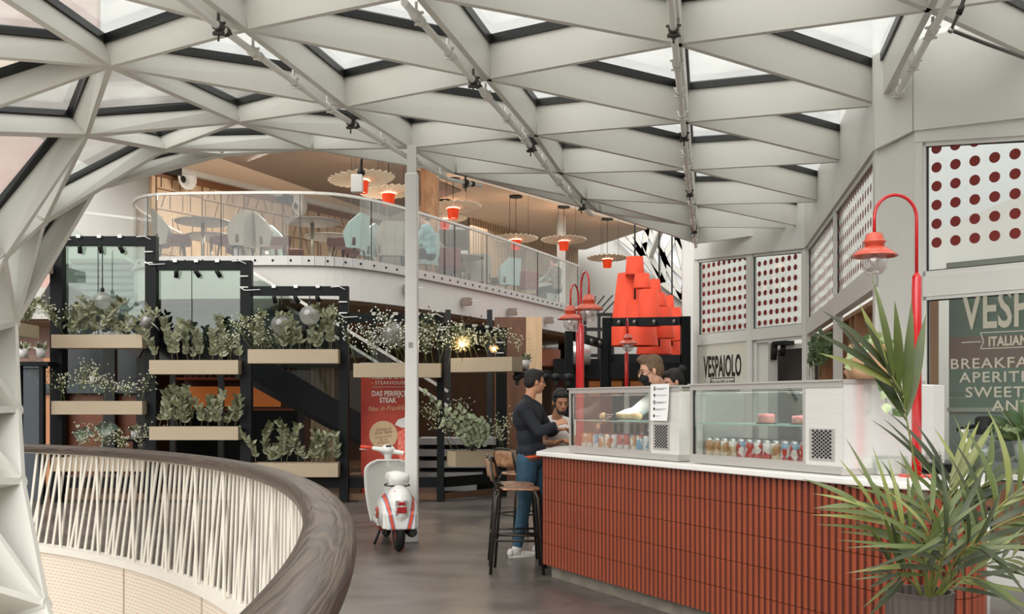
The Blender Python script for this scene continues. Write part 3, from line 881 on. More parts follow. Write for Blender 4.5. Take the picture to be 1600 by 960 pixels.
# stainless back shield turning the corner at the right case
mb = MB(); a = cpt(sb1+.002, N0); b = V((2.52, 6.12)); c = V((2.62, 6.2)); d = cpt(sb1+.002, N0+CW)
mb.prism([(a.x, a.y), (b.x, b.y), (c.x, c.y), (d.x, d.y)], 1.105, 1.625)
o = mb.build('corner_cabinet', mat('polished_stainless', '#f0eeeb', .14, .4, .03, 3, stretch=(1, 1, 6))); tag(o, 'polished stainless corner cabinet at the right end of the display cases', 'cabinet')
bevel(o, .006)
mb = MB(); mb.prism([(a.x-.012, a.y-.016), (b.x+.03, b.y-.03), (b.x+.05, b.y+.03), (a.x, a.y+.03)], 1.103, 1.14); o2 = mb.build('base_rail', M_alu, o)
mb = MB(); mb.prism([(a.x-.0, a.y-.012), (b.x-.12, b.y-.03), (b.x, b.y+.12), (d.x, d.y)], 1.625, 1.65); mb.build('top_plate', M_alu, o)
# paper notice
e = empty('paper_notice', cpt(s_px(1020, N0-.03), N0-.03, 1.37), 'white paper notice with hygiene symbols taped to the left display case', 'notice')
s0_, s1_ = s_px(1017, N0-.012), s_px(1046, N0-.012)
mb = MB(); nn = 8
vs = []
for i in range(nn+1):
    z = 1.655-.265*i/nn
    for s_ in (s0_, s1_): vs.append(cpt(s_, N0-.014-.012*(i/nn)**2*(1.6 if s_ == s1_ else .4), z))
mb.add(vs, [(2*i, 2*i+1, 2*i+3, 2*i+2) for i in range(nn)], True); mb.build('sheet', mat('white_paper', '#f0efee', .8), e)
mb = MB(); mg = MB()
for i in range(5):
    z = 1.625-.05*i; sc = s0_+(s1_-s0_)*.24; n_ = N0-.0165-.005*(i/5)**2-.004
    if i != 2:
        mb.add([cpt(sc+.011*cos(a), n_, z+.0125*sin(a)*(.9 if i else 1.2)) for a in [2*pi*k/12 for k in range(12)]], [tuple(range(12))], False)
        if i == 0: mg.add([cpt(sc+.007*cos(a), n_-.001, z+.002+.006*sin(a)) for a in [2*pi*k/12 for k in range(12)]], [tuple(range(12))], False)
    else:
        pts = [cpt(sc+.012*cos(2*pi*k/16), n_, z+.014*sin(2*pi*k/16)) for k in range(17)]
        mb.tube(pts, .0016, 5); mb.tube([cpt(sc-.008, n_, z+.01), cpt(sc+.008, n_, z-.01)], .0016, 5)
    for j in range(1 if i in (1, 4) else 2):
        mb.bar(cpt(sc+.022, n_, z-.007*j), cpt(s0_+(s1_-s0_)*(.9-.15*j), n_, z-.007*j), .001, .0022)
mb.build('symbols', mat('print_black', '#33333a', .7), e); mg.build('mask_symbol_face', M_white, e)

# ---------------------------------------------------------------- goods in the cases
M_cap = mat('black_cap', '#181818', .4); M_lid = mat('red_lid', '#a8231c', .4); M_tin = mat('bare_tin', '#b9b9b8', .3, .8)
def can_mat(name, c1, c2, c3, sc=22):
    m = bpy.data.materials.new(name); m.use_nodes = True
    n = m.node_tree.nodes; l = m.node_tree.links; b = n['Principled BSDF']
    t = n.new('ShaderNodeTexCoord'); vo = n.new('ShaderNodeTexVoronoi'); vo.inputs['Scale'].default_value = sc
    l.new(t.outputs['Object'], vo.inputs[0]); r = n.new('ShaderNodeValToRGB'); r.color_ramp.interpolation = 'CONSTANT'
    r.color_ramp.elements[0].color = (*lin(c1), 1); r.color_ramp.elements[1].position = .45; r.color_ramp.elements[1].color = (*lin(c2), 1)
    e_ = r.color_ramp.elements.new(.72); e_.color = (*lin(c3), 1)
    s_ = n.new('ShaderNodeSeparateColor'); l.new(vo.outputs['Color'], s_.inputs[0]); l.new(s_.outputs[0], r.inputs[0]); l.new(r.outputs[0], b.inputs['Base Color'])
    b.inputs['Roughness'].default_value = .35
    return m
M_cans = [can_mat('can_print_orange', '#e7ddd0', '#c98a4e', '#7fa3b8'), can_mat('can_print_blue', '#e5e3e0', '#6f9ec4', '#d8785a'), can_mat('can_print_red', '#e4ddd8', '#c4574a', '#8fb0c4'), can_mat('can_print_dark', '#e8e6e0', '#2c2f33', '#4c6a5c')]
def make_can(m, r=.031, h=.118):
    t = empty('drink_can', (0, 0, -50))
    b = MB(); b.lathe([(r*.8, 0), (r, .006), (r, h-.012), (r*.85, h)], (0, 0, 0), 18); b.build('can_body', m, t, local=True)
    b = MB(); b.lathe([(r*.86, h-.001), (r*.86, h+.003), (r*.7, h+.001)], (0, 0, 0), 18); b.build('can_lid', M_lid, t, local=True)
    return t
def make_bottle(mbody, mcap, h=.2, r=.026):
    t = empty('juice_bottle', (0, 0, -50))
    b = MB(); b.lathe([(r*.9, 0), (r, .008), (r, h*.55), (r*.8, h*.68), (r*.42, h*.8), (r*.4, h*.92)], (0, 0, 0), 18); b.build('bottle_body', mbody, t, local=True)
    b = MB(); b.lathe([(r*1.02, h*.2), (r*1.02, h*.5)], (0, 0, 0), 18, cap=False); b.build('bottle_label', M_cans[3], t, local=True)
    b = MB(); b.lathe([(r*.5, h*.9), (r*.5, h)], (0, 0, 0), 14); b.build('cap', mcap, t, local=True)
    return t
def make_jar(m, r=.036, h=.13):
    t = empty('dessert_jar', (0, 0, -50))
    b = MB(); b.lathe([(r*.85, 0), (r, .008), (r, h*.8), (r*.9, h*.86)], (0, 0, 0), 18); b.build('jar_body', m, t, local=True)
    b = MB(); b.lathe([(r*.95, h*.85), (r*.95, h), (0, h)], (0, 0, 0), 18, cap=False); b.build('jar_lid', M_tin, t, local=True)
    return t
cans = [make_can(m) for m in M_cans[:3]]
M_juice = mat('dark_red_juice', '#3c120f', .15, coat=.5); M_tea = mat('amber_tea', '#b08a5e', .15, coat=.5)
bot = [make_bottle(M_juice, M_cap), make_bottle(M_tea, M_cap)]
usedp = set()
def place(proto, loc, label, cat, group=None, rz=0.):
    if proto.name not in usedp:
        usedp.add(proto.name); o = proto; o.location = loc; o.rotation_euler = (0, 0, rz); o['label'] = label
        if group: o['group'] = group
    else: o = dup(proto, loc, rz, label, group)
    o['category'] = cat
    return o
L_ = sav-sa0-.1; cols = ['silver and orange', 'silver and blue', 'cream and red']
k = 0
order = [0, 0, 1, 0, 0, 2, 2, 2, 0, 1, 1, 2]
for i, c in enumerate(order):
    s = sa0+.07+L_*(i+.3)/12
    place(cans[c], cpt(s, N0+.10, 1.152), f'printed {cols[c]} drink can in the front row of the left display case', 'can', f'{cols[c]} drink cans in the left case', i*1.1)
for i, c in enumerate([1, 0, 2, 0, 1, 2, 1, 0]):
    s = sa0+.12+L_*(i+.3)/8
    place(cans[c], cpt(s, N0+.19, 1.152), f'printed {cols[c]} drink can in the second row of the left display case', 'can', f'{cols[c]} drink cans in the second row', i*.9)
for i, (f_, c) in enumerate(((.22, 0), (.30, 0), (.44, 0), (.52, 0), (.62, 0), (.80, 1), (.88, 1))):
    place(bot[c], cpt(sa0+L_*f_+.06, N0+.27, 1.152), ('dark red juice bottle with black cap behind the cans' if c == 0 else 'amber tea bottle with black cap at the right of the left case'), 'bottle', ('dark juice bottles in the left case' if c == 0 else 'tea bottles in the left case'), i)
M_jars = [can_mat('jar_print_tan', '#d8c6a6', '#b98d62', '#e9e4dc', 26), can_mat('jar_print_red', '#c43a34', '#e8e0da', '#7fa6bd', 26)]
jars = [make_jar(m) for m in M_jars]; jn = ['tan and white', 'red and white']
Lb = sbv-sb0-.12
for i, c in enumerate([0, 0, 0, 0, 1, 1, 1, 1, 0, 1, 1, 1, 1]):
    place(jars[c], cpt(sb0+.10+Lb*i/12, N0+.10, 1.152), f'{jn[c]} jar in the front row of the right display case', 'jar', f'{jn[c]} jars in the right case', i)
for i, c in enumerate([0, 0, 0, 1, 1, 0, 1, 1, 0, 1]):
    place(jars[c], cpt(sb0+.13+Lb*i/10, N0+.20, 1.152), f'{jn[c]} jar in the second row of the right display case', 'jar', f'{jn[c]} jars in the second row', i)
# bread loaves, signs and cakes on the glass shelves
M_bread = mat('baked_bread', '#b98450', .7, 0, .35, 12, hex2='#e6cfa4')
def loaf(s, n, L, label):
    mb = MB(); c = cpt(s, n, 1.38+.032); ang = atan2(CD.y, CD.x)
    Mr = Matrix.Rotation(ang, 3, 'Z')
    for k in range(6): mb.ell(c+V((CD.x, CD.y, 0))*(L*(k/5-.5)), (.05, .045, .03), Mr, 12, 8)
    o = mb.build('bread_loaf', M_bread); remesh(o, .009, 3); tag(o, label, 'bread')
loaf(sa0+.36, N0+.2, .24, 'long golden bread loaf on the glass shelf left of the price sign')
loaf(sa0+.62, N0+.2, .22, 'long golden bread loaf on the glass shelf right of the price sign')
e = empty('price_sign', cpt(sa0+.47, N0+.11, 1.38), 'small black price sign with white writing before the bread loaves', 'sign')
def plate(e, name, s0, s1, n, z0, z1, m, th=.006):
    mb = MB(); ps = [cpt(s0, n), cpt(s1, n), cpt(s1, n+th), cpt(s0, n+th)]; mb.prism([(v.x, v.y) for v in ps], z0, z1); return mb.build(name, m, e)
plate(e, 'panel', sa0+.40, sa0+.55, N0+.11, 1.38, 1.445, M_blackm)
mb = MB()
for i, (z, a0, a1) in enumerate(((1.427, .415, .53), (1.41, .43, .50), (1.395, .415, .46))): mb.bar(cpt(sa0+a0, N0+.108, z), cpt(sa0+a1, N0+.108, z), .001, .006)
mb.build('chalk_writing', M_white, e)
e = empty('price_card', cpt(sa0+.8, N0+.3, 1.152), 'white price card standing behind the cans in the left case', 'card'); plate(e, 'card', sa0+.74, sa0+.93, N0+.30, 1.152, 1.30, mat('white_card', '#dfe6e8', .6)); plate(e, 'foot', sa0+.74, sa0+.93, N0+.30, 1.152, 1.156, M_white, .04)
def cake(s, n, r, h, m1, m2, label, name='cake_slice'):
    e = empty(name, cpt(s, n, 1.38), label, 'cake')
    b = MB(); b.lathe([(r*1.2, 0), (r*1.25, .006), (0, .006)], cpt(s, n, 1.38), 20, cap=False); b.build('serving_plate', M_blackm, e)
    b = MB(); b.lathe([(r, .006), (r, h*.8), (r*.93, h), (0, h)], cpt(s, n, 1.38), 20, cap=False); b.build('sponge', m1, e)
    b = MB(); b.lathe([(r*1.01, h*.72), (r*.95, h+.004), (0, h+.006)], cpt(s, n, 1.38), 20, cap=False); b.build('icing', m2, e)
M_pink = mat('pink_icing', '#c9787a', .5); M_spng = mat('sponge', '#b27d70', .8, 0, .2, 20); M_sand = mat('sandwich_bread', '#d9b58c', .8, 0, .2, 20)
cake(sb0+.50, N0+.25, .055, .06, M_spng, M_pink, 'round pinkish cake left on the glass shelf of the right case')
cake(sb0+.78, N0+.3, .06, .05, M_spng, M_pink, 'flat pink cake in the middle of the right case shelf')
cake(sb0+1.08, N0+.24, .09, .075, M_sand, M_pink, 'large pale sponge cake with pink top near the right case vent')
cake(sa0+1.0, N0+.25, .06, .05, M_sand, M_pink, 'small pink topped tart at the right end of the left case shelf', 'tart')
# ================================================================ red gooseneck counter lamps
M_bulbglass = glassmat('lamp_glass', (.93, .93, .92), .14, .02, .18, (.8, .8, .8))
M_redsh = mat('salmon_red_enamel', '#d65a42', .25, 0, .12, 3, coat=.6)
def post_lamp(loc, label, az, thick_top=2.22, arch_top=2.69, reach=.243, heads=1):
    z0 = 1.10
    t = empty('gooseneck_lamp', (0, 0, 0), label, 'lamp', rz=0)
    b = MB(); b.lathe([(.10, 0), (.10, .008), (.095, .012), (.03, .014)], seg=32); b.build('base_plate', M_red, t, local=True)
    b = MB(); b.lathe([(.027, .012), (.027, thick_top-z0), (.022, thick_top-z0+.012), (.010, thick_top-z0+.03)], seg=20); b.build('post', M_red, t, local=True)
    r = reach/2; zc = arch_top-z0-r-.01
    pts = [V((0, 0, thick_top-z0))]+[V((0, 0, zc))]
    for k in range(1, 17):
        a = pi*k/16; pts.append(V((r-r*cos(a), 0, zc+r*1.05*sin(a))))
    drop = .095
    pts.append(V((2*r, 0, zc-drop)))
    b = MB(); b.tube(pts, .0095, 10); b.build('gooseneck', M_red, t, local=True)
    hz = zc-drop; c = (2*r, 0, hz)
    b = MB(); b.lathe([(.018, .012), (.045, .0), (.056, -.035), (.064, -.040), (.064, -.047), (.055, -.050), (.052, -.075)], c, 28); b.build('lamp_cap', M_redsh, t, local=True)
    sh = MB(); sh.lathe([(.05, -.07), (.075, -.078), (.10, -.098), (.128, -.122), (.127, -.126), (.098, -.104), (.07, -.086), (.045, -.08)], c, 36, cap=False); s_ = sh.build('lamp_shade', M_redsh, t, local=True)
    g = MB(); g.lathe([(.06, -.088), (.065, -.12), (.073, -.155), (.066, -.195), (.04, -.225), (.0, -.235)], c, 24, cap=False); g.build('glass_globe', M_bulbglass, t, local=True)
    bb = MB(); bb.ell((c[0], 0, hz-.145), (.026, .026, .036)); bb.build('bulb', mat('pearl_bulb', '#dedad0', .3), t, local=True)
    t.location = loc; t.rotation_euler = (0, 0, az)
    return t
post_lamp((2.28, 5.77, 1.10), 'red gooseneck lamp at the right end of the counter before the palm', pi+.05, reach=.243)
post_lamp(W(908, 634, 9.2)+V((0, 0, -.4)), 'red gooseneck lamp rising behind the left display case', -1.35, reach=.24, thick_top=2.21)
post_lamp(W(904, 634, 10.15)+V((0, 0, -.4)), 'red gooseneck lamp just behind another at the far left counter end', -1.95, reach=.25)
pl = post_lamp(W(979, 634, 14.2)+V((0, 0, -.4)), 'small looking distant red gooseneck lamp beside the hanging red shades', -1.6)
mb = MB(); p_ = W(979, 634, 14.2); mb.mm((p_.x-.9, p_.y-.3, 1.05), (p_.x+.9, p_.y+.3, 1.10)); mb.mm((p_.x-.85, p_.y-.25, 0), (p_.x+.85, p_.y+.25, 1.05))
tag(mb.build('far_bar_counter', mat('dark_bar', '#3a2a22', .5)), 'dark bar counter under the distant red lamp', 'counter')
# ================================================================ BUILDING BEHIND: balcony, restaurant
edge = [V(a) for a in ((-6.95, 21.5), (-6.95, 19.3), (-6.85, 18.5), (-6.55, 17.85), (-6.1, 17.5), (-4.46, 17.4), (-3.4, 17.4), (-2.85, 17.6), (-2.3, 18.25), (-1.8, 19.1), (-.3, 22.0), (1.3, 25.6), (1.75, 26.6))]
def smooth_line(pts, it=2):
    for _ in range(it):
        q = [pts[0]]
        for a, b in zip(pts, pts[1:]): q += [a*.75+b*.25, a*.25+b*.75]
        q.append(pts[-1]); pts = q
    return pts
es = smooth_line(edge, 2)
slab_poly = es+[V((1.95, 34)), V((-15, 34)), V((-15, 21.5))]
mb = MB(); mb.prism([(a.x, a.y) for a in slab_poly], 3.32, 3.98)
o = mb.build('floor_upper', mat('white_slab_face', '#cecbc5', .7, 0, .02), kind='structure')
M_soff = mat('tan_soffit', '#9a7d64', .8, 0, .05)
mb = MB(); mb.prism([(a.x, a.y) for a in [e_+(V((-2.5, 28))-e_).normalized()*.25 for e_ in es]+[V((1.9, 33.9)), V((-14.9, 33.9)), V((-14.9, 21.6))]], 3.27, 3.318)
mb.build('ceiling_lower', M_soff, kind='structure')
# upper ceiling
mb = MB(); mb.prism([(-9, 15.5), (-4.5, 15.6), (-2.5, 18.6), (-1.4, 22.5), (3.9, 29.6), (2.4, 33.5), (-9, 34)], 6.6, 6.75)
mb.build('ceiling_upper', mat('warm_ceiling', '#cdb9a4', .8), kind='structure')
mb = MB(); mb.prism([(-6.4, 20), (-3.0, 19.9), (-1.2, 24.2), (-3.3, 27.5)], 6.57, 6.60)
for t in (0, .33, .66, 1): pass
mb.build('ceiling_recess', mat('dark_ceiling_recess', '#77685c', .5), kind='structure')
# carved wood wall
wp, wq = V((-7.6, 21.6)), V((-3.6, 27.8)); LW = (wq-wp).length
def slab2(mb, p, q, s0, s1, z0, z1, th=.05, off=0.): return slab(mb, p, q, s0, s1, z0, z1, z0, z1, th, off)
M_panelw = wood('pale_carved_wood', '#b8936f', '#d6b896', 3, .6, (1, 1, .3), 1.0)
mb = MB(); slab2(mb, wp, wq, 0, LW, 3.98, 6.36, .1); mb.build('wall_left_upper', M_panelw, kind='structure')
mb = MB(); rr = random.Random(5)
for i in range(6):
    s = .1+i*1.22; mb_ = slab2(mb, wp, wq, s, s+.03, 3.98, 6.36, .01, .012)
    for j in range(5):
        z = 4.25+j*.46+rr.uniform(-.04, .04); slab2(mb, wp, wq, s, min(s+1.22, LW), z, z+.022, .01, .012)
        for k in range(4):
            a = s+.12+k*.27+rr.uniform(-.05, .05); t_ = rr.random()
            if a+.1 > LW: continue
            lean = rr.choice((0, 0, 0, .12, -.12)); h0, h1 = z+.06, z+.40
            pa = at(wp, wq, a, h0, .008); pb = at(wp, wq, a+lean, h1, .008); mb.bar(pa, pb, .018, .012)
mb.build('wall_carving', mat('carved_groove', '#6f4f33', .7), kind='structure')
mb = MB(); slab2(mb, wp, wq, -.1, LW, 6.36, 6.50, .1, .08); mb.build('trim_5', wood('brown_cornice', '#6d4327', '#8f5f3b', 4), kind='structure')
mb = MB(); slab2(mb, wp, wq, -.2, LW, 6.50, 6.60, .1, .25); mb.build('trim_6', M_white, kind='structure')
# white walls left and beyond
mb = MB(); mb.mm((-9.45, 21.7, 3.98), (-7.6, 21.85, 8.0)); mb.mm((-15, 21.9, 0), (-13.4, 22, 8)); mb.build('wall_left_white', M_white, kind='structure')
mb = MB(); mb.mm((-24, 23.2, 0), (-9.4, 23.4, 11)); mb.build('wall_pink_reflection', mat('pink_reflection_tone', '#c9a79e', .9, 0, .15, .6), kind='structure')  # added wall; its pink stands for a reflection in the funnel glass
mb = MB(); mb.mm((-9.3, 34, 0), (12, 34.2, 8.5)); mb.build('wall_back', M_white, kind='structure')
mb = MB(); mb.mm((-15, 28.5, 0), (1.2, 28.7, 3.27)); mb.build('wall_restaurant', wood('dark_walnut_wall', '#1b110c', '#3d2618', 3, .5, (1, 1, .2), 1), kind='structure')
mb = MB(); mb.mm((-15.1, 21.5, 0), (-15, 34, 3.3)); mb.build('wall_restaurant_left', M_blackm, kind='structure')
# slat wall
mb = MB(); sp, sq = V((-1.15, 27.8)), V((2.15, 33.6)); LS = (sq-sp).length; n = int(LS/.13)
for i in range(n): slab2(mb, sp, sq, i*LS/n, i*LS/n+.07, 3.98, 6.6, .06, .06)
o = mb.build('wall_slats', wood('ash_slats', '#b99c7e', '#d2b899', 4), kind='structure')
mb = MB(); slab2(mb, sp, sq, 0, LS, 3.98, 6.6, .03, -.02); mb.build('wall_slat_backing', mat('dark_slat_board', '#5b4a3c', .8), kind='structure')  # plain dark board behind the slats
# right end return wall
mb = MB(); mb.mm((1.75, 26.6, 0), (1.95, 34, 3.3)); mb.build('wall_return', M_white, kind='structure')
# upper columns
for nm, px, w_, Y, m, lab in (('white_column', 877, .22, 27.5, M_white, 'white square column behind the balcony lamps on the upper floor'), ('timber_column', 672, .36, 21.6, wood('timber_post', '#7d5636', '#b98e66', 4, .6, (1, 1, .2)), 'rough timber column on the upper floor behind the white round pole')):
    c = W(px, 634, Y); mb = MB(); mb.mm((c.x-w_/2, Y-w_/2, 3.98), (c.x+w_/2, Y+w_/2, 6.6)); tag(mb.build(nm, m), lab, 'column')
# the slender white pole carrying the roof
c = V((-1.1, 11.25, 0)); t = empty('roof_column', c, 'slender white steel column standing beside the white scooter', 'column')
mb = MB(); mb.mm((c.x-.07, c.y-.07, 0), (c.x+.07, c.y+.07, 4.05)); bevel(mb.build('shaft', mat('white_column_paint', '#e4e2df', .35), t), .02, 3)
mb = MB(); mb.mm((c.x-.05, c.y-.05, 4.05), (c.x+.05, c.y+.05, 4.35)); mb.build('neck', M_steelw, t)
mb = MB(); mb.mm((c.x-.03, c.y-.0715, 2.13), (c.x+.02, c.y-.069, 2.19)); mb.build('number_plate', mat('grey_plate', '#9d9c9a', .5), t)

# ---------------------------------------------------------------- balcony balustrade
br_ = empty('balcony_balustrade', (-2, 18.6, 3.98), 'long curving glass balustrade with steel handrail round the upper floor', 'railing')
M_chan = mat('galvanised_channel', '#c3c1bd', .4, .3, .06, 5)
ez = [V((e.x, e.y)) for e in es]
mb = MB(); mb2 = MB(); mb3 = MB()
for a, b in zip(ez, ez[1:]):
    d = (b-a).normalized(); n = V((-d.y, d.x)); n = -n if n.dot(V((0, -1))) < 0 and n.dot(-a) < 0 else n
    n = V((d.y, -d.x))
    a3, b3 = V((a.x+n.x*.03, a.y+n.y*.03, 3.98)), V((b.x+n.x*.03, b.y+n.y*.03, 3.98))
    mb.bar(a3-V((0, 0, .02)), b3-V((0, 0, .02)), .06, .16)
    mb2.bar(V((a.x, a.y, 5.12)), V((b.x, b.y, 5.12)), .045, .045)
mb.build('base_channel', M_chan, br_)
mb2.build('handrail', mat('pale_handrail', '#d5d1ca', .35, .3), br_)
cumL = 0; pts = []
for a, b in zip(ez, ez[1:]):
    L = (b-a).length; d = (b-a)/L if L else V((0, 0)); k = math.ceil(cumL/.3)*.3
    while k < cumL+L: pts.append((a+d*(k-cumL), d)); k += .3
    cumL += L
for pnt, d in pts:
    n = V((d.y, -d.x)); q = pnt+n*.062; mb3.ell((q.x, q.y, 3.96), (.022, .022, .022), seg=8, rings=4)
mb3.build('bolts', M_blackm, br_, kind='stuff')
gi = 0
grp = 5
for j in range(0, len(ez)-1, 1): pass
acc = []; cur = [ez[0]]; Lc = 0
for a, b in zip(ez, ez[1:]):
    L = (b-a).length
    while Lc+L > 1.35:
        f = (1.35-Lc)/L; m_ = a+(b-a)*f; cur.append(m_); acc.append(cur); cur = [m_]; L = (b-m_).length; a = m_; Lc = 0
    cur.append(b); Lc += L
acc.append(cur)
for pl_ in acc:
    mb = MB()
    for a, b in zip(pl_, pl_[1:]):
        if (b-a).length < 1e-4: continue
        mb.bar(V((a.x, a.y, 4.56)), V((b.x, b.y, 4.56)), .012, 1.08)
    mb.build('glass_panel', M_glass, br_)
    a = pl_[0]; mb = MB(); mb.bar((a.x, a.y, 4.02), (a.x, a.y, 5.1), .012, .016, up=(0, 1, 0)); mb.build('panel_joint', M_gasket, br_)
# facade spot fittings on the slab edge
for px, py in ((631, 452), (721, 472), (793, 488), (851, 501), (898, 510)):
    t_ = (px-800)/FP
    # point on straight edge run
    for a, b in zip(ez, ez[1:]):
        ka, kb = a.x/a.y, b.x/b.y
        if ka <= t_ <= kb or kb <= t_ <= ka:
            f = (t_-ka)/(kb-ka) if kb != ka else 0; P_ = a+(b-a)*f; d = (b-a).normalized(); n = V((d.y, -d.x)); break
    z = EYE+(634-py)/FP*P_.y
    if not (3.35 < z < 3.95): z = 3.6
    c = V((P_.x+n.x*.12, P_.y+n.y*.12, z)); e = empty('wall_washer', c-V((0, 0, .08)), 'small square bronze spot fitting on the white slab edge', 'light', 'spot fittings on the slab edge')
    m_ = MB(); m_.box(c, (.16, .16, .15), atan2(d.y, d.x)); m_.build('housing', mat('bronze_fitting', '#8f7f76', .4, .3), e)
    m_ = MB(); m_.box(c+V((n.x*.02+.12, n.y*.02, .02)), (.22, .02, .012), 0); m_.build('bracket', M_chan, e)

# ---------------------------------------------------------------- far right lattice and pergola
lt = empty('lattice_window', W(1030, 480, 33.6), 'white triangulated lattice window far behind the hanging red shades', 'window')
def LP(px, py, Y=33.5): return W(px, py, Y+.24)
lb = [((1004,400),(1012,350)), ((1004,400),(978,362)), ((1006,352),(1037,404)), ((1037,404),(1056,366)), ((1037,404),(1020,352)), ((1037,404),(1036,442)), ((1037,404),(1066,468)), ((1037,404),(1072,436)), ((1072,436),(1056,366)), ((1072,436),(1066,468)), ((1072,436),(1092,462)), ((1072,436),(1094,396)), ((1004,400),(1034,442)), ((1006,380),(1036,442)), ((962,366),(1004,400)), ((1034,442),(1096,490)), ((985,350),(1004,400)), ((1056,366),(1096,440))]
for a, b in lb:
    m_ = MB(); m_.bar(LP(*a), LP(*b), .18, .12, up=(0, 1, 0)); ob = m_.build('lattice_bar', M_steelw, lt)
    m_ = MB(); m_.bar(LP(*a, 33.62), LP(*b, 33.62), .21, .03, up=(0, 1, 0)); m_.build('gasket', M_gasket, ob)
m_ = MB(); q = [LP(955, 366, 33.72), LP(960, 340, 33.72), LP(1110, 340, 33.72), LP(1110, 500, 33.72), LP(1034, 446, 33.72)]; m_.add(q, [(0, 1, 2, 3, 4)]); m_.build('bright_pane', emis('daylit_pane', '#e9ebea', .55), lt)
pg = empty('steel_pergola', W(940, 634, 27)-V((0, 0, 1.5)), 'black steel pergola frame in the background left of the red shades', 'pergola')
for px in (914, 936, 957):
    m_ = MB(); a = W(px, 492, 27); m_.mm((a.x-.04, 26.96, 0), (a.x+.04, 27.04, a.z)); m_.build('post', M_blackm, pg)
for py in (492, 515, 556):
    m_ = MB(); m_.bar(W(890, py, 27), W(1075, py, 27), .06, .09); m_.build('rail', M_blackm, pg)
m_ = MB()
for k in range(6): m_.bar(W(890+k*10, 492, 27), W(905+k*13, 466-k*1, 30), .03, .03)
m_.build('raking_wires', M_blackm, pg)
fb = empty('background_bar', W(985, 634, 24.5)-V((0, 0, 1.5)), 'dark background bar with brown lit shelves beneath the red shades', 'bar')
m_ = MB(); a, b = W(866, 560, 24.5), W(1085, 560, 24.5); m_.mm((a.x, 24.5, 2.15), (b.x, 26, 2.62)); m_.build('canopy', M_black, fb)
m_ = MB(); m_.mm((a.x, 26.2, 0), (b.x, 26.3, 2.2)); m_.build('back_panel', wood('bar_back_wood', '#2a1a12', '#5a3a26', 3), fb)
m_ = MB(); m_.mm((a.x, 24.5, 0), (b.x, 25.2, 1.15)); m_.build('bar_front', wood('bar_front_wood', '#5b3a24', '#8a6242', 4), fb)
for px in (900, 930, 962, 995, 1030):
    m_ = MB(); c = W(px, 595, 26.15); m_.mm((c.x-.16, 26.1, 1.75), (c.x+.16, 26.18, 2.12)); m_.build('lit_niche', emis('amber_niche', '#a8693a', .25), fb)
for k, (px0, px1, py) in enumerate(((800, 872, 543), (884, 922, 552))):
    m_ = MB(); m_.tube([W(px0, py, 26.6 if k == 0 else 24.0), W(px1, py, 26.6 if k == 0 else 24.0)], .17 if k == 0 else .28, 20); m_.tube([W((px0+px1)/2, py, 26.6 if k == 0 else 24.0), V((W((px0+px1)/2, py, 26.6 if k == 0 else 24.0).x, 26.6 if k == 0 else 24.0, 3.27 if k == 0 else 3.9))], .01, 6); tag(m_.build('air_duct', mat('galvanised_duct', '#b9b9b7', .3, .7)), 'silver round air duct under the soffit' if k == 0 else 'silver round air duct end behind the red lamp posts', 'duct')
# ---------------------------------------------------------------- restaurant interior under the balcony
c0 = W(800, 634, 20.6); e = empty('timber_pier', (c0.x+.3, 20.6, 0), 'two toned timber clad pier under the balcony right of the planters', 'column')
m_ = MB(); m_.mm((c0.x-.35, 20.5, 0), (c0.x+.28, 21.2, 3.27)); m_.build('dark_face', wood('walnut_cladding', '#4a2d1c', '#6e4529', 3, .5, (1, 1, .2)), e)
m_ = MB(); m_.mm((c0.x+.28, 20.45, 0), (c0.x+.6, 21.2, 3.27)); m_.build('light_face', wood('pale_cladding', '#b79673', '#cfb08c', 3, .5, (1, 1, .2)), e)
c = W(852, 560, 25.5); e = empty('drum_pendant', (c.x, 25.5, c.z-.2), 'brown drum pendant shade hanging under the balcony soffit', 'lamp')
m_ = MB(); m_.lathe([(.38, -.2), (.38, .2)], c, 28, cap=False); m_.lathe([(.374, .2), (.374, -.2)], c, 28, cap=False); m_.build('shade', mat('brown_fabric_shade', '#7c4a38', .8), e)
m_ = MB(); m_.tube([c+V((0, 0, .1)), (c.x, c.y, 3.27)], .012, 6); m_.tube([c+V((-.37, 0, .1)), c+V((.37, 0, .1))], .008, 6); m_.build('cord', M_blackm, e)
# back bar with bottles
e = empty('back_bar', W(375, 634, 22.5)-V((0, 0, 1.5)), 'back bar shelving with glowing amber niche behind the planters', 'shelf')
x0, x1 = W(282, 0, 22.5).x, W(470, 0, 22.5).x
def zat(py, Y): return EYE+(634-py)/FP*Y
for py, d_ in ((592, .45), (640, .5), (563, .45)):
    z = zat(py, 22.5); m_ = MB(); m_.mm((x0, 22.2, z-.03), (x1, 22.75, z+.02)); m_.build('shelf_board', wood('cedar_shelf', '#6d3117', '#a4512a', 4), e)
m_ = MB(); m_.mm((x0, 22.8, 0), (x1, 22.9, 2.9)); m_.build('back_panel', wood('dark_back', '#2d1a10', '#4a2b1a', 3), e)
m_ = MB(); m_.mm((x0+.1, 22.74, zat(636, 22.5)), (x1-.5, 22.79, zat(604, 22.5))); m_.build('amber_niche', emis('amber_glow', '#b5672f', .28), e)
m_ = MB(); m_.mm((x0, 22.1, 0), (x1, 22.7, zat(642, 22.5))); m_.build('counter_base', M_black, e)
M_btl = mat('amber_bottle', '#5a2f16', .15, coat=.6)
bp = MB(); bp.lathe([(.034, 0), (.036, .01), (.036, .17), (.014, .22), (.013, .29)], (0, 0, 0), 12)
b0 = bp.build('spirit_bottle', M_btl, local=True); first = True
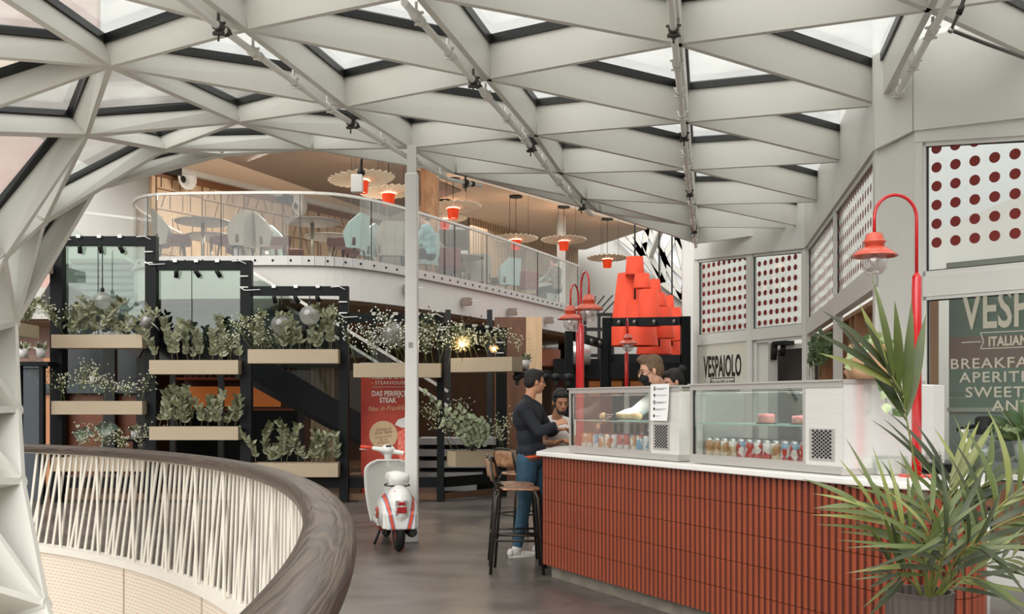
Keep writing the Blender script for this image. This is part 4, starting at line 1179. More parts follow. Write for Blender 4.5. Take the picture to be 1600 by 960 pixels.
for row, (py, n_) in enumerate(((592, 17), (563, 15))):
    for i in range(n_):
        loc = V((x0+.15+i*(x1-x0-.3)/n_, 22.42, zat(py, 22.5)+.021))
        lab = 'amber bottle standing in a row on the %s back bar shelf' % ('middle' if row == 0 else 'upper')
        if first: b0.location = loc; o = b0; first = False
        else: o = dup(b0, loc)
        tag(o, lab, 'bottle', 'amber bottles on the %s back bar shelf' % ('middle' if row == 0 else 'upper'))
light('AREA', 'upper_fill_light', (-4.2, 20.6, 6.4), 330, (1, .93, .84), (3, 1.5), rot=(radians(-12), radians(14), 0))  # soft fill added to brighten the carved wood wall and upper floor
light('AREA', 'upper_fill_light', (-.6, 27.0, 6.4), 75, (1, .93, .84), (3, 3))  # second added fill, towards the far end upstairs
light('AREA', 'restaurant_lamp', (-6, 24, 3.2), 90, (1, .62, .35), (6, 4))
light('AREA', 'restaurant_lamp', (-1, 25.5, 3.2), 60, (1, .66, .4), (3, 3))
# cedar lining left and its glazing bars
e = empty('cedar_partition', W(150, 634, 19.5)-V((0, 0, 1.5)), 'orange cedar partition with dark glazing bars behind the left planters', 'partition')
x0, x1 = W(70, 0, 19.5).x, W(229, 0, 19.5).x
m_ = MB(); m_.mm((x0, 19.5, 0), (x1, 19.6, zat(612, 19.5))); m_.build('cedar_boards', wood('orange_cedar_shaded', '#57280f', '#7a3d1c', 3, .5, (1, 1, .3)), e)  # cedar colour darkened to carry the deep shade in there
m_ = MB(); m_.mm((x0-.0, 19.45, 0), (x0+.14, 19.5, 2.4)); m_.build('pale_edge', wood('cedar_edge', '#b5764a', '#cf9266', 3), e)
for px in (92, 170, 222): 
    a = W(px, 0, 19.3).x; m_ = MB(); m_.mm((a-.11, 19.3, 0), (a+.11, 19.44, 3.2)); m_.build('mullion', M_blackm, e)
m_ = MB(); m_.mm((x0, 19.35, zat(615, 19.4)), (x1, 19.45, zat(600, 19.4))); m_.build('cross_rail', mat('petrol_steel', '#2c3a40', .5), e)
# red brown chairs row behind it
for k in range(6):
    c = W(108+k*22, 588, 21.0); m_ = MB(); m_.mm((c.x-.12, 21, c.z-.33), (c.x+.12, 21.06, c.z+.22)); m_.mm((c.x-.12, 20.7, c.z-.35), (c.x+.12, 21.04, c.z-.30))
    for sx_ in (-.1, .1):
        m_.mm((c.x+sx_-.015, 20.72, .0), (c.x+sx_+.015, 20.75, c.z-.33)); m_.mm((c.x+sx_-.015, 21.0, .0), (c.x+sx_+.015, 21.03, c.z-.33))
    tag(m_.build('red_brown_chair', mat('red_brown_leather', '#7c3220', .5)), 'red brown high backed chair inside the restaurant behind the gypsophila planter', 'chair', 'red brown chairs inside the restaurant')
mb = MB(); mb.mm((W(92, 0, 20.2).x, 20.2, 1.4), (W(238, 0, 20.2).x, 20.26, 4.3)); mb.build('wall_dark_backing', mat('dark_teal_backing', '#2b3335', .4, 0, .3, 2), kind='structure')  # dark sheet added behind the stair so this bay reads dark
# curtain and lit shelf between frames three and four
c = W(504, 0, 20.5).x; m_ = MB()
for k in range(9): m_.tube([(c-.2+k*.05, 20.5+.02*(k % 2), .02), (c-.2+k*.05, 20.5+.02*(k % 2), 3.26)], .028, 8)
tag(m_.build('pale_curtain', mat('beige_curtain', '#b79f80', .8)), 'pale pleated curtain strip behind the third planter frame', 'curtain')
# dark glazed shop front between restaurant and hall
sf = empty('restaurant_glazing', (-5.5, 18.9, 0), 'dark framed glass screen of the restaurant under the balcony', 'glazing')
for px in (270, 345, 470, 585, 700, 765):
    a = W(px, 0, 18.8).x; m_ = MB(); m_.mm((a-.05, 18.78, 0), (a+.05, 18.86, 3.26)); m_.build('mullion', M_blackm, sf)
m_ = MB(); m_.mm((W(232, 0, 18.8).x, 18.8, .0), (W(780, 0, 18.8).x, 18.84, .35)); m_.build('kick_board', wood('brown_kick', '#3a2417', '#5d3c27', 3), sf)
m_ = MB(); m_.mm((W(246, 0, 18.8).x, 18.9, 2.25), (W(534, 0, 18.8).x, 18.93, 3.26)); m_.build('dark_transom_backing', mat('dark_backing_gloss', '#1a1c1d', .15), sf)  # added opaque sheet; its near-black colour stands for the dark interior
m_ = MB(); m_.mm((W(232, 0, 18.8).x, 18.8, 2.2), (W(780, 0, 18.8).x, 18.84, 2.27)); m_.build('transom', M_blackm, sf)

# ---------------------------------------------------------------- stairs
M_tread = mat('grey_tread', '#8e918f', .5, 0, .1)
st = empty('descending_stair', W(500, 634, 17.9)-V((0, 0, 1.5)), 'black steel stair descending to the right behind the planter frames', 'stair')
def sbar(nm, a, b, Y, w_, h_, m): m_ = MB(); m_.bar(W(*a, Y), W(*b, Y), w_, h_); return m_.build(nm, m, st)
sbar('near_stringer', (375, 560), (645, 716), 17.2, .08, .42, M_black); sbar('far_stringer', (375, 575), (600, 700), 18.3, .08, .36, M_blackm)
sbar('handrail', (392, 424), (700, 612), 17.2, .04, .05, mat('pale_handrail', '#d5d1ca')); sbar('handrail', (398, 448), (700, 635), 18.2, .04, .05, mat('pale_handrail', '#d5d1ca'))
for i in range(14):
    a = W(392+i*19, 566+i*11, 17.7); m_ = MB(); m_.mm((a.x-.14, 17.25, a.z-.02), (a.x+.14, 18.2, a.z+.02)); m_.build('tread', M_tread, st)
m_ = MB(); q = [W(394, 428, 17.22), W(640, 577, 17.22), W(640, 700, 17.22), W(394, 556, 17.22)]; m_.add(q, [(0, 1, 2, 3)]); m_.build('glass_balustrade', M_greenglass, st)
s2 = empty('left_stair', W(165, 634, 18.6)-V((0, 0, 1.5)), 'grey stepped stair flight seen through glass behind the leftmost planter frame', 'stair')
for i in range(9):
    m_ = MB(); a, b = W(108+i*4, 407+i*10.5, 18.9-.12*i), W(226, 407+i*10.5, 18.9-.12*i); m_.mm((a.x, a.y, a.z-.035), (b.x, a.y+.35, a.z+.03)); m_.build('tread', M_tread, s2)
m_ = MB(); m_.bar(W(72, 455, 17.8), W(228, 540, 17.8), .08, .5); m_.build('stringer', mat('dark_brown_stringer', '#2b2422', .5), s2)
m_ = MB(); m_.bar(W(110, 330, 18.9), W(238, 345, 18.9), .04, .05); m_.bar(W(100, 355, 18.0), W(240, 425, 18.0), .04, .05); m_.build('handrail', mat('pale_handrail', '#d5d1ca'), s2)
m_ = MB(); m_.add([W(104, 352, 17.9), W(236, 420, 17.9), W(236, 520, 17.9), W(104, 455, 17.9)], [(0, 1, 2, 3)]); m_.build('glass_balustrade', M_greenglass, s2)
s3 = empty('stair_foot', W(730, 634, 17.5)-V((0, 0, 1.5)), 'grey bottom steps of the stair beyond the rightmost planter frame', 'stair')
for i in range(5):
    z = .95-.19*i; m_ = MB(); x0_ = W(655, 0, 17.4).x; x1_ = W(782, 0, 17.4).x
    m_.mm((x0_, 17.2-.05*i, z-.11), (x1_-.1*i, 18, z)); m_.build('step', mat('pale_step', '#9b9a98', .6, 0, .05), s3)
m_ = MB(); m_.mm((x0_, 17.6, 0), (x1_, 17.7, .9)); m_.build('riser_backing', M_blackm, s3)
# ================================================================ PLANTER FRAMES
YF = 15.9
posts = [(81, 100, 370), (229, 246, 370), (377, 394, 408), (531, 545, 448), (683, 694, 490), (775, 792, 508)]
px5 = [YF, YF, YF, YF, 16.0, 16.9]
labs = ['first black steel planter frame from the left, tallest, holding the left planters', 'second black steel planter frame, with leafy planters on two levels', 'third black steel planter frame with two glass globes hanging', 'fourth black steel planter frame behind the roll-up banner and white column', 'slanting fifth black steel planter frame right of the white column']
for i in range(5):
    (a0, a1, ya), (b0, b1, yb) = posts[i], posts[i+1]; Ya, Yb = px5[i], px5[i+1]
    xa0, xa1 = W(a0, 0, Ya).x, W(a1, 0, Ya).x; xb0, xb1 = W(b0, 0, Yb).x, W(b1, 0, Yb).x
    zt = EYE+(634-ya)/FP*YF if i else EYE+(634-370)/FP*YF
    ztop = [EYE+(634-y)/FP*YF for y in (370, 408, 448, 490, 505)][i]
    zpost = [EYE+(634-y)/FP*YF for y in (370, 370, 408, 448, 490)][i]
    e = empty('steel_portal', ((xa0+xb1)/2, Ya, 0), labs[i], 'frame')
    m_ = MB(); m_.mm((xa0, Ya-.07, 0), (xa1, Ya+.07, zpost)); m_.build('post', M_black, e)
    if i == 4: m_ = MB(); m_.mm((xb0, Yb-.07, 0), (xb1, Yb+.07, ztop)); m_.build('post', M_black, e)
    xr = xb0 if i < 4 else xb0
    m_ = MB(); m_.bar((xa1, Ya, ztop-.07), (xr, Yb, ztop-.07), .10, .14); m_.build('top_beam', M_black, e)
    m_ = MB(); m_.bar((xa1, Ya+.02, .30), (xr, Yb+.02, .30), .05, .16); m_.build('bottom_rail', M_black, e)
    m_ = MB(); m_.bar((xa1, Ya+.02, .08), (xr, Yb+.02, .08), .05, .10); m_.build('floor_rail', wood('brown_base', '#4d3524', '#6d4e36', 4), e)
    m_ = MB(); pts = [V((xa0+.0, Ya-.09, ztop-.02)), V((xa0+.08, Ya-.1, ztop-.07)), V((xa1+.15, Ya-.1, ztop-.06))]; m_.tube(pts, .008, 6); m_.build('cable_tie', mat('white_cable', '#d8d8d6', .5), e); m_ = MB()
    pts = [V((xr-.12, Yb-.1, ztop-.02)), V((xr+.0, Yb-.11, ztop-.01)), V((xr+.1, Yb-.1, ztop-.06))]; m_.tube(pts, .008, 6); m_.build('cable_tie', mat('white_cable', '#d8d8d6', .5), e)
    for k in range(2): m_ = MB(); m_.tube([V((xr-.0, Yb-.09, ztop-.25-.17*k)), V((xr+.13, Yb-.1, ztop-.25-.17*k))], .012, 6); m_.build('cable_tie', mat('white_cable', '#d8d8d6', .5), e)
    if i in (0, 1):
        m_ = MB(); m_.bar((xa1, Ya+.05, (ztop+2.45)/2), (xr, Yb+.05, (ztop+2.45)/2), .012, ztop-.14-2.45, up=(0, 0, 1)); m_.build('glass_pane', M_greenglass, e)
        mm_ = MB(); x_ = xa1+(xr-xa1)*.4; mm_.mm((x_-.004, Ya+.03, 2.45), (x_+.004, Ya+.04, ztop-.14)); mm_.build('pane_joint', M_gasket, e)
    # spotlights hung from the beam
    for k, f in enumerate((.2, .45, .7)):
        x = xa1+(xr-xa1)*(f+.03*i); y = Ya+(Yb-Ya)*f-.02
        s = empty('spotlight', (x, y, ztop-.24), 'small black spotlight clamped under the top beam of a planter frame', 'spotlight', 'spotlights on the planter frames')
        m_ = MB(); Mr = Matrix.Rotation(radians(rr.uniform(-35, 35)), 3, 'Y') @ Matrix.Rotation(radians(25), 3, 'X')
        m_.lathe([(.02, .07), (.032, .05), (.036, -.06)], (x, y, ztop-.20), 14, Mr); m_.build('lamp_head', M_blackm, s)
        m_ = MB(); m_.tube([(x, y, ztop-.0), (x, y, ztop-.17)], .012, 6); m_.mm((x-.03, y-.07, ztop-.03), (x+.03, y+.07, ztop+.015)); m_.build('clamp', M_chrome, s)
# grey floodlight on the second post
e = empty('floodlight', W(227, 512, 15.6), 'grey cylindrical floodlight fixed to the post left of the second planter', 'spotlight')
m_ = MB(); a = W(222, 500, 15.6); Mr = Matrix.Rotation(radians(25), 3, 'Y'); m_.lathe([(.06, -.08), (.075, -.08), (.075, .07), (.06, .09)], W(228, 504, 15.6), 18, Mr); m_.build('housing', mat('grey_aluminium', '#8e8a88', .4, .4), e)
m_ = MB(); m_.tube([W(236, 504, 15.6), W(243, 510, 15.7), W(248, 516, 15.8)], .01, 6); m_.build('cable', mat('white_cable', '#d8d8d6'), e)
# right-hand portals near the red shades
def portal(label, pL, yL, YL, pR, yR, YR, w=.17, postL=True, y2=None):
    a, b = W(pL, yL, YL), W(pR, yR, YR); e = empty('lighting_portal', ((a.x+b.x)/2, (a.y+b.y)/2, 0), label, 'frame')
    if postL: m_ = MB(); m_.mm((a.x-w/2, a.y-w/2, 0), (a.x+w/2, a.y+w/2, a.z)); m_.build('post', M_black, e)
    m_ = MB(); m_.mm((b.x-w/2, b.y-w/2, 0), (b.x+w/2, b.y+w/2, b.z)); m_.build('post', M_black, e)
    m_ = MB(); m_.bar(a-V((-w/2, 0, .08)), b-V((w/2, 0, .08)), .1, .15); m_.build('top_beam', M_black, e)
    if y2: m_ = MB(); m_.bar(W(pL, y2, YL)+V((w/2, 0, 0)), W(pR, y2, YR)-V((w/2, 0, 0)), .1, .14); m_.build('middle_beam', M_black, e)
    for f in (.15, .35, .6, .85):
        p_ = a.lerp(b, f)-V((0, .1, .1)); m_ = MB(); m_.ell(p_, (.04, .04, .05), seg=10, rings=6); m_.build('lamp_head', mat('steel_lamp_head', '#6d6864', .3, .7), e)
    return e
portal('black steel frame crossing in front of the hanging red shades', 948, 497, 18.9, 1071, 495, 18.3, .16, True, 561)
portal('lower black steel frame with spotlights left of the red shades', 889, 518, 17.9, 944, 530, 18.8, .14, True)
e = empty('lighting_truss', W(850, 590, 15.6), 'black clamp truss with small spotlights above the two men', 'truss')
m_ = MB(); m_.bar(W(803, 586, 15.6), W(897, 590, 15.6), .06, .09); m_.bar(W(803, 578, 15.6), W(860, 581, 15.6), .04, .03); m_.build('bar', M_blackm, e)
for px in (808, 832, 850, 868, 888):
    m_ = MB(); c = W(px, 590, 15.5); m_.ell(c, (.07, .06, .06), seg=10, rings=6); m_.mm(c-V((.03, .03, .12)), c+V((.03, .03, 0))); m_.build('lamp_head', M_blackm, e)
m_ = MB(); c = W(892, 0, 15.6); m_.mm((c.x-.07, 15.53, 0), (c.x+.07, 15.67, 1.95)); m_.build('post', M_black, e)

# ---------------------------------------------------------------- planters
def planter(label, pL, pR, yT, yB, Y, YR=None, depth=.34):
    YR = YR or Y; a, b = W(pL, yT, Y), W(pR, yT, YR); zb = EYE+(634-yB)/FP*Y; d = (b-a); d.z = 0; L = d.length; d.normalize(); n = V((-d.y, d.x, 0))
    e = empty('planter_box', V(((a.x+b.x)/2, (a.y+b.y)/2, zb)), label, 'planter')
    def P_(s, t, z): return V((a.x+d.x*s+n.x*t, a.y+d.y*s+n.y*t, z))
    zt = a.z; m_ = MB()
    vs = [P_(0, 0, zb), P_(L, 0, zb), P_(L, depth, zb), P_(0, depth, zb), P_(0, 0, zt), P_(L, 0, zt), P_(L, depth, zt), P_(0, depth, zt)]
    wv = [P_(.015, .015, zt), P_(L-.015, .015, zt), P_(L-.015, depth-.015, zt), P_(.015, depth-.015, zt), P_(.015, .015, zt-.05), P_(L-.015, .015, zt-.05), P_(L-.015, depth-.015, zt-.05), P_(.015, depth-.015, zt-.05)]
    m_.add(vs+wv, [(0,3,2,1),(0,1,5,4),(1,2,6,5),(2,3,7,6),(3,0,4,7),(4,5,9,8),(5,6,10,9),(6,7,11,10),(7,4,8,11),(8,9,13,12),(9,10,14,13),(10,11,15,14),(11,8,12,15),(12,13,14,15)], False)
    m_.build('box', M_planter, e)
    m_ = MB(); m_.add([P_(.02, .02, zt-.03), P_(L-.02, .02, zt-.03), P_(L-.02, depth-.02, zt-.03), P_(.02, depth-.02, zt-.03)], [(0, 1, 2, 3)]); m_.build('soil', mat('dark_soil', '#2b221b', .9), e)
    return P_, L, zt
M_leafs = [mat('dusty_green_leaf', '#6d7052', .55, 0, .3, 6), mat('grey_green_leaf', '#85886a', .55, 0, .25, 6), mat('olive_leaf', '#55583a', .55, 0, .3, 6)]
M_stem = mat('brown_stem', '#6d5f48', .7); M_gstem = mat('green_stem', '#6a7346', .6)
M_berry = mat('cream_bloom', '#cfcdb4', .7, 0, .15, 10); M_round = mat('eucalyptus_leaf', '#8a9475', .55, 0, .2, 5)
def leafy(P_, L, zt, h, label, seed, n=13, leafL=.105, spread=.75, name='leafy_branches', lm=0, s0=0., s1=1., lean=0.):
    R_ = random.Random(seed); st_ = MB(); fo = MB(); b0 = P_(L*(s0+s1)/2, .16, zt)
    for i in range(n):
        s = L*(s0+(s1-s0)*(i+.5)/n)+R_.uniform(-.05, .05); base = P_(s, .17+R_.uniform(-.1, .1), zt-.05)
        hh = h*R_.uniform(.6, 1.2); sl = R_.uniform(-spread, spread)+lean; fy = R_.uniform(-.35, .15); pts = []
        for k in range(9):
            t = k/8; pts.append(base+V((sl*hh*t*t*1.1+.03*sin(t*5+i), fy*hh*t*t, hh*t*(1-.12*t))))
        st_.tube(pts, [.006*(1-.6*k/8) for k in range(9)], 5)
        nl = int(hh/.058)
        for k in range(nl):
            t = .22+.78*k/nl; j = min(7, int(t*8)); f = t*8-j; p = pts[j].lerp(pts[j+1], f); dr = (pts[j+1]-pts[j]).normalized()
            for sd in (-1, 1):
                a_ = R_.uniform(.5, 1.1); side = V((sd*cos(R_.uniform(-.6, .6)), sin(R_.uniform(-.9, .9))-.25, 0)).normalized()
                fo.cur = R_.choice((0, 0, 1, 2)); fo.leaf(p, dr*cos(a_)+side*sin(a_), V((R_.uniform(-.35, .35), -1, R_.uniform(-.1, .5))), leafL*R_.uniform(.75, 1.2), leafL*.5, .12, .06)
    e = empty(name, b0, label, 'plant'); st_.build('stems', M_stem, e, kind=None)
    fo.build('foliage', M_leafs, e)
def bloom(P_, L, zt, h, label, seed, n=9, spread=.6, dens=26, name='gypsophila_sprays', s0=0., s1=1., lean=0., br=.012, m=None):
    R_ = random.Random(seed); st_ = MB(); fo = MB(); b0 = P_(L*(s0+s1)/2, .16, zt)
    for i in range(n):
        s = L*(s0+(s1-s0)*(i+.5)/n); base = P_(s, .17+R_.uniform(-.1, .1), zt-.05); hh = h*R_.uniform(.6, 1.05); sl = R_.uniform(-spread, spread)+lean
        tip = base+V((sl*hh, R_.uniform(-.3, .2)*hh, hh)); mid = base.lerp(tip, .5)+V((0, 0, .05)); st_.tube([base, mid, tip], [.005, .004, .002], 5)
        for k in range(dens):
            t = R_.uniform(.3, 1); p = base.lerp(mid, t*2) if t < .5 else mid.lerp(tip, t*2-1)
            q = p+V((R_.gauss(0, .09), R_.gauss(0, .06), abs(R_.gauss(.05, .06)))); st_.tube([p, q], .0018, 3, cap=False)
            fo.ell(q, (br, br, br), seg=6, rings=4)
    e = empty(name, b0, label, 'plant'); st_.build('stems', M_gstem, e); fo.build('blossom', m or M_berry, e)
YP = 15.62
P1 = planter('beige planter box topmost in the first frame, below a hanging glass globe', 80, 222, 523, 544, YP)
P2 = planter('beige planter box middle in the first frame, with sprays of tiny blossom', 80, 222, 627, 648, YP)
P3 = planter('beige planter box lowest in the first frame, behind the balustrade cords', 80, 222, 715, 737, YP)
P4 = planter('beige planter box upper in the second frame', 233, 372, 563, 585, YP)
P5 = planter('beige planter box lower in the second frame', 233, 372, 667, 688, YP)
P6 = planter('beige planter box in the third frame under two glass globes', 387, 528, 546, 568, YP)
P7 = planter('beige planter box low in the third frame, part hidden by the handrail', 392, 528, 724, 746, YP)
P8 = planter('beige planter box above the red roll-up banner', 552, 688, 568, 590, YP)
P9 = planter('slanted beige planter box in the fifth frame beside a bright star lamp', 704, 800, 560, 582, 15.7, 15.2)
P10 = planter('slanted beige planter box low in the fifth frame under round eucalyptus leaves', 712, 806, 706, 730, 15.7, 16.2)
P0 = planter('slanted beige planter box at the far left behind the glass funnel', 18, 61, 502, 523, 14.4, 15.3)
P00 = planter('short beige planter box high at the far left beside the tallest frame', 50, 83, 400, 418, 15.0, 15.75)
leafy(*P1, .62, 'dense leafy branches in the topmost planter of the first frame', 1, 13)
bloom(*P2, .62, 'tall sprays of tiny cream blossom in the middle planter of the first frame', 2, 7, s1=.35, lean=-.1); bloom(*P2, .42, 'low sprays of cream blossom at the right of the middle planter', 12, 6, s0=.4, lean=.1)
bloom(*P3, .55, 'round clumps of greenish blossom behind the curved handrail', 3, 8, dens=30, s0=.3, lean=.1)
leafy(*P4, .72, 'tall leafy branches in the upper planter of the second frame', 4, 10, .11, .3); bloom(*P4, .5, 'blossom sprays leaning right from the upper planter of the second frame', 14, 4, s0=.7, lean=.5)
leafy(*P5, .66, 'leafy branches in the lower planter of the second frame', 5, 12, .11, .35)
leafy(*P6, .7, 'leafy branches around the glass globes in the third frame', 6, 12, .11, .4); bloom(*P6, .6, 'blossom sprays leaning left from the third frame planter', 16, 6, s1=.4, lean=-.6)
leafy(*P7, .68, 'leafy branches in the low planter above the wooden handrail', 7, 13, .11, .4)
M_wb = mat('white_bloom', '#dddcd4', .7)
bloom(*P8, .78, 'thick cloud of white dried blossom above the red banner', 8, 16, .5, 40, br=.013, m=M_wb)
bloom(*P8, .75, 'dark green berry sprays at the right end of the banner planter', 18, 5, .3, 34, s0=.8, s1=1.2, br=.014, m=M_leafs[2])
bloom(*P9, .5, 'blossom sprays in the slanted planter beside the bright star lamp', 9, 8, .5, 26)
bloom(*P10, .9, 'berry sprays leaning left from the low slanted planter', 10, 8, .5, 26, s1=.5, lean=-.45); bloom(*P10, .6, 'berry sprays at the right end of the low slanted planter', 20, 5, .3, 20, s0=.7)
leafy(*P0, .6, 'leafy branches in the far left planter beside the white funnel', 21, 6, .11, .4)
bloom(*P0, .5, 'blossom sprays leaning right out of the far left planter', 22, 4, .4, 22, s0=.6, lean=.6)
bloom(*P1, .5, 'blossom sprays hanging left of the topmost planter in the first frame', 23, 4, .3, 20, s1=.2, lean=-.6)
# round eucalyptus
R_ = random.Random(33); st_ = MB(); fo = MB(); Pf, L_, zt_ = P10
e = empty('eucalyptus_branches', Pf(.4, .15, zt_), 'large round pale eucalyptus leaves spreading over the low slanted planter', 'plant')
for (px, py) in ((660, 612), (672, 625), (700, 640), (716, 636), (735, 650), (752, 655), (690, 660)):
    base = Pf(.35, .15, zt_-.04); tip = W(px, py, 15.5); mid = base.lerp(tip, .5)+V((.15, 0, -.02)); pts = [base, base.lerp(mid, .5)+V((.03, 0, 0)), mid, mid.lerp(tip, .5)+V((.03, 0, .02)), tip]
    st_.tube(pts, [.007, .006, .005, .004, .002], 5)
    for k in range(16):
        t = .25+.75*k/15; j = min(3, int(t*4)); p = pts[j].lerp(pts[j+1], t*4-j); sd = 1 if k % 2 else -1
        fo.leaf(p, V((sd*R_.uniform(.4, 1), R_.uniform(-.6, .2), R_.uniform(-.2, .8))), V((R_.uniform(-.3, .3), -1, R_.uniform(0, .6))), .088*R_.uniform(.7, 1.1), .082, .1, .05, 6)
st_.build('stems', M_stem, e); fo.build('foliage', [M_round, M_leafs[1], M_leafs[1]], e)
# glass globes
for px, py, r, yt, lab in ((160, 470, .145, 385, 'clear glass globe pendant hanging in the first planter frame'), (440, 508, .165, 460, 'clear glass globe pendant hanging lower left in the third planter frame'), (484, 493, .16, 460, 'clear glass globe pendant hanging higher right in the third planter frame'), (614, 521, .17, 500, 'clear glass globe pendant among the white dried blossom'), ):
    c = W(px, py, 15.75); e = empty('globe_pendant', c-V((0, 0, r)), lab, 'lamp')
    m_ = MB()
    for k in range(3):
        Mr = Matrix.Rotation(k*1.1, 3, 'X'); m_.ell(c, (r*(1-.06*k), r*(.9-.06*k), r*(.95-.1*k)), Mr, 20, 12)
    m_.build('glass_globe', glassmat('bubble_glass', (.93, .93, .92), .05, .15, .22, (.85, .85, .83)), e)
    m_ = MB(); m_.tube([c+V((0, 0, r)), W(px, yt, 15.75)], .008, 6); m_.lathe([(.03, 0), (.03, .05), (.01, .07)], c+V((0, 0, r-.01)), 12); m_.build('cord', M_blackm, e)
# bright star lamps
for px, py, r, lab in ((722, 539, .16, 'bright wire starburst lamp glowing above the slanted planter'), (772, 545, .09, 'small dim wire starburst lamp right of the bright one')):
    c = W(px, py, 15.6); e = empty('starburst_lamp', c-V((0, 0, .25)), lab, 'lamp'); m_ = MB(); R_ = random.Random(px)
    for k in range(60):
        d = V((R_.gauss(0, 1), R_.gauss(0, 1), R_.gauss(0, 1))).normalized(); m_.tube([c, c+d*r*R_.uniform(.7, 1)], .0018, 3, cap=False)
    m_.build('wire_rays', emis('warm_wire', '#f2c58a', 1.2 if r > .1 else .6), e)
    m_ = MB(); m_.ell(c, (.03,)*3, seg=12, rings=8); m_.build('bulb', emis('warm_bulb', '#ffe2b0', 14 if r > .1 else 3), e); m_ = MB(); m_.tube([c, c-V((0, 0, .25))], .004, 5); m_.build('stalk', M_blackm, e)
    light('POINT', 'starburst_light', c, 12 if r > .1 else 3, (1, .78, .5), .05, parent=None)
# brown boxes at the foot
for a, b, y0, y1, Y, lab in ((245, 375, 727, 777, 16.3, 'long dark brown bench box behind the balustrade in the second frame'), (100, 215, 745, 782, 16.6, 'dark brown bench box behind the balustrade in the first frame'), (648, 682, 750, 776, 16.3, 'brown cardboard box at the foot of the fourth frame'), (546, 566, 742, 776, 16.3, 'brown cardboard box left of the scooter behind the frame')):
    A, B = W(a, y0, Y), W(b, y1, Y); m_ = MB(); m_.mm((A.x, Y, max(0, B.z)), (B.x, Y+.4, A.z)); m_.mm((A.x-.01, Y-.01, A.z-.03), (B.x+.01, Y+.41, A.z+.01)); tag(bevel(m_.build('storage_box', mat('brown_board', '#6b5344', .8, 0, .1)), .008), lab, 'box')
# little pots
for px, py, Y, lab in ((146, 592, 19.4, 'small potted plant on the cross rail inside the first frame'), (37, 550, 15.6, 'left small potted plant on the dark ledge at far left'), (64, 550, 15.6, 'right small potted plant on the dark ledge at far left'), (211, 678, 17.0, 'small flowering pot near the right post of the first frame'), (371, 392, 18.6, 'small white pot of yellow green flowers on the balcony floor edge'), (821, 568, 15.7, 'small grey pot with pink and white flowers on the lighting truss')):
    c = W(px, py, Y); e = empty('potted_flower', c-V((0, 0, .09)), lab, 'plant'); m_ = MB(); m_.lathe([(.055, -.09), (.07, .05), (.062, .05), (.06, .02)], c, 16); m_.build('pot', mat('white_pot', '#cfcecb', .5), e)
    fo = MB(); R_ = random.Random(px)
    for k in range(46):
        d = V((R_.gauss(0, .6), R_.gauss(0, .6), abs(R_.gauss(.7, .4)))).normalized(); fo.cur = R_.choice((0, 1, 1, 2)); fo.leaf(c+V((0, 0, .03)), d, V((0, -1, .3)), R_.uniform(.08, .16), .04)
    fo.build('foliage', [M_leafs[2], M_leafs[1], M_berry], e)
A = W(20, 566, 15.6); B = W(82, 566, 15.6); m_ = MB(); m_.mm((A.x, 15.45, A.z-.06), (B.x, 15.8, A.z)); m_.mm((A.x+.1, 15.5, 0), (A.x+.16, 15.6, A.z-.06)); m_.mm((B.x-.16, 15.5, 0), (B.x-.1, 15.6, A.z-.06)); tag(m_.build('dark_ledge', M_black), 'dark steel ledge carrying two small pots at far left', 'shelf')
A = W(0, 0, 16.5).x; B = W(66, 0, 16.5).x; m_ = MB(); m_.mm((A, 16.4, 0), (B, 16.6, 2.1)); m_.mm((A-.3, 16.35, 2.1), (B+.05, 16.6, 2.2)); tag(m_.build('grey_cabinet', mat('blue_grey_cabinet', '#3d454c', .5)), 'tall blue grey cabinet behind the far left ledge', 'cabinet')
# glass ginkgo ornaments (fan leaves) behind the handrail
for px, py, s_, lab in ((125, 670, .3, 'left green glass fan shaped ornament above the handrail'), (160, 664, .34, 'right green glass fan shaped ornament above the handrail')):
    c = W(px, py+22, 17.2); m_ = MB(); n_ = 14
    vs = [c]+[c+V((s_*sin(a)*.8+s_*.2, .03*sin(a*9), s_*cos(a)*(.85+.06*sin(a*14)))) for a in [radians(-50+100*k/n_) for k in range(n_+1)]]
    vs += [v+V((0, .012, 0)) for v in vs]; N_ = n_+2
    m_.add(vs, [(0, k, k+1) for k in range(1, n_+1)]+[(N_, N_+k+1, N_+k) for k in range(1, n_+1)]+[(k, k+1, N_+k+1, N_+k) for k in range(1, n_+1)]+[(0, 1, N_+1, N_), (N_-1, 0, N_, 2*N_-1)], True)
    m_.tube([c, V((c.x, c.y, 0))], .01, 6); tag(m_.build('fan_ornament', mat('celadon_glass', '#8f9f90', .2, 0, .3, 8, coat=.5)), lab, 'ornament')

# ---------------------------------------------------------------- roll-up banner
YB = 16.3; bn = empty('rollup_banner', W(610, 634, YB)-V((0, 0, 1.5)), 'red roll-up banner advertising steak behind the white scooter', 'banner')
def B_(px, py, off=0.): p = W(px, py, YB-off); return p
xL, xR = 564, 650
m_ = MB(); a, b = B_(xL, 570), B_(xR, 775); m_.mm((a.x, YB, b.z), (b.x, YB+.006, a.z)); m_.build('printed_sheet', mat('banner_red', '#a02416', .5, 0, .25, 1.5, hex2='#c4452a'), bn)
m_ = MB(); m_.mm((a.x-.02, YB-.06, 0), (b.x+.02, YB+.1, .07)); m_.build('cassette', M_chrome, bn); m_ = MB(); m_.mm((a.x-.01, YB-.01, a.z), (b.x+.01, YB+.02, a.z+.03)); m_.build('top_rail', M_chrome, bn)
m_ = MB(); u3, up3 = V((1, 0, 0)), V((0, 0, 1)); cxp = 612
text_mb(m_, 'MILLER & CARTER', B_(cxp, 592, .006), u3, up3, .115, .8, .003, 1, 'CENTER')
text_mb(m_, '- STEAKHOUSE -', B_(cxp-2, 601, .006), u3, up3, .08, .9, .001, 1.15, 'CENTER')
m_.bar(B_(582, 605, .006), B_(645, 605, .006), .003, .006)
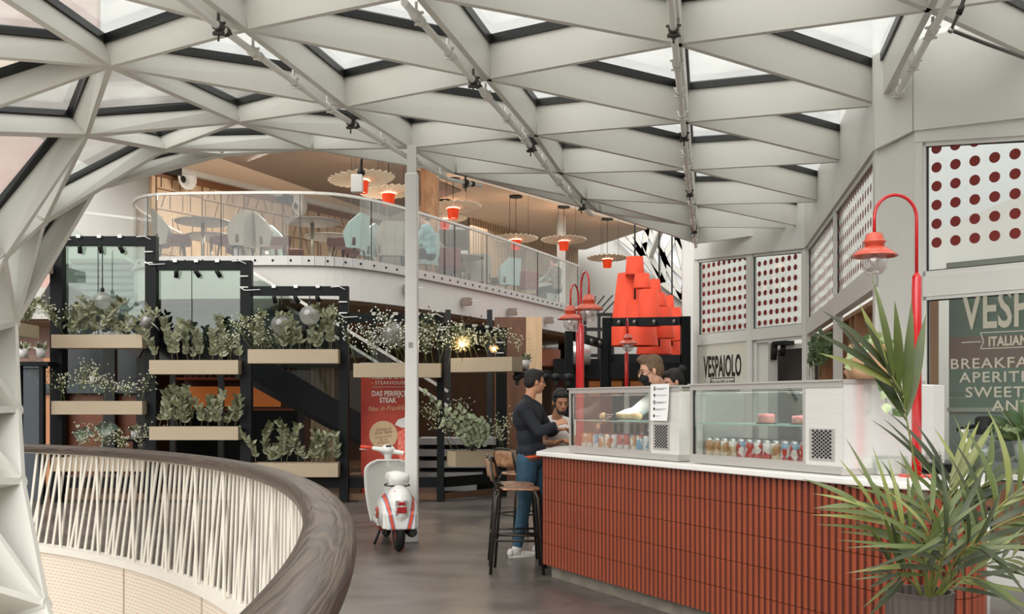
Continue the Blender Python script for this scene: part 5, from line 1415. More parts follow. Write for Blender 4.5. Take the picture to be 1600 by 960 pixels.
text_mb(m_, 'DAS PERFEKTE', B_(cxp-2, 619, .006), u3, up3, .115, .8, .003, 1, 'CENTER')
text_mb(m_, 'STEAK', B_(cxp-6, 629.5, .006), u3, up3, .115, .8, .003, 1, 'CENTER')
m_.build('white_lettering', mat('banner_white', '#e9dfd3', .6), bn)
m_ = MB(); text_mb(m_, 'Neu in Frankfurt', B_(574, 643, .006), V((1, 0, .04)), up3, .115, .85, 0, 1, 'LEFT', .45); m_.build('gold_script', mat('banner_gold', '#d9b27c', .6), bn)
m_ = MB(); c = B_(599, 680, .008); m_.add([c+V((.225*cos(2*pi*k/40), 0, .225*sin(2*pi*k/40))) for k in range(40)][::-1], [tuple(range(40))]); dd_ = m_.build('beige_disc', mat('banner_beige', '#cdb08a', .6), bn)
m_ = MB()
for tx, dz, sz in (('Genuss in', .07, .075), ("Ihrer Nähe", .015, .075), ('MILLER & CARTER', -.045, .04), ('ZEIL 106', -.09, .04), ('FRANKFURT', -.135, .04)):
    text_mb(m_, tx, c+V((0, -.002, dz)), V((1, 0, .12)), up3, sz, .85, 0, 1, 'CENTER', .3 if sz > .05 else 0)
m_.build('disc_lettering', mat('banner_brown', '#5d4330', .6), dd_)
m_ = MB(); R_ = random.Random(4); a, b = B_(622, 672, .004), B_(xR, 735, .004)
pts = [B_(621, 676, .004), B_(632, 670, .004), B_(650, 668, .004), B_(650, 735, .004), B_(634, 732, .004), B_(622, 712, .004)]; m_.add(pts, [(0, 5, 4, 3, 2, 1)])
m_.build('meat_picture', mat('banner_meat', '#e0301d', .4, 0, .3, 30, hex2='#f0a08a'), bn)
m_ = MB(); pts = [B_(617, 664, .005), B_(622, 656, .005), B_(634, 652, .005), B_(650, 650, .005), B_(650, 668, .005), B_(628, 669, .005)]; m_.add(pts, [(0, 5, 4, 3, 2, 1)]); m_.build('plate_picture', mat('banner_plate', '#e3e0dc', .5), bn)

c = W(211, 678, 17.0); m_ = MB(); m_.mm((c.x-.22, 16.88, c.z-.13), (c.x+.12, 17.12, c.z-.09)); m_.mm((c.x-.03, 16.97, 0), (c.x+.03, 17.03, c.z-.13)); tag(m_.build('side_table', M_black), 'small dark side table under the flowering pot behind the handrail', 'table')
# ================================================================ UPPER FLOOR FURNITURE
M_shell = mat('taupe_shell', '#a29a8e', .7, 0, .08); M_seatm = mat('maroon_seat', '#5c3530', .7); M_teal = mat('pale_teal_shell', '#a9bcb8', .7, 0, .08); M_legs = mat('dark_legs', '#2c2623', .5)
def make_armchair(m):
    t = empty('lounge_chair', (0, 0, -50))
    b = MB(); b.mm((-.27, -.24, .42), (.27, .32, .58)); o = b.build('seat', M_seatm, t, local=True); bevel(o, .03, 3)
    b = MB()   # faceted wrap-around back (opening towards +Y)
    top = [(-.30, -.02, .66), (-.33, -.16, .84), (-.2, -.34, 1.02), (.2, -.34, 1.02), (.33, -.16, .84), (.30, -.02, .66)]
    bot = [(-.285, -.08, .40), (-.29, -.15, .38), (-.18, -.29, .38), (.18, -.29, .38), (.29, -.15, .38), (.285, -.08, .40)]
    inn = [(x*.9, y*.9+.02, z) for x, y, z in top]; inb = [(x*.9, y*.9+.02, z) for x, y, z in bot]
    vs = top+bot+inn+inb; fs = []
    for i in range(5):
        fs += [(i, i+1, 7+i, 6+i), (12+i+1, 12+i, 18+i, 19+i), (i+1, i, 12+i, 13+i), (6+i, 7+i, 19+i, 18+i)]
    fs += [(0, 6, 18, 12), (5, 17, 23, 11)]
    b.add(vs, fs, False); b.build('shell', m, t, local=True)
    for sx_ in (-1, 1):
        for sy in (-1, 1):
            b = MB(); b.tube([(sx_*.2, sy*.2, .42), (sx_*.25, sy*.25, 0)], [.02, .012], 8); b.build('leg', M_legs, t, local=True)
    return t
def make_table():
    t = empty('round_table', (0, 0, -50))
    b = MB(); b.lathe([(.47, .84), (.50, .85), (.50, .875), (.48, .88)], (0, 0, 0), 36); b.build('tabletop', mat('grey_brown_top', '#7d6f66', .5), t, local=True)
    b = MB(); b.tube([(0, 0, .02), (0, 0, .84)], .035, 14); b.build('stem', mat('brass_stem', '#a79a88', .3, .7), t, local=True)
    b = MB(); b.lathe([(.24, 0), (.24, .012), (.04, .03)], (0, 0, 0), 28); b.build('foot', M_legs, t, local=True)
    return t
pa = make_armchair(M_shell); pt = make_armchair(M_teal); tb = make_table()
ZU = 3.99
def onf(px, Y): return V(((px-800)/FP*Y, Y, ZU))
ch = [(pa, 268, 18.5, -1.35, 'taupe faceted chair at the left end of the balcony'), (pa, 368, 18.6, 1.2, 'taupe faceted chair right of the leftmost balcony table'), (pa, 386, 19.8, 1.5, 'taupe faceted chair behind another beside the leftmost table'), (pa, 426, 18.8, -1.3, 'taupe faceted chair left of the middle balcony table'), (pt, 446, 20.2, -1.2, 'pale blue grey chair behind the middle balcony table'), (pt, 545, 18.9, 1.3, 'pale teal faceted chair right of the middle balcony table'), (pt, 563, 19.9, 1.5, 'second pale teal chair behind the first one'), (pa, 612, 19.8, .2, 'taupe faceted chair just left of the white column'), (pt, 660, 21, .6, 'pale teal chair right of the white column upstairs'), (pa, 700, 22.3, -1, 'taupe faceted chair along the slanting balustrade'), (pt, 790, 24.6, .8, 'pale teal chair before the slatted wall'), (pa, 745, 24, .3, 'taupe faceted chair behind the slanting glass'), (pt, 850, 28, .5, 'small pale chair at the far end of the balcony')]
for i, (pr, px, Y, rz, lab) in enumerate(ch): place(pr, onf(px, Y), lab, 'chair', None, rz)
for i, (px, Y, lab) in enumerate(((317, 18.7, 'round table at the left of the balcony'), (330, 20.3, 'round table behind the leftmost balcony table'), (488, 18.7, 'round table in the middle of the balcony'), (515, 20.4, 'round table behind the middle balcony table'), (722, 23.2, 'round table behind the slanting balustrade'), (820, 26.4, 'round table at the far end of the balcony'))): place(tb, onf(px, Y), lab, 'table')
# red chairs at the far end
for px, Y, lab in ((702, 21.7, 'dark red chair seat low behind the slanting glass'), (826, 25.4, 'dark red chair at the far end behind the glass')):
    c = onf(px, Y); m_ = MB(); m_.mm(c+V((-.25, -.05, .42)), c+V((.25, .4, .5))); m_.mm(c+V((-.25, -.08, .42)), c+V((.25, -.02, .85)))
    for sx_ in (-.2, .2):
        for sy in (0, .35): m_.mm(c+V((sx_-.02, sy-.02, 0)), c+V((sx_+.02, sy+.02, .42)))
    tag(bevel(m_.build('red_chair', mat('dark_red_leather', '#6d2420', .5)), .02), lab, 'chair')
# table sign, wall speakers
c = onf(314, 18.7)+V((0, 0, .881)); m_ = MB(); m_.mm(c+V((-.06, -.02, 0)), c+V((.06, .02, .08))); tag(m_.build('menu_card', mat('cream_card', '#d9c9a6', .6)), 'small cream menu card on the leftmost balcony table', 'card')
def on_wall(px, z, off):
    s = px_s(wp, wq, px); return at(wp, wq, s, z, off)
dW, nW = seg(wp, wq); nW3 = V((nW.x, nW.y, 0))
for px, py, r, lab in ((281, 281, .25, 'white cone wall light upper left on the carved wooden wall'), (457, 323, .25, 'white cone wall light further right on the carved wooden wall')):
    P_ = on_wall(px, 5, .0); z = EYE+(634-py)/FP*P_.y; c = on_wall(px, z, .1); e = empty('cone_wall_light', c, lab, 'light')
    q = nW3.to_track_quat('Z', 'Y').to_matrix(); m_ = MB(); m_.lathe([(.05, -.1), (.09, -.02), (r, .14), (r*.97, .16), (.08, .02), (.07, -.02)], c, 32, q, cap=False); m_.build('cone', mat('white_enamel', '#e6e4df', .4), e)
    m_ = MB(); m_.lathe([(.075, 0), (.075, .01), (0, .01)], c, 20, q); m_.build('socket', M_blackm, e)
for px, py, lab in ((261, 268, 'black loudspeaker at the top left of the carved wall'), (438, 312, 'black loudspeaker beside the right cone wall light')):
    P_ = on_wall(px, 5, .0); z = EYE+(634-py)/FP*P_.y; c = on_wall(px, z, .18); m_ = MB(); m_.box(c, (.36, .2, .2), atan2(dW.y, dW.x)); o = m_.build('loudspeaker', M_blackm); bevel(o, .03, 3); tag(o, lab, 'speaker')
    m_ = MB(); m_.tube([c, on_wall(px, z, 0)], .02, 6); m_.build('bracket', M_blackm, o)
# pleated wooden disc pendants
M_pleat = wood('maple_pleats', '#e6d2b4', '#f6e8cf', 6, .6); M_drum = emis('glowing_orange_drum', '#e8441c', .35)
def disc_pendant(px, py, Y, d, lab, tilt=0.):
    c = W(px, py, Y); t = empty('pleated_pendant', c-V((0, 0, .25)), lab, 'lamp')
    n_ = 26; m_ = MB(); vs = []; R = d/2
    for k in range(2*n_):
        a = pi*k/n_; zz = .014 if k % 2 else -.014; rr_ = R*(1.0 if k % 2 else .93)
        vs += [V((.09*cos(a), .09*sin(a), zz*.5+.03)), V((rr_*cos(a), rr_*sin(a), zz+.06+tilt*cos(a)-.025*sin(a)))]
    N2 = len(vs); vs += [v+V((0, 0, .008)) for v in vs]
    fs = []
    for k in range(2*n_):
        a0, a1, b0, b1 = 2*k, 2*k+1, (2*k+2) % N2, (2*k+3) % N2
        fs += [(a0, a1, b1, b0), (N2+a0, N2+b0, N2+b1, N2+a1), (a1, N2+a1, N2+b1, b1)]
    m_.add([v+c for v in vs], fs, False); m_.build('pleated_disc', M_pleat, t)
    m_ = MB(); m_.lathe([(.135, .02), (.11, -.2), (.105, -.2), (.12, .0)], c, 28, cap=False); m_.build('orange_drum', M_drum, t)
    light('POINT', 'drum_light', c+V((0, 0, -.06)), 9, (1, .85, .65), .08)
    m_ = MB(); m_.lathe([(.10, -.17), (0, -.18)], c, 20, cap=False); m_.build('diffuser', emis('warm_diffuser', '#fff0d8', 1.5), t)
    m_ = MB()
    for a in (0, 2.1, 4.2): m_.tube([c+V((.3*cos(a), .3*sin(a), .03)), V((c.x+.3*cos(a), c.y+.3*sin(a), 6.6))], .004, 4)
    m_.tube([c+V((0, 0, .03)), V((c.x, c.y, 6.6))], .008, 5); m_.lathe([(.16, 0), (.16, .03)], (c.x, c.y, 6.56), 20); m_.build('suspension', M_blackm, t)
    return t
disc_pendant(565, 285, 19.0, 1.25, 'leftmost pleated wooden disc pendant with orange drum', .05)
disc_pendant(607, 305, 20.4, 1.15, 'pleated wooden disc pendant just left of the white column', .04)
disc_pendant(708, 328, 23.0, 1.29, 'pleated wooden disc pendant right of the white column', .02)
disc_pendant(695, 345, 25.4, 1.1, 'pleated disc pendant mostly hidden behind a nearer one')
disc_pendant(806, 377, 24.9, 1.10, 'pleated disc pendant before the slatted wall', 0)
disc_pendant(881, 379, 26.2, 1.18, 'pleated disc pendant in front of the white square column')
disc_pendant(949, 407, 27.9, 1.15, 'rightmost pleated disc pendant near the lattice window')
# white camera housing hung from the roof rim
c = W(558, 290, 12.6); e = empty('ceiling_projector', c, 'white box fitting on a rod hanging before the leftmost disc pendant', 'fitting')
m_ = MB(); m_.box(c+V((0, 0, .02)), (.14, .10, .22)); bevel(m_.build('housing', M_white, e), .01); m_ = MB(); m_.tube([c+V((.05, 0, .13)), W(565, 250, 12.4), W(567, 243, 12.2)], .014, 8); m_.ell(c+V((.05, 0, .16)), (.05, .04, .05)); m_.build('arm', M_blackm, e)

# ---------------------------------------------------------------- hanging red shades
def frust(t, nm, px, y0, y1, w0, w1, Y, m):
    a, b = W(px, y0, Y), W(px, y1, Y); r0, r1 = w0/2/FP*Y, w1/2/FP*Y; m_ = MB()
    m_.lathe([(r1, 0), (r0, a.z-b.z), (r0*.96, a.z-b.z), (r1*.98, 0.0)], (a.x, Y, b.z), 40, cap=False); return m_.build(nm, m, t)
for i, (lab, parts_, cx_) in enumerate((
    ('largest cluster of tiered red fabric shades, at the left', ((992, 402, 430, 26, 30, 21.3), (982, 428, 541, 34, 62, 21.6), (1003, 428, 451, 22, 28, 20.7), (1014, 453, 510, 28, 37, 20.4), (1000, 470, 541, 40, 56, 21.2)), 992),
    ('middle cluster of tiered red fabric shades', ((1023, 437, 460, 16, 22, 22.8), (1030, 458, 479, 18, 24, 22.4), (1038, 480, 529, 22, 32, 22.1), (1022, 500, 554, 40, 56, 23.2)), 1030),
    ('rightmost smaller cluster of tiered red fabric shades', ((1046, 462, 484, 12, 16, 24.6), (1056, 481, 533, 16, 24, 24.2), (1052, 512, 556, 24, 34, 24.9)), 1050))):
    Y0 = parts_[0][5]; t = empty('tiered_red_shade', W(cx_, 541, Y0), lab, 'lamp')
    for (px, y0, y1, w0, w1, Y) in parts_: frust(t, 'shade', px, y0, y1, w0, w1, Y, M_orange)
    m_ = MB(); m_.tube([W(cx_, 541, Y0), W(cx_, 400 if i == 0 else 440, Y0), V((W(cx_, 0, Y0).x, Y0, 6.4))], .02, 6); m_.build('suspension_rod', M_blackm, t)

m_ = MB(); m_.bar((2.45, 20.8, 6.46), (3.28, 22.8, 6.46), .14, .14); m_.bar((3.28, 22.8, 6.46), (3.9, 24.9, 6.46), .14, .14); m_.bar((3.9, 24.9, 6.46), (4.6, 34, 6.46), .14, .14)
tag(m_.build('suspension_beam', M_steelw), 'steel beam carrying the three clusters of red shades, hidden by the roof', 'beam')
# ================================================================ PEOPLE
M_skin = mat('skin_warm', '#c08a6c', .5, 0, .06, 8); M_skin2 = mat('skin_olive', '#b5805f', .5, 0, .06, 8); M_skin3 = mat('skin_fair', '#cf9f86', .5, 0, .05, 8)
M_hairb = mat('black_hair', '#14100e', .55, 0, .3, 60, bump=.4, bs=150); M_hairl = mat('light_brown_hair', '#6b5139', .55, 0, .4, 60, bump=.4, bs=150)
M_navy = mat('navy_knit', '#161b26', .8, 0, .15, 8, bump=.2, bs=25); M_denim = mat('blue_denim', '#2f5268', .8, 0, .35, 9, bump=.2, bs=18); M_tee = mat('white_cotton', '#e4e1de', .8, 0, .06, 5, bump=.25, bs=12)
M_trousers = mat('black_trousers', '#17181a', .8); M_shoe = mat('white_sneaker', '#d6d2ca', .6); M_mask = mat('black_mask', '#0d0d0f', .8)
def frame_of(f, u=(0, 0, 1)):
    f = V(f).normalized(); u = V(u); u = (u-f*u.dot(f)).normalized(); r = f.cross(u)
    return r, f, u, Matrix((r, f, u)).transposed()
def hand(mb, wrist, d, palm, side, curl=.5, s=1.):
    """wrist point, direction of fingers, palm normal, side (+1: thumb on the cross side)"""
    d = V(d).normalized(); pn = V(palm); pn = (pn-d*pn.dot(d)).normalized(); x = d.cross(pn)*side
    w = V(wrist)
    for k in range(4): mb.capsule(w+x*(-.012+.008*k)*s, w+d*.085*s+x*(-.032+.021*k)*s, .015*s, .0125*s, 8)
    for k, L in enumerate((.062, .074, .070, .055)):
        b = w+d*.088*s+x*(.032-.021*k)*s; a1 = curl*(.5+.08*k); a2 = curl*1.3
        m1 = b+(d*cos(a1)+pn*sin(a1))*L*.5*s; m2 = m1+(d*cos(a1+a2)+pn*sin(a1+a2))*L*.32*s; m3 = m2+(d*cos(a1+1.6*a2)+pn*sin(a1+1.6*a2))*L*.24*s
        mb.capsule(b, m1, .0098*s, .009*s, 8); mb.capsule(m1, m2, .009*s, .0083*s, 8); mb.capsule(m2, m3, .0083*s, .0075*s, 8)
    tb_ = w+d*.02*s+x*.022*s; t1 = tb_+(d*.7+x*.65+pn*.3).normalized()*.042*s; t2 = t1+(d*.9+x*.25+pn*.45).normalized()*.03*s
    mb.capsule(tb_, t1, .0125*s, .011*s, 8); mb.capsule(t1, t2, .0105*s, .0085*s, 8)
def limb(mb, pts, rs):
    for a, b, ra, rb in zip(pts, pts[1:], rs, rs[1:]): mb.capsule(a, b, ra, rb, 12)
def person(label, J, face, skin, hair, top, top_m, bot_m, shoe_m, sleeve='long', up=(0, 0, 1), hairstyle='short', beard=0, vox=.008, curl=(.6, .6), hd=None, palm=None, extras=(), belt=False, s=1., hips=True, bulk=1.):
    r, f, u, Mh = frame_of(face, up); H = V(J['head'])
    root = empty('person', (J['pelvis'][0], J['pelvis'][1], J.get('base', 0.)), label, 'person')
    mb = MB()
    # head
    mb.ell(H+u*.035*s-f*.012*s, (.074*s, .094*s, .088*s), Mh); mb.ell(H-u*.035*s+f*.022*s, (.058*s, .066*s, .075*s), Mh); mb.ell(H-u*.085*s+f*.055*s, (.03*s, .026*s, .024*s), Mh)
    mb.ell(H+u*.028*s+f*.068*s, (.05*s, .022*s, .016*s), Mh)      # brow
    mb.capsule(H+u*.018*s+f*.086*s, H-u*.022*s+f*.106*s, .009*s, .014*s, 8); mb.ell(H-u*.024*s+f*.098*s, (.018*s, .012*s, .009*s), Mh)
    for sd in (-1, 1):
        mb.ell(H-u*.012*s+f*.062*s+r*.036*s*sd, (.022*s, .02*s, .02*s), Mh)
        mb.ell(H-u*.003*s-f*.008*s+r*.078*s*sd, (.010*s, .018*s, .032*s), Mh)
    mb.ell(H-u*.05*s+f*.088*s, (.024*s, .010*s, .006*s), Mh); mb.ell(H-u*.062*s+f*.086*s, (.022*s, .010*s, .006*s), Mh)
    nk = V(J['neck']); mb.capsule(H-u*.07*s-f*.02*s, nk, .052*s, .06*s)
    ch, pv = V(J['chest']), V(J['pelvis']); S = [V(J['sh_l']), V(J['sh_r'])]; sd_ = (S[1]-S[0]); sdn = sd_.normalized()
    bd = (ch-pv).normalized(); bf = sdn.cross(bd)
    Mt = Matrix((sdn, bf, bd)).transposed()
    def torso(m, g=0.):
        m.ell(ch+bd*.02, (.165*s*bulk+g, .112*s*bulk+g, .17*s+g), Mt); m.ell(ch.lerp(pv, .5), (.138*s*bulk+g, .10*s*bulk+g, .17*s+g), Mt)
        m.ell(pv+bd*.02, (.155*s*bulk+g, .112*s*bulk+g, .12*s+g), Mt)
        for q in S: m.capsule(nk.lerp(q, .25)-bd*.01, q, .055*s+g, .062*s+g)
        m.capsule(S[0].lerp(ch, .3), S[1].lerp(ch, .3), .085*s+g, .085*s+g)
    torso(mb)
    arms = (('sh_l', 'el_l', 'wr_l'), ('sh_r', 'el_r', 'wr_r'))
    for i, (a, b, c) in enumerate(arms):
        A, B, C_ = V(J[a]), V(J[b]), V(J[c]); limb(mb, [A, A.lerp(B, .5), B, B.lerp(C_, .35), C_], [.052*s, .046*s, .038*s, .039*s, .026*s])
        d_ = (hd[i] if hd else (C_-B)); pn = palm[i] if palm else (0, 0, -1); hand(mb, C_, d_, pn, 1 if i else -1, curl[i], s)
    legs = (('hp_l', 'kn_l', 'an_l', 'to_l'), ('hp_r', 'kn_r', 'an_r', 'to_r'))
    if hips:
        for a, b, c, t_ in legs:
            A, B, C_, T_ = V(J[a]), V(J[b]), V(J[c]), V(J[t_]); limb(mb, [A, A.lerp(B, .5), B, B.lerp(C_, .3), C_], [.088*s, .075*s, .054*s, .056*s, .036*s]); mb.capsule(C_-V((0, 0, .04)), T_, .036*s, .026*s)
    b = mb.build('body', skin, root); remesh(b, vox, 3)
    # eyes, brows
    ey = MB()
    for sd in (-1, 1): ey.ell(H+u*.004*s+f*.083*s+r*.032*s*sd, (.014*s, .008*s, .007*s), Mh, 10, 6)
    ey.build('eyes', mat('eye_dark', '#2a211d', .3), root)
    br2 = MB()
    for sd in (-1, 1): br2.capsule(H+u*.028*s+f*.091*s+r*.015*s*sd, H+u*.030*s+f*.078*s+r*.052*s*sd, .0045*s, .0035*s, 6)
    br2.build('eyebrows', hair, root)
    lp = MB(); lp.ell(H-u*.056*s+f*.093*s, (.022*s, .008*s, .0065*s), Mh, 12, 6); lp.build('lips', mat('lips', '#9c5a4c', .5), root)
    # hair
    hb = MB(); 
    hb.ell(H+u*.062*s-f*.024*s, (.083*s, .095*s, .078*s), Mh); hb.ell(H+u*.015*s-f*.055*s, (.076*s, .062*s, .085*s), Mh); hb.ell(H+u*.098*s+f*.028*s, (.064*s, .062*s, .036*s), Mh)
    for sd in (-1, 1): hb.ell(H+u*.035*s-f*.012*s+r*.062*s*sd, (.022*s, .05*s, .045*s), Mh)
    if hairstyle == 'quiff': hb.ell(H+u*.122*s+f*.04*s, (.058*s, .05*s, .028*s), Mh); hb.ell(H+u*.115*s+f*.075*s, (.045*s, .022*s, .02*s), Mh)
    if hairstyle == 'curly':
        R_ = random.Random(9)
        for k in range(60):
            a = R_.uniform(0, 2*pi); t = R_.uniform(.15, 1.35); q = H+u*.055*s-f*.015*s+(r*cos(a)*sin(t)*.085+f*sin(a)*sin(t)*.098+u*cos(t)*.088)*s
            if (q-H).dot(f) > .06*s and (q-H).dot(u) < .08*s: continue
            hb.ell(q, (.015*s,)*3, seg=8, rings=5)
    if hairstyle == 'bun': hb.ell(H+u*.1*s-f*.13*s, (.04*s, .04*s, .04*s), Mh); hb.capsule(H+u*.06*s-f*.08*s, H+u*.09*s-f*.12*s, .03*s, .02*s)
    h_ = hb.build('hair', hair, root); remesh(h_, .007, 1)
    if beard:
        bm = MB(); bm.ell(H-u*.088*s+f*.042*s, (.042*s, .05*s, .03*s), Mh)
        for sd in (-1, 1): bm.capsule(H-u*.07*s+f*.05*s+r*.036*s*sd, H-u*.0*s+f*.0*s+r*.069*s*sd, .016*s, .006*s)
        bm.capsule(H-u*.042*s+f*.094*s-r*.02*s, H-u*.042*s+f*.094*s+r*.02*s, .005*s, .005*s)
        remesh(bm.build('beard', hair, root), .006, 1)
    # top garment
    g = .016*s; gm = MB(); torso(gm, g)
    if top == 'bomber': gm.ell(pv+bd*.05, (.172*s*bulk, .135*s*bulk, .10*s), Mt); gm.capsule(nk-bd*.0, nk+bd*.015, .072*s, .066*s)
    for i, (a, b_, c) in enumerate(arms):
        A, B, C_ = V(J[a]), V(J[b_]), V(J[c])
        if sleeve == 'long': limb(gm, [A, A.lerp(B, .5), B, B.lerp(C_, .4), B.lerp(C_, .93)], [.066*s, .062*s, .054*s, .053*s, .037*s])
        else: limb(gm, [A, A.lerp(B, .6)], [.067*s, .066*s])
    t_ = gm.build('jacket' if top == 'bomber' else 'shirt', top_m, root); remesh(t_, .009, 3)
    if belt:
        bl = MB(); bl.lathe([(1, -.018), (1, .018)], (0, 0, 0), 28, cap=False)
        Ms = Mt @ Matrix.Diagonal((.158*s*bulk+.006, .118*s*bulk+.006, 1)); bl.v = [Ms @ p_+pv-bd*.035 for p_ in bl.v]; bl.build('belt', mat('brown_belt', '#4a2c20', .5), root)
        bl = MB(); bl.lathe([(1, -.012), (1, .012)], (0, 0, 0), 28, cap=False); Ms = Mt @ Matrix.Diagonal((.166*s*bulk, .126*s*bulk, 1)); bl.v = [Ms @ p_+pv-bd*.008 for p_ in bl.v]; bl.build('shirt_hem', mat('orange_hem', '#d1552b', .8), root)
    if hips:
        jm = MB(); jm.ell(pv-bd*.03, (.158*s*bulk, .122*s*bulk, .11*s), Mt)
        for a, b_, c, d_ in legs:
            A, B, C_ = V(J[a]), V(J[b_]), V(J[c]); limb(jm, [A, A.lerp(B, .5), B, B.lerp(C_, .4), B.lerp(C_, .93)], [.10*s*bulk, .088*s*bulk, .068*s, .066*s, .052*s])
        remesh(jm.build('trousers', bot_m, root), .009, 3)
        for a, b_, c, d_ in legs:
            C_, T_ = V(J[c]), V(J[d_]); fd = (T_-C_); fd.z = 0; fd.normalize(); sm = MB(); z0 = J.get('base', 0.)
            ft = V((C_.x, C_.y, z0)); ang = atan2(fd.y, fd.x)
            for k in range(7):
                q = ft+fd*(-.07+.04*k)*s; sm.ell(V((q.x, q.y, z0+.045-.004*k)), (.038*s, .042*s, (.045-.0035*k)*s), None, 10, 8)
            sm.capsule(ft+V((0, 0, .06)), ft+V((0, 0, .09)), .046*s, .05*s)
            o = sm.build('shoe', shoe_m, root); remesh(o, .008, 2)
            so = MB(); so.prism([(ft.x+fd.x*(.06+.155*cos(a))*s-fd.y*.046*sin(a)*s, ft.y+fd.y*(.06+.155*cos(a))*s+fd.x*.046*sin(a)*s) for a in [2*pi*k/20 for k in range(20)]], z0, z0+.022); so.build('sole', mat('pale_sole', '#e3dfd8', .6), o)
    return root, (r, f, u, H)
# --- man in navy jacket
Yc = 10.25
def w(px, py, dY=0.): return W(px, py, Yc+dY)
J1 = dict(head=w(836, 598, .05), neck=w(825, 628, .02), chest=w(824, 657), pelvis=w(831, 712), sh_l=w(838, 640, .2), sh_r=w(818, 641, -.17), el_l=w(860, 676, .22), el_r=w(843, 676, -.26), wr_l=w(870, 672, .12), wr_r=w(866, 664, -.16),
          hp_l=w(838, 716, .09), hp_r=w(824, 716, -.07), kn_l=w(846, 786, .1), kn_r=w(820, 786, -.1), an_l=w(847, 858, .12), an_r=w(808, 857, -.12), to_l=w(866, 866, .17), to_r=w(828, 867, -.06))
person('man in navy jacket and blue jeans standing at the counter corner', J1, (.93, .30, -.08), M_skin, M_hairb, 'bomber', M_navy, M_denim, M_shoe, belt=True, bulk=1.13, hd=((.9, .1, .1), (.9, .1, .35)), palm=((0, -.3, -1), (.3, .6, -.7)))
# --- man in white tee leaning on the counter
def w2(px, py, Y): return W(px, py, Y)
J2 = dict(head=w2(876, 630, 10.55), neck=w2(869, 656, 10.72), chest=w2(874, 682, 10.7), pelvis=w2(868, 722, 11.1), sh_l=w2(894, 666, 10.85), sh_r=w2(850, 664, 10.75), el_l=w2(903, 694, 10.5), el_r=w2(852, 694, 10.5), wr_l=w2(886, 690, 10.3), wr_r=w2(872, 692, 10.3),
          hp_l=w2(877, 724, 11.1), hp_r=w2(860, 724, 11.1), kn_l=w2(880, 782, 11.1), kn_r=w2(857, 782, 11.1), an_l=w2(882, 842, 11.3), an_r=w2(852, 842, 11.3), to_l=w2(884, 848, 11.1), to_r=w2(852, 848, 11.1))
person('bearded man in white t-shirt leaning over the left end of the counter', J2, (.28, -.93, -.22), M_skin2, M_hairb, 'tee', M_tee, M_trousers, M_shoe, sleeve='short', hairstyle='curly', beard=1, bulk=1.25, hd=((-.9, -.1, .1), (.5, -.5, .3)), palm=((0, 0, -1), (0, 0, -1)))
# --- server with mask
J3 = dict(head=w2(1017, 580, 8.6), neck=w2(1032, 606, 8.72), chest=w2(1036, 648, 8.9), pelvis=w2(1042, 712, 9.25), sh_l=w2(1024, 622, 8.55), sh_r=w2(1044, 622, 9.0), el_l=w2(992, 646, 8.5), el_r=w2(1040, 668, 9.2), wr_l=w2(956, 656, 8.36), wr_r=w2(1010, 680, 9.1),
          hp_l=w2(1038, 716, 9.2), hp_r=w2(1052, 716, 9.4), kn_l=w2(1040, 790, 9.2), kn_r=w2(1054, 788, 9.4), an_l=w2(1042, 876, 9.25), an_r=w2(1054, 872, 9.45), to_l=w2(1030, 888, 9.1), to_r=w2(1044, 884, 9.3))
root, (r_, f_, u_, H_) = person('server with glasses and black face mask reaching into the left display case', J3, (-.96, -.12, -.22), M_skin3, M_hairl, 'tee', M_tee, M_trousers, M_shoe, hairstyle='quiff', hd=((-.9, -.1, -.2), (-.9, -.2, .1)), palm=((0, 0, -1), (0, 0, -1)))
m_ = MB(); m_.ell(H_-u_*.048+f_*.062, (.057, .056, .046), frame_of((-.96, -.12, -.22))[3]); m_.ell(H_-u_*.085+f_*.05, (.04, .045, .03), frame_of((-.96, -.12, -.22))[3]); mk = m_.build('face_mask', M_mask, root); remesh(mk, .006, 2)
m_ = MB()
for sd in (-1, 1): m_.tube([H_-u_*.03+f_*.07+r_*.05*sd, H_+f_*.0+r_*.082*sd], .002, 5)
m_.build('mask_loop', M_mask, mk)
m_ = MB()
for sd in (-1, 1):
    c = H_+u_*.004+f_*.104+r_*.034*sd; m_.tube([c+r_*.026*cos(a)+u_*.019*sin(a) for a in [2*pi*k/20 for k in range(21)]], .0022, 5, cap=False); m_.tube([c+r_*.026*sd, H_+u_*.008-f_*.005+r_*.083*sd], .002, 5)
m_.tube([H_+u_*.008+f_*.106-r_*.009, H_+u_*.008+f_*.106+r_*.009], .002, 5); m_.build('spectacles', mat('wire_spectacles', '#4b4038', .3, .6), root)
# --- colleague with a bun
def sh(J, d): return {k: (V(v)+d if k != 'base' else v) for k, v in J.items()}
J4 = dict(head=w2(1052, 598, 10.1), neck=w2(1060, 618, 10.2), chest=w2(1062, 652, 10.3), pelvis=w2(1064, 704, 10.35), sh_l=w2(1052, 630, 10.1), sh_r=w2(1070, 630, 10.45), el_l=w2(1048, 664, 9.95), el_r=w2(1080, 664, 10.4), wr_l=w2(1030, 680, 9.85), wr_r=w2(1070, 690, 10.2),
          hp_l=w2(1060, 706, 10.3), hp_r=w2(1069, 706, 10.45), kn_l=w2(1058, 776, 10.3), kn_r=w2(1069, 776, 10.45), an_l=w2(1059, 852, 10.35), an_r=w2(1070, 850, 10.5), to_l=w2(1046, 862, 10.25), to_r=w2(1058, 860, 10.4))
person('colleague with dark hair tied in a bun behind the display cases', J4, (-.93, -.2, -.3), M_skin3, M_hairb, 'tee', mat('grey_shirt', '#8d8a86', .8), M_trousers, M_shoe, hairstyle='bun', sleeve='short')
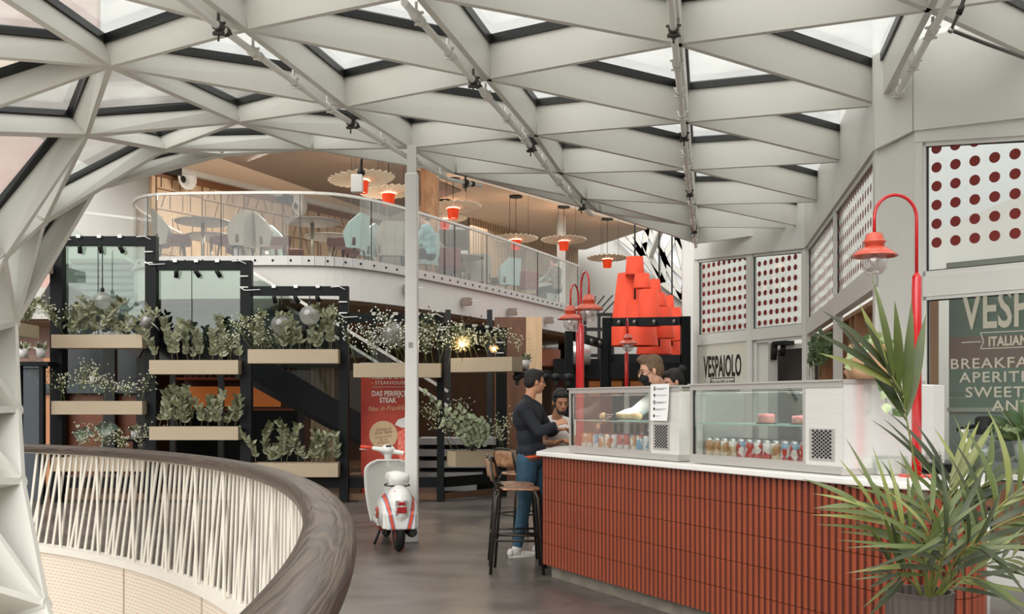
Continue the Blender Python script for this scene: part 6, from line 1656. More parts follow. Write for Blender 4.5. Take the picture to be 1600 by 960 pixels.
# --- seated guests upstairs
def seated(label, px, Y, az, top_m, bot_m, hair, z=3.99, style='short'):
    o = onf(px, Y); o.z = z; ca, sa = cos(az), sin(az)
    def L(x, y, zz): return V((o.x+x*ca-y*sa, o.y+x*sa+y*ca, z+zz))
    J = dict(base=z, head=L(0, .06, 1.22), neck=L(0, 0, 1.08), chest=L(0, -.02, .84), pelvis=L(0, -.05, .52), sh_l=L(-.17, 0, 1.0), sh_r=L(.17, 0, 1.0), el_l=L(-.23, .12, .76), el_r=L(.23, .12, .76), wr_l=L(-.12, .34, .74), wr_r=L(.12, .34, .74),
             hp_l=L(-.09, .02, .52), hp_r=L(.09, .02, .52), kn_l=L(-.11, .44, .52), kn_r=L(.11, .44, .52), an_l=L(-.11, .46, .09), an_r=L(.11, .46, .09), to_l=L(-.11, .62, .03), to_r=L(.11, .62, .03))
    return person(label, J, (-sa, ca, -.15), M_skin3, hair, 'tee', top_m, bot_m, M_shoe, hairstyle=style, vox=.014)
seated('seated guest in white top and blue jeans beside the middle balcony chair', 408, 21.6, -1.2, M_tee, M_denim, M_hairb, z=3.99)
seated('seated guest in pale teal top just right of the white column upstairs', 668, 20.3, 1.3, mat('teal_top', '#87a9aa', .8), M_trousers, M_hairl)
seated('small seated guest at the far end of the balcony', 868, 26.4, .9, mat('grey_top', '#77706a', .8), M_trousers, M_hairl)
# ================================================================ SCOOTER
def scooter_mat():
    m = bpy.data.materials.new('white_scooter_paint'); m.use_nodes = True
    n = m.node_tree.nodes; l = m.node_tree.links; b = n['Principled BSDF']
    t = n.new('ShaderNodeTexCoord'); s = n.new('ShaderNodeSeparateXYZ'); l.new(t.outputs['Object'], s.inputs[0])
    def mth(op, a, b_=None, c=None):
        k = n.new('ShaderNodeMath'); k.operation = op
        for i, v in enumerate((a, b_, c)):
            if v is None: continue
            if isinstance(v, (int, float)): k.inputs[i].default_value = v
            else: l.new(v, k.inputs[i])
        return k.outputs[0]
    ax = mth('ABSOLUTE', s.outputs['X']); off = mth('MULTIPLY_ADD', s.outputs['Z'], .22, .022)
    d = mth('ABSOLUTE', mth('SUBTRACT', ax, off))
    red = mth('LESS_THAN', d, .017); blue = mth('MULTIPLY', mth('LESS_THAN', d, .025), mth('GREATER_THAN', d, .017))
    rear = mth('LESS_THAN', s.outputs['Y'], .16); red = mth('MULTIPLY', red, rear); blue = mth('MULTIPLY', blue, rear)
    m1 = n.new('ShaderNodeMixRGB'); m1.inputs[1].default_value = (*lin('#e9e8e4'), 1); m1.inputs[2].default_value = (*lin('#e0573f'), 1); l.new(red, m1.inputs[0])
    m2 = n.new('ShaderNodeMixRGB'); m2.inputs[2].default_value = (*lin('#5f9fc4'), 1); l.new(m1.outputs[0], m2.inputs[1]); l.new(blue, m2.inputs[0])
    l.new(m2.outputs[0], b.inputs['Base Color']); b.inputs['Roughness'].default_value = .22; b.inputs['Coat Weight'].default_value = .6
    return m
M_sc = scooter_mat(); M_scw = mat('white_scooter_plain', '#e6e5e1', .25, 0, .02, coat=.5); M_scg = mat('pale_shield_paint', '#c9c8c2', .35, 0, .03, coat=.3)
sc = empty('scooter', (-1.17, 10.55, 0), 'white vintage scooter with red and blue stripes parked beside the white column', 'scooter', rz=radians(13))
def P(name, mb, m, **k): return mb.build(name, m, k.get('parent', sc), local=True)
m_ = MB()
m_.ell((0, .10, .44), (.18, .38, .235)); m_.ell((0, -.03, .46), (.155, .27, .235)); m_.ell((0, .22, .6), (.12, .25, .11))
for sd in (-1, 1): m_.ell((sd*.125, .12, .40), (.09, .34, .175))
m_.ell((0, -.12, .36), (.13, .12, .14)); m_.box((0, .10, .33), (.36, .56, .17)); m_.box((0, -.05, .33), (.30, .40, .17))
o = P('rear_body', m_, M_sc); remesh(o, .012, 5)
m_ = MB(); m_.box((0, .12, .74), (.20, .40, .12)); m_.ell((0, .0, .745), (.12, .13, .075)); m_.ell((0, .22, .745), (.12, .17, .07)); o = P('seat', m_, mat('white_vinyl_seat', '#e4e2dd', .4)); remesh(o, .012, 12, .7)
m_ = MB(); m_.tube([V((.13*cos(a), .13+.22*sin(a), .672)) for a in [2*pi*k/24 for k in range(24)]], .007, 6, closed=True); P('seat_trim', m_, M_blackm)
def wheel(y, nm, r=.215):
    t = MB(); R_ = r-.055; vs = []; fs = []; n1, n2 = 36, 12
    for i in range(n1):
        a = 2*pi*i/n1
        for k in range(n2):
            b_ = 2*pi*k/n2; rad = R_+.055*cos(b_); vs.append(V((.05*sin(b_), y+rad*cos(a), r+rad*sin(a))))
    for i in range(n1):
        for k in range(n2): fs.append((i*n2+k, i*n2+(k+1) % n2, ((i+1) % n1)*n2+(k+1) % n2, ((i+1) % n1)*n2+k))
    t.add(vs, fs, True); w_ = P(nm, t, mat('black_tyre', '#141414', .7, bump=.3, bs=30))
    h = MB(); Mr = Matrix.Rotation(pi/2, 3, 'Y'); h.lathe([(.115, -.035), (.12, 0), (.115, .035), (.05, .045), (0, .045)], (0, y, r), 24, Mr); h.build('rim', mat('red_rim', '#b8321f', .4), w_, local=True)
wheel(-.02, 'rear_wheel'); wheel(1.2, 'front_wheel')
m_ = MB(); n_ = 18; vs = []; fs = []
rows = 14
def halfw(z):
    t = (z-.2)/.7
    return (.19+.075*sin(min(1, t*1.35)*pi/2))*(1 if t < .82 else sqrt(max(0.03, 1-((t-.82)/.19)**2)))
for j in range(rows+1):
    z = .2+.69*j/rows; hw = halfw(z)
    for i in range(n_+1):
        x = -1+2*i/n_; vs.append(V((hw*x, 1.02-.06*(z-.2)-.07*x*x+ .0, z)))
for j in range(rows):
    for i in range(n_): fs.append((j*(n_+1)+i, j*(n_+1)+i+1, (j+1)*(n_+1)+i+1, (j+1)*(n_+1)+i))
m_.add(vs, fs, True); o = P('leg_shield', m_, M_scg); md = o.modifiers.new('solid', 'SOLIDIFY'); md.thickness = .025; md.offset = 0
m_ = MB(); m_.tube([V((halfw(.2+.69*k/24)*sd, 1.02-.06*(.69*k/24)-.07, .2+.69*k/24)) for sd, ks in ((-1, range(25)), (1, range(24, -1, -1))) for k in ks], .011, 6); P('shield_edge', m_, M_scw)
m_ = MB(); m_.box((0, .72, .235), (.36, .62, .05)); m_.box((0, .72, .265), (.1, .6, .03)); bevel(P('footboard', m_, M_scg), .015)
m_ = MB(); m_.box((0, .72, .19), (.30, .5, .05)); P('underside', m_, mat('red_underside', '#8c2a1d', .6))
m_ = MB(); m_.capsule((0, 1.06, .55), (0, .98, .98), .035, .045); m_.ell((0, 1.02, 1.0), (.085, .12, .055)); m_.capsule((0, 1.0, .99), (-.17, 1.04, 1.02), .034, .024); m_.capsule((0, 1.0, .99), (.17, .90, .965), .034, .024); m_.ell((0, 1.1, .99), (.075, .06, .07))
o = P('steering_head', m_, M_scw); remesh(o, .01, 3)
m_ = MB(); m_.box((0, .965, 1.045), (.06, .07, .018)); P('speedometer', m_, mat('dark_dial', '#3a3c40', .3))
for sd in (-1, 1):
    m_ = MB(); m_.tube([(sd*.17, .97-sd*.07, .9925-sd*.0275), (sd*.30, .955-sd*.13, .99-sd*.045)], [.022, .02], 12); P('hand_grip', m_, mat('orange_grip', '#d8432a', .5))
    m_ = MB(); m_.tube([(sd*.15, 1.03-sd*.07, .985-sd*.025), (sd*.22, 1.04-sd*.09, .97-sd*.03), (sd*.31, .99-sd*.13, .96-sd*.045)], .007, 6); P('brake_lever', m_, M_chrome)
m_ = MB(); m_.ell((0, 1.2, .34), (.085, .24, .12)); m_.capsule((0, 1.1, .5), (0, 1.2, .4), .05, .05); o = P('front_mudguard', m_, M_scw); remesh(o, .012, 3)
m_ = MB(); m_.box((0, -.243, .47), (.12, .07, .15)); m_.box((0, -.275, .51), (.09, .03, .045)); tl = P('tail_light_housing', m_, M_chrome)
m_ = MB(); m_.box((0, -.285, .45), (.10, .03, .065)); m_.box((0, -.292, .515), (.075, .02, .035)); bevel(m_.build('tail_light', mat('red_lens', '#a3121a', .12, coat=.8), tl, local=True), .008)
m_ = MB(); m_.box((-.226, .03, .40), (.012, .11, .055)); bd_ = P('side_badge', m_, M_blackm)
m_ = MB(); m_.box((-.233, .03, .40), (.004, .09, .035)); m_.build('badge_field', M_white, bd_, local=True)
m_ = MB(); Mr = Matrix.Rotation(pi/2, 3, 'Y'); m_.lathe([(.062, -.004), (.062, .004), (0, .004)], (-.223, .03, .40), 24, Mr); m_.build('red_disc', mat('badge_red', '#d0402a', .4), bd_, local=True)
m_ = MB(); m_.tube([(.10, .1, .22), (.13, -.08, .2), (.13, -.2, .21)], [.05, .055, .04], 12); P('exhaust', m_, mat('dark_exhaust', '#2a2827', .5, .5))
m_ = MB(); m_.tube([(-.12, .55, .2), (-.20, .5, .01)], .014, 8);  m_.tube([(-.07, .38, .22), (-.10, .30, .12)], .012, 8); P('centre_stand', m_, M_blackm)
m_ = MB()
for z in (.62,): 
    text_mb(m_, '11', (.035, -.19, .60), (-1, 0, 0), (0, .5, .86), .07, 1.0, .004, 1.4, 'CENTER')
m_.v = [V((-p.x, p.y, p.z)) for p in m_.v]; m_.v = [V((p.x, p.y-.01, p.z)) for p in m_.v]; P('orange_marking', m_, mat('orange_marking', '#e6b39a', .4))

# ================================================================ BAR STOOLS
M_tube = mat('gunmetal_tube', '#3a3632', .35, .6, .2, 9); M_ply = wood('worn_varnished_ply', '#5a2f1c', '#b98a63', 5, .3, (1, 1, 1), 1.5, coat=.4, contrast=(.35, .6))
def stool():
    t = empty('bar_stool', (0, 0, -50)); hs = .765
    for sx_, sy in ((-1, -1), (1, -1), (1, 1), (-1, 1)):
        m_ = MB(); m_.tube([(sx_*.10, sy*.12, hs-.03), (sx_*.16, sy*.15, hs-.035), (sx_*.185, sy*.17, hs-.09), (sx_*.235, sy*.20, 0)], .0145, 10); m_.build('leg', M_tube, t, local=True)
    m_ = MB(); z = .30; f = .222
    c_ = [(-f, -.188, z), (f, -.188, z), (f, .188, z), (-f, .188, z)]
    for a, b in zip(c_, c_[1:]+c_[:1]): m_.tube([a, b], .011, 8)
    m_.build('footrest_ring', M_tube, t, local=True)
    m_ = MB(); n_ = 8; vs = []
    for s2, zz in ((1, 0), (1, .016)):
        for k in range(28):
            a = 2*pi*k/28; c, s = cos(a), sin(a); ex = .55
            vs.append(V((.19*abs(c)**ex*(1 if c > 0 else -1), .19*abs(s)**ex*(1 if s > 0 else -1), hs-.018+zz-.012*abs(c)**2)))
    m_.add(vs, [tuple(range(28))[::-1], tuple(range(28, 56))]+[(k, (k+1) % 28, 28+(k+1) % 28, 28+k) for k in range(28)], False); bevel(m_.build('seat', M_ply, t, local=True), .004)
    # back frame: a bent hoop and a curved ply back
    m_ = MB(); pts = [(-.12, -.17, hs-.03), (-.19, -.18, hs+.01), (-.215, -.19, hs+.10), (-.235, -.18, hs+.21), (-.25, -.12, hs+.255), (-.262, 0, hs+.262), (-.25, .12, hs+.255), (-.235, .18, hs+.21), (-.215, .19, hs+.10), (-.19, .18, hs+.01), (-.12, .17, hs-.03)]
    m_.tube(pts, .0125, 10); m_.build('back_hoop', M_tube, t, local=True)
    m_ = MB(); vs = []; 
    for j in range(5):
        z = hs+.06+.175*j/4
        for k in range(13):
            y = -.175+.35*k/12; vs.append(V((-.208-.028*j/4-.035*(1-(y/.175)**2), y, z)))
    m_.add(vs, [(j*13+k, j*13+k+1, (j+1)*13+k+1, (j+1)*13+k) for j in range(4) for k in range(12)], True); o = m_.build('backrest', M_ply, t, local=True); md = o.modifiers.new('s', 'SOLIDIFY'); md.thickness = .012
    return t
s0_ = stool()
place(s0_, V((.06, 9.26, 0)), 'nearer metal bar stool with worn wooden seat at the counter corner', 'stool', None, -.08)
place(s0_, V((.02, 9.78, 0)), 'farther metal bar stool half hidden behind the nearer one', 'stool', None, .05)
place(s0_, V((.10, 11.4, 0)), 'third bar stool standing behind the man in the navy jacket', 'stool', None, .6)

# ================================================================ PALM
M_palm = [mat('palm_leaf', '#525e28', .4, 0, .25, 5), mat('palm_leaf_light', '#7b8042', .4, 0, .25, 5), mat('palm_leaf_dark', '#363f1e', .4, 0, .25, 5)]
YPm = 4.1; pc = W(1436, 634, YPm); palm = empty('potted_palm', (pc.x, YPm, 0), 'tall potted kentia palm in the right foreground before the counter', 'plant')
m_ = MB(); rp_ = []
for k in range(48): rp_.append(.125+(.006 if k % 2 else 0))
vs = []
for z, sc_ in ((0, .78), (.02, .8), (.74, 1.0), (.76, 1.03), (.76, .93), (.72, .92)):
    for k in range(48): a = 2*pi*k/48; vs.append(V((pc.x+rp_[k]*sc_*cos(a), YPm+rp_[k]*sc_*sin(a), z)))
m_.add(vs, [(j*48+k, j*48+(k+1) % 48, (j+1)*48+(k+1) % 48, (j+1)*48+k) for j in range(5) for k in range(48)]+[tuple(range(48))[::-1]], False); m_.build('ribbed_pot', mat('grey_brown_pot', '#5d534e', .6, 0, .15), palm)
m_ = MB(); m_.lathe([(.115, .72), (0, .73)], (pc.x, YPm, 0), 24, cap=False); m_.build('soil', mat('dark_soil', '#2b221b'), palm)
def frond(pts, n, LL, wd, seed, t0=.35, ang=.75, droop=.35, upb=.3, face=(0, -1, .35), dark=0):
    R_ = random.Random(seed); m_ = MB(); P3 = [V(p) for p in pts]
    Ls = smooth_line(P3, 3); cum = [0]
    for a, b in zip(Ls, Ls[1:]): cum.append(cum[-1]+(b-a).length)
    T = cum[-1]
    def atl(t):
        d = t*T
        for i in range(len(Ls)-1):
            if cum[i+1] >= d: f = (d-cum[i])/max(1e-6, cum[i+1]-cum[i]); return Ls[i].lerp(Ls[i+1], f), (Ls[i+1]-Ls[i]).normalized()
        return Ls[-1], (Ls[-1]-Ls[-2]).normalized()
    m_.cur = 1; m_.tube(Ls, [.009*(1-.75*c/T) for c in cum], 6)
    for k in range(n):
        t = t0+(1-t0)*(k+.5)/n
        for sd in (-1, 1):
            p, d = atl(min(1, t+.01*sd)); side = d.cross(V(face)).normalized()*sd
            a = ang*(1.15-.75*(t-t0)/(1-t0))+R_.uniform(-.12, .12)
            dr = d*cos(a)+side*sin(a)+V((0, R_.uniform(-.25, .25), upb)); m_.cur = R_.choice((0, 0, 1, 2)) if not dark else R_.choice((0, 2, 2))
            L_ = LL*(.68+.5*sin(pi*(t-t0)/(1-t0)*.9+.3))*R_.uniform(.85, 1.1)
            m_.leaf(p, dr, V((side.x*-.3, -1, .5)), L_, wd*(1 if len(pts) == 4 and n < 4 else .82)*R_.uniform(.8, 1.15), .18, droop*R_.uniform(.6, 1.7), 8)
    return m_.build('frond', M_palm, palm)
def wp_(px, py, dY=0.): return W(px, py, YPm+dY)
b0 = wp_(1447, 960, 0)
frond([b0, wp_(1448, 850, -.03), wp_(1432, 740, -.08), wp_(1412, 630, -.15)], 3, .42, 0.041, 1, .90, .42, .12, .12)
frond([wp_(1410, 622, -.15), wp_(1408, 616, -.15), wp_(1400, 600, -.18), wp_(1384, 575, -.2)], 3, .36, 0.034, 17, .1, .4, .25, .15)
frond([b0, wp_(1470, 880, .05), wp_(1482, 800, .1), wp_(1484, 752, .1)], 5, .34, 0.030, 2, .80, .8, .3, .35)
frond([b0, wp_(1478, 860, .1), wp_(1510, 790, .2), wp_(1545, 748, .25)], 6, .33, 0.033, 3, .6, .75, .35, .25)
frond([b0, wp_(1450, 900, -.05), wp_(1420, 840, -.15), wp_(1372, 795, -.2), wp_(1340, 788, -.2)], 7, .27, 0.023, 4, .42, .7, .3, .2)
frond([b0, wp_(1440, 930, -.1), wp_(1422, 905, -.2), wp_(1395, 890, -.28)], 5, .27, 0.020, 5, .72, .85, .08, .12, dark=1)
frond([b0, wp_(1460, 880, -.1), wp_(1460, 820, -.15), wp_(1440, 790, -.15)], 5, .28, 0.028, 6, .5, .9, .55, .15)
frond([b0, wp_(1490, 900, 0), wp_(1530, 840, .05), wp_(1580, 810, .1), wp_(1625, 800, .1)], 7, .30, 0.028, 7, .5, .75, .5, .2)
frond([b0, wp_(1500, 880, -.1), wp_(1550, 800, -.15), wp_(1600, 760, -.2)], 6, .32, 0.030, 8, .5, .75, .6, .25)
frond([b0, wp_(1480, 900, -.2), wp_(1500, 860, -.3), wp_(1530, 850, -.4)], 6, .25, 0.026, 9, .5, .85, .6, .1, dark=1)
frond([b0, wp_(1470, 930, -.1), wp_(1500, 900, -.15), wp_(1530, 905, -.2)], 5, .24, 0.025, 10, .5, .8, .5, .1)
frond([b0, wp_(1430, 900, 0), wp_(1400, 820, .1), wp_(1425, 790, .15)], 5, .25, 0.025, 11, .5, .8, .4, .3, dark=1)
frond([b0, wp_(1460, 870, .1), wp_(1500, 810, .2), wp_(1500, 770, .25)], 5, .28, 0.028, 12, .6, .8, .35, .3)
frond([b0, wp_(1465, 900, -.25), wp_(1480, 850, -.4), wp_(1470, 835, -.5)], 5, .24, 0.025, 13, .5, .8, .5, .1, dark=1)
frond([b0, wp_(1455, 930, -.15), wp_(1440, 870, -.3), wp_(1455, 830, -.4)], 5, .24, 0.025, 14, .5, .8, .6, .15)
frond([b0, wp_(1500, 910, .15), wp_(1540, 880, .2), wp_(1590, 870, .25)], 6, .25, 0.025, 15, .45, .8, .5, .15)

# ================================================================ POTHOS AND VINES
M_poth = [mat('pothos_leaf', '#7f9660', .4, 0, .3, 14, hex2='#bcc79b'), mat('pothos_leaf_dark', '#4f6b38', .4, 0, .2, 10)]
c = cpt(s_px(1358, N0+.2), N0+.20, 1.652); pt_ = empty('pothos_pot', c, 'trailing variegated pothos in a crumpled tan bag pot on the right display case', 'plant')
m_ = MB(); R_ = random.Random(2)
prof = [(0, 0), (.115, .0), (.135, .05), (.118, .085), (.128, .12), (.105, .15), (.11, .19), (.10, .2), (.09, .17)]
vs = []; n_ = 36
for r0, z in prof:
    for k in range(n_): a = 2*pi*k/n_; q = r0*(1+.05*sin(5*a+z*30)+.04*sin(9*a-z*50)); vs.append(V((c.x+q*cos(a), c.y+q*sin(a), c.z+z+.008*sin(4*a+z*20)*(z > 0))))
m_.add(vs, [(j*n_+k, j*n_+(k+1) % n_, (j+1)*n_+(k+1) % n_, (j+1)*n_+k) for j in range(len(prof)-1) for k in range(n_)], True); m_.build('bag_pot', mat('tan_crumpled_paper', '#b58e6e', .7, 0, .2, 8), pt_)
st_ = MB(); fo = MB(); top_ = c+V((0, 0, .2))
def heart(mb, p, d, n, L): mb.leaf(p, d, n, L, L*.85, .12, .25, 6)
Yv = 5.86
for (x1, y1, drop_) in ((1400, 640, 1), (1408, 620, 1), (1385, 630, 1), (1330, 575, 0), (1395, 590, 0), (1345, 560, 0), (1372, 550, 0), (1392, 610, 1), (1355, 545, 0), (1412, 645, 1)):
    tip = W(x1, y1, Yv+R_.uniform(-.06, .0)); mid = top_+V(((tip.x-top_.x)*.8, (tip.y-top_.y)*.8, .02)); pts = smooth_line([top_-V((0, 0, .03)), top_+V((0, 0, .05)), mid, tip], 2)
    st_.tube(pts, .0025, 4)
    nl = 11 if drop_ else 8
    for k in range(nl):
        i = int((len(pts)-1)*(.25+.75*k/(nl-1))); fo.cur = R_.choice((0, 0, 0, 1)); heart(fo, pts[i], V((R_.uniform(-1, 1), R_.uniform(-.8, .1), R_.uniform(-1.2, .2))), V((R_.uniform(-.4, .4), -1, R_.uniform(0, .5))), R_.uniform(.05, .075))
st_.build('vine_stems', M_gstem, pt_); fo.build('foliage', M_poth, pt_)
M_ivy = [mat('ivy_dark', '#50663e', .5, 0, .3, 9), mat('ivy_mid', '#62754a', .5, 0, .3, 9)]
p, q = K[1], K[2]
for (px0, px1, y0, y1, sd, lab) in ((1268, 1284, 522, 600, 41, 'left curtain of dark green ivy hanging in the open shelf unit'), (1288, 1302, 512, 596, 42, 'right curtain of green ivy hanging in the open shelf unit')):
    R_ = random.Random(sd); fo = MB(); st_ = MB(); s_c = px_s(p, q, (px0+px1)/2); top3 = at(p, q, s_c, 2.4, .02); e = empty('hanging_ivy', top3, lab, 'plant')
    for k in range(7):
        px = px0+(px1-px0)*(k+.5)/7; s_ = px_s(p, q, px); P0_ = at(p, q, s_, 0, .03+R_.uniform(-.04, .04)); zt_ = EYE+(634-y0-R_.uniform(0, 14))/FP*P0_.y; zb_ = EYE+(634-y1+R_.uniform(0, 25))/FP*P0_.y
        a, b = V((P0_.x, P0_.y, zt_)), V((P0_.x+R_.uniform(-.04, .04), P0_.y, zb_)); st_.tube([a, b], .004, 4)
        for j in range(17): fo.cur = R_.choice((0, 0, 1)); heart(fo, a.lerp(b, j/26), V((R_.uniform(-1, 1), R_.uniform(-1, .2), R_.uniform(-1, .1))), V((R_.uniform(-.6, .3), -1, .4)), R_.uniform(.05, .085))
    st_.build('stems', M_gstem, e); fo.build('foliage', M_ivy, e)
# things on the open shelves
def on_shelf(px, z, off=-.3): return at(p, q, px_s(p, q, px), z, off)
for i, (px, z, hh, rr_, m, lab) in enumerate(((1338, 2.062, .28, .04, M_btl, 'dark amber bottle'), (1344, 2.062, .30, .04, M_juice, 'dark red bottle'), (1349, 2.062, .26, .042, mat('green_bottle', '#22402a', .15, coat=.6), 'green bottle'), (1354, 2.062, .3, .04, M_btl, 'second amber bottle'))):
    c = on_shelf(px, z, -.2); e = empty('wine_bottle', c, lab+' on the open shelf behind the kiosk corner', 'bottle'); m_ = MB(); m_.lathe([(rr_*.95, 0), (rr_, .01), (rr_, hh*.6), (rr_*.35, hh*.78), (rr_*.33, hh)], c, 16); m_.build('bottle_glass', m, e)
    m_ = MB(); m_.lathe([(rr_*1.02, hh*.2), (rr_*1.02, hh*.5)], c, 16, cap=False); m_.build('bottle_label', M_lid if i % 2 else M_white, e)
c = on_shelf(1318, 1.55, .12)
e = empty('coffee_machine_cups', on_shelf(1325, 1.655, -.2), 'stack of white cups on the shelf behind the display case', 'cups')
m_ = MB(); cc = on_shelf(1325, 1.6, -.2); m_.mm(cc-V((.15, .15, .65)), cc+V((.15, .15, 0))); m_.build('shelf_box', mat('dark_machine', '#26211f', .4), e)
m_ = MB()
for k in range(3): m_.lathe([(.03, 0), (.045, .07), (.042, .07), (.028, .01)], cc+V((0, 0, .0+.05*k)), 16)
m_.build('cup_stack', M_white, e)
m_ = MB(); m_.mm(cc+V((-.05, -.155, -.3)), cc+V((.12, -.151, -.12))); m_.build('red_front', M_lid, e)
# ================================================================ SMALL THINGS ON THE COUNTER END
def on_c(px, Y): return V(((px-800)/FP*Y, Y, 1.102))
c = on_c(1462, 6.05); e = empty('plate_stack', c, 'stack of dark plates on the counter beside the red lamp base', 'plates', None)
m_ = MB()
for k in range(7): m_.lathe([(.06, .008*k), (.10, .008*k+.006), (.098, .008*k+.008), (0, .008*k+.004)], c, 28, cap=False)
m_.build('dark_plates', M_blackm, e); m_ = MB()
for k in range(3): m_.lathe([(.03, .06+.02*k), (.05, .08+.02*k), (.047, .08+.02*k)], c, 20, cap=False)
m_.build('white_bowls', M_white, e)
c = on_c(1508, 6.0); e = empty('squeeze_bottle', c, 'white tapered bottle on the counter behind the palm fronds', 'bottle'); m_ = MB(); m_.lathe([(.035, 0), (.037, .01), (.035, .16), (.014, .20), (.012, .24)], c, 20); m_.build('bottle_body', M_white, e); m_ = MB(); m_.mm(c+V((-.03, -.012, .24)), c+V((.015, .012, .258))); m_.build('spout', M_white, e)
c = on_c(1385, 5.93); e = empty('acrylic_box', c, 'clear acrylic box standing against the stainless corner cabinet', 'box'); m_ = MB()
x0, x1, y0, y1 = c.x-.09, c.x+.09, 5.84, 5.93
for a, b in (((x0, y0, 1.102), (x1, y0+.003, 1.21)), ((x0, y1-.003, 1.102), (x1, y1, 1.21)), ((x0, y0, 1.102), (x0+.003, y1, 1.21)), ((x1-.003, y0, 1.102), (x1, y1, 1.21))): m_.mm(a, b)
m_.build('box_walls', M_glass, e); m_ = MB(); m_.mm((x0+.02, y0+.02, 1.104), (x1-.03, y1-.02, 1.19)); m_.build('napkins', M_white, e)
# kiosk interior: espresso grinder, plant, worktop
p, q = K[3], K[5]
m_ = MB(); slab(m_, p, q, .1, 1.9, .0, 1.02, .0, 1.02, .6, -.10); o = m_.build('back_counter', mat('stainless_back_counter', '#a8a8a5', .35, .5)); tag(o, 'stainless back counter behind the kiosk front glass', 'counter')
c = at(p, q, px_s(p, q, 1512), 1.025, -.35); e = empty('glass_carafe', c, 'black topped glass carafe behind the lettered kiosk window', 'carafe'); m_ = MB(); m_.lathe([(.17, 0), (.19, .04), (.18, .12), (.09, .2), (.07, .22)], c, 24, cap=False); m_.build('bowl', M_bulbglass, e); m_ = MB(); m_.lathe([(.07, .22), (.08, .24), (.08, .36), (.05, .38)], c, 20); m_.tube([c+V((-.06, 0, .30)), c+V((-.24, 0, .26))], .018, 8); m_.build('top', M_blackm, e)
c = at(p, q, px_s(p, q, 1582), 1.025, -.3); e = empty('leafy_pot', c, 'broad leaved green plant behind the lower right window', 'plant'); m_ = MB(); m_.lathe([(.08, 0), (.11, .18), (.1, .18)], c, 20); m_.build('pot', M_white, e)
fo = MB(); R_ = random.Random(6)
for k in range(60):
    d = V((R_.gauss(0, .7), R_.gauss(0, .6), abs(R_.gauss(.6, .5)))).normalized(); fo.cur = R_.choice((0, 1, 2)); fo.leaf(c+V((0, 0, .2))+d*.04, d, V((0, -1, .4)), R_.uniform(.18, .36), .085, .15, .3, 6)
fo.build('foliage', [M_poth[0], M_poth[1], M_palm[0]], e)
# kiosk plinth under the front glass with wood panel
m_ = MB(); slab(m_, p, q, .07, L35, .0, .30, .0, .30, .05, .045); tag(m_.build('grey_skirting_panel', M_kioskframe), 'pale grey skirting panel under the wooden panel at lower right', 'panel')
m_ = MB(); slab(m_, p, q, .07, L35, .32, .86, .32, .86, .05, .045); tag(m_.build('wooden_panel', wood('oiled_wood_panel', '#5f3d28', '#94694a', 4, .5, (1, 1, .2))), 'brown wooden panel at lower right behind the palm', 'panel')
e = empty('barrier_post', at(p, q, px_s(p, q, 1541), 0, 1.7), 'slim white metal post right of the palm, with black top', 'post')
c = W(1541, 634, 6.25); c.z = 0; e.location = c; m_ = MB(); m_.tube([c, c+V((0, 0, .86))], .022, 16); m_.build('tube', mat('white_metal_post', '#d5d5d3', .3, .3), e); m_ = MB(); m_.tube([c+V((0, 0, .86)), c+V((0, 0, .885))], .024, 16); m_.mm(c+V((.02, -.01, .72)), c+V((.04, .01, .86))); m_.build('cap', M_blackm, e); m_ = MB(); m_.lathe([(.12, 0), (.12, .012), (.02, .02)], c, 24); m_.build('foot', M_chrome, e)

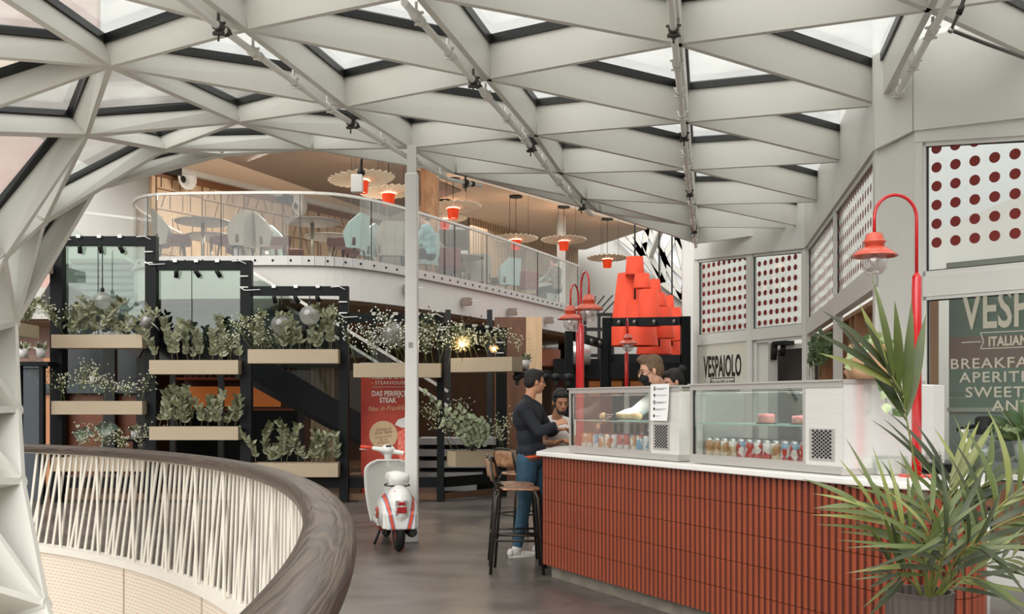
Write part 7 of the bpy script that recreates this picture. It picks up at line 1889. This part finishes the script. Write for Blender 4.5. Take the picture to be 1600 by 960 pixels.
# ================================================================ LIGHTING PIPES UNDER THE ROOF
M_clamp = mat('cast_clamp', '#e6e4de', .45, .2)
def pipe(keys, off, label, extra=(), nclamp=.75):
    pts = [nodes[k][0]+V(off) for k in keys]+[V(e_) for e_ in extra]
    e = empty('lighting_pipe', pts[len(pts)//2], label, 'pipe'); m_ = MB(); sp_ = []
    for a, b in zip(pts, pts[1:]):
        for k in range(6): sp_.append(a.lerp(b, k/6))
    sp_.append(pts[-1]); m_.tube(sp_, .027, 12); m_.build('tube', mat('white_pipe', '#f2f1ec', .35), e)
    acc = 0; R_ = random.Random(len(keys)); i = 0
    for a, b in zip(pts, pts[1:]):
        L = (b-a).length; d = (b-a)/L; x = d.cross(V((0, 0, 1))).normalized(); z_ = x.cross(d)
        t = .25
        while t < L-.1:
            c = a+d*t; cm = MB(); cm.tube([c-d*.03, c+d*.03], .04, 12); cm.tube([c, c+z_*.10], .012, 6); cm.tube([c-x*.055+z_*.02, c+x*.055+z_*.02], .010, 6); cm.tube([c+d*.09, c+d*.13], .036, 12); cm.tube([c+d*.11-x*.05-z_*.02, c+d*.11+x*.05-z_*.02], .009, 6)
            dark = i % 4 == 2
            if dark: cm.capsule(c-z_*.05-x*.03, c-z_*.05+x*.03, .018, .018, 8); cm.tube([c-z_*.06, c-z_*.11], .008, 6)
            cm.build('clamp', mat('dark_clamp', '#4c4844', .5, .4) if dark else M_clamp, e); t += nclamp; i += 1
    return e
pipe(['Am', 'A0', 'A1', 'A2'], (-.06, 0, -.075), 'white lighting pipe under the leftmost long roof beam, curving at its end', (nodes['A3'][0]+V((-.05, 0, -.08)), W(752, 290, 12.9)))
pipe(['Bm', 'B0', 'B1', 'B2', 'B3', 'B4'], (-.085, 0, -.05), 'white lighting pipe under the second long roof beam ending at the balcony ceiling')
pipe(['Cm', 'C0', 'C1', 'C2', 'C3', 'C4', 'C5'], (-.02, 0, -.06), 'white lighting pipe running straight away above the display cases')
pipe(['Dm', 'D0', 'D1'], (.075, 0, -.05), 'white lighting pipe at upper right ending above the kiosk corner')
e = empty('steel_conduit', W(1487, 47, 6.5), 'thin dark steel conduit bent under the roof at upper right', 'pipe'); m_ = MB(); m_.tube([W(1513, -20, 6.3), W(1500, 16, 6.4), W(1486, 47, 6.5), W(1540, 68, 6.6), W(1660, 112, 6.8)], .013, 10); m_.build('tube', mat('grey_conduit', '#6c6a66', .3, .8), e); m_ = MB(); m_.tube([W(1503, 10, 6.4), W(1498, 22, 6.4)], .019, 10); m_.build('coupling', M_blackm, e); m_ = MB(); m_.tube([W(1488, 44, 6.5), W(1484, 50, 6.5)], .017, 10); m_.build('elbow', M_chrome, e)
# rim pipe far end
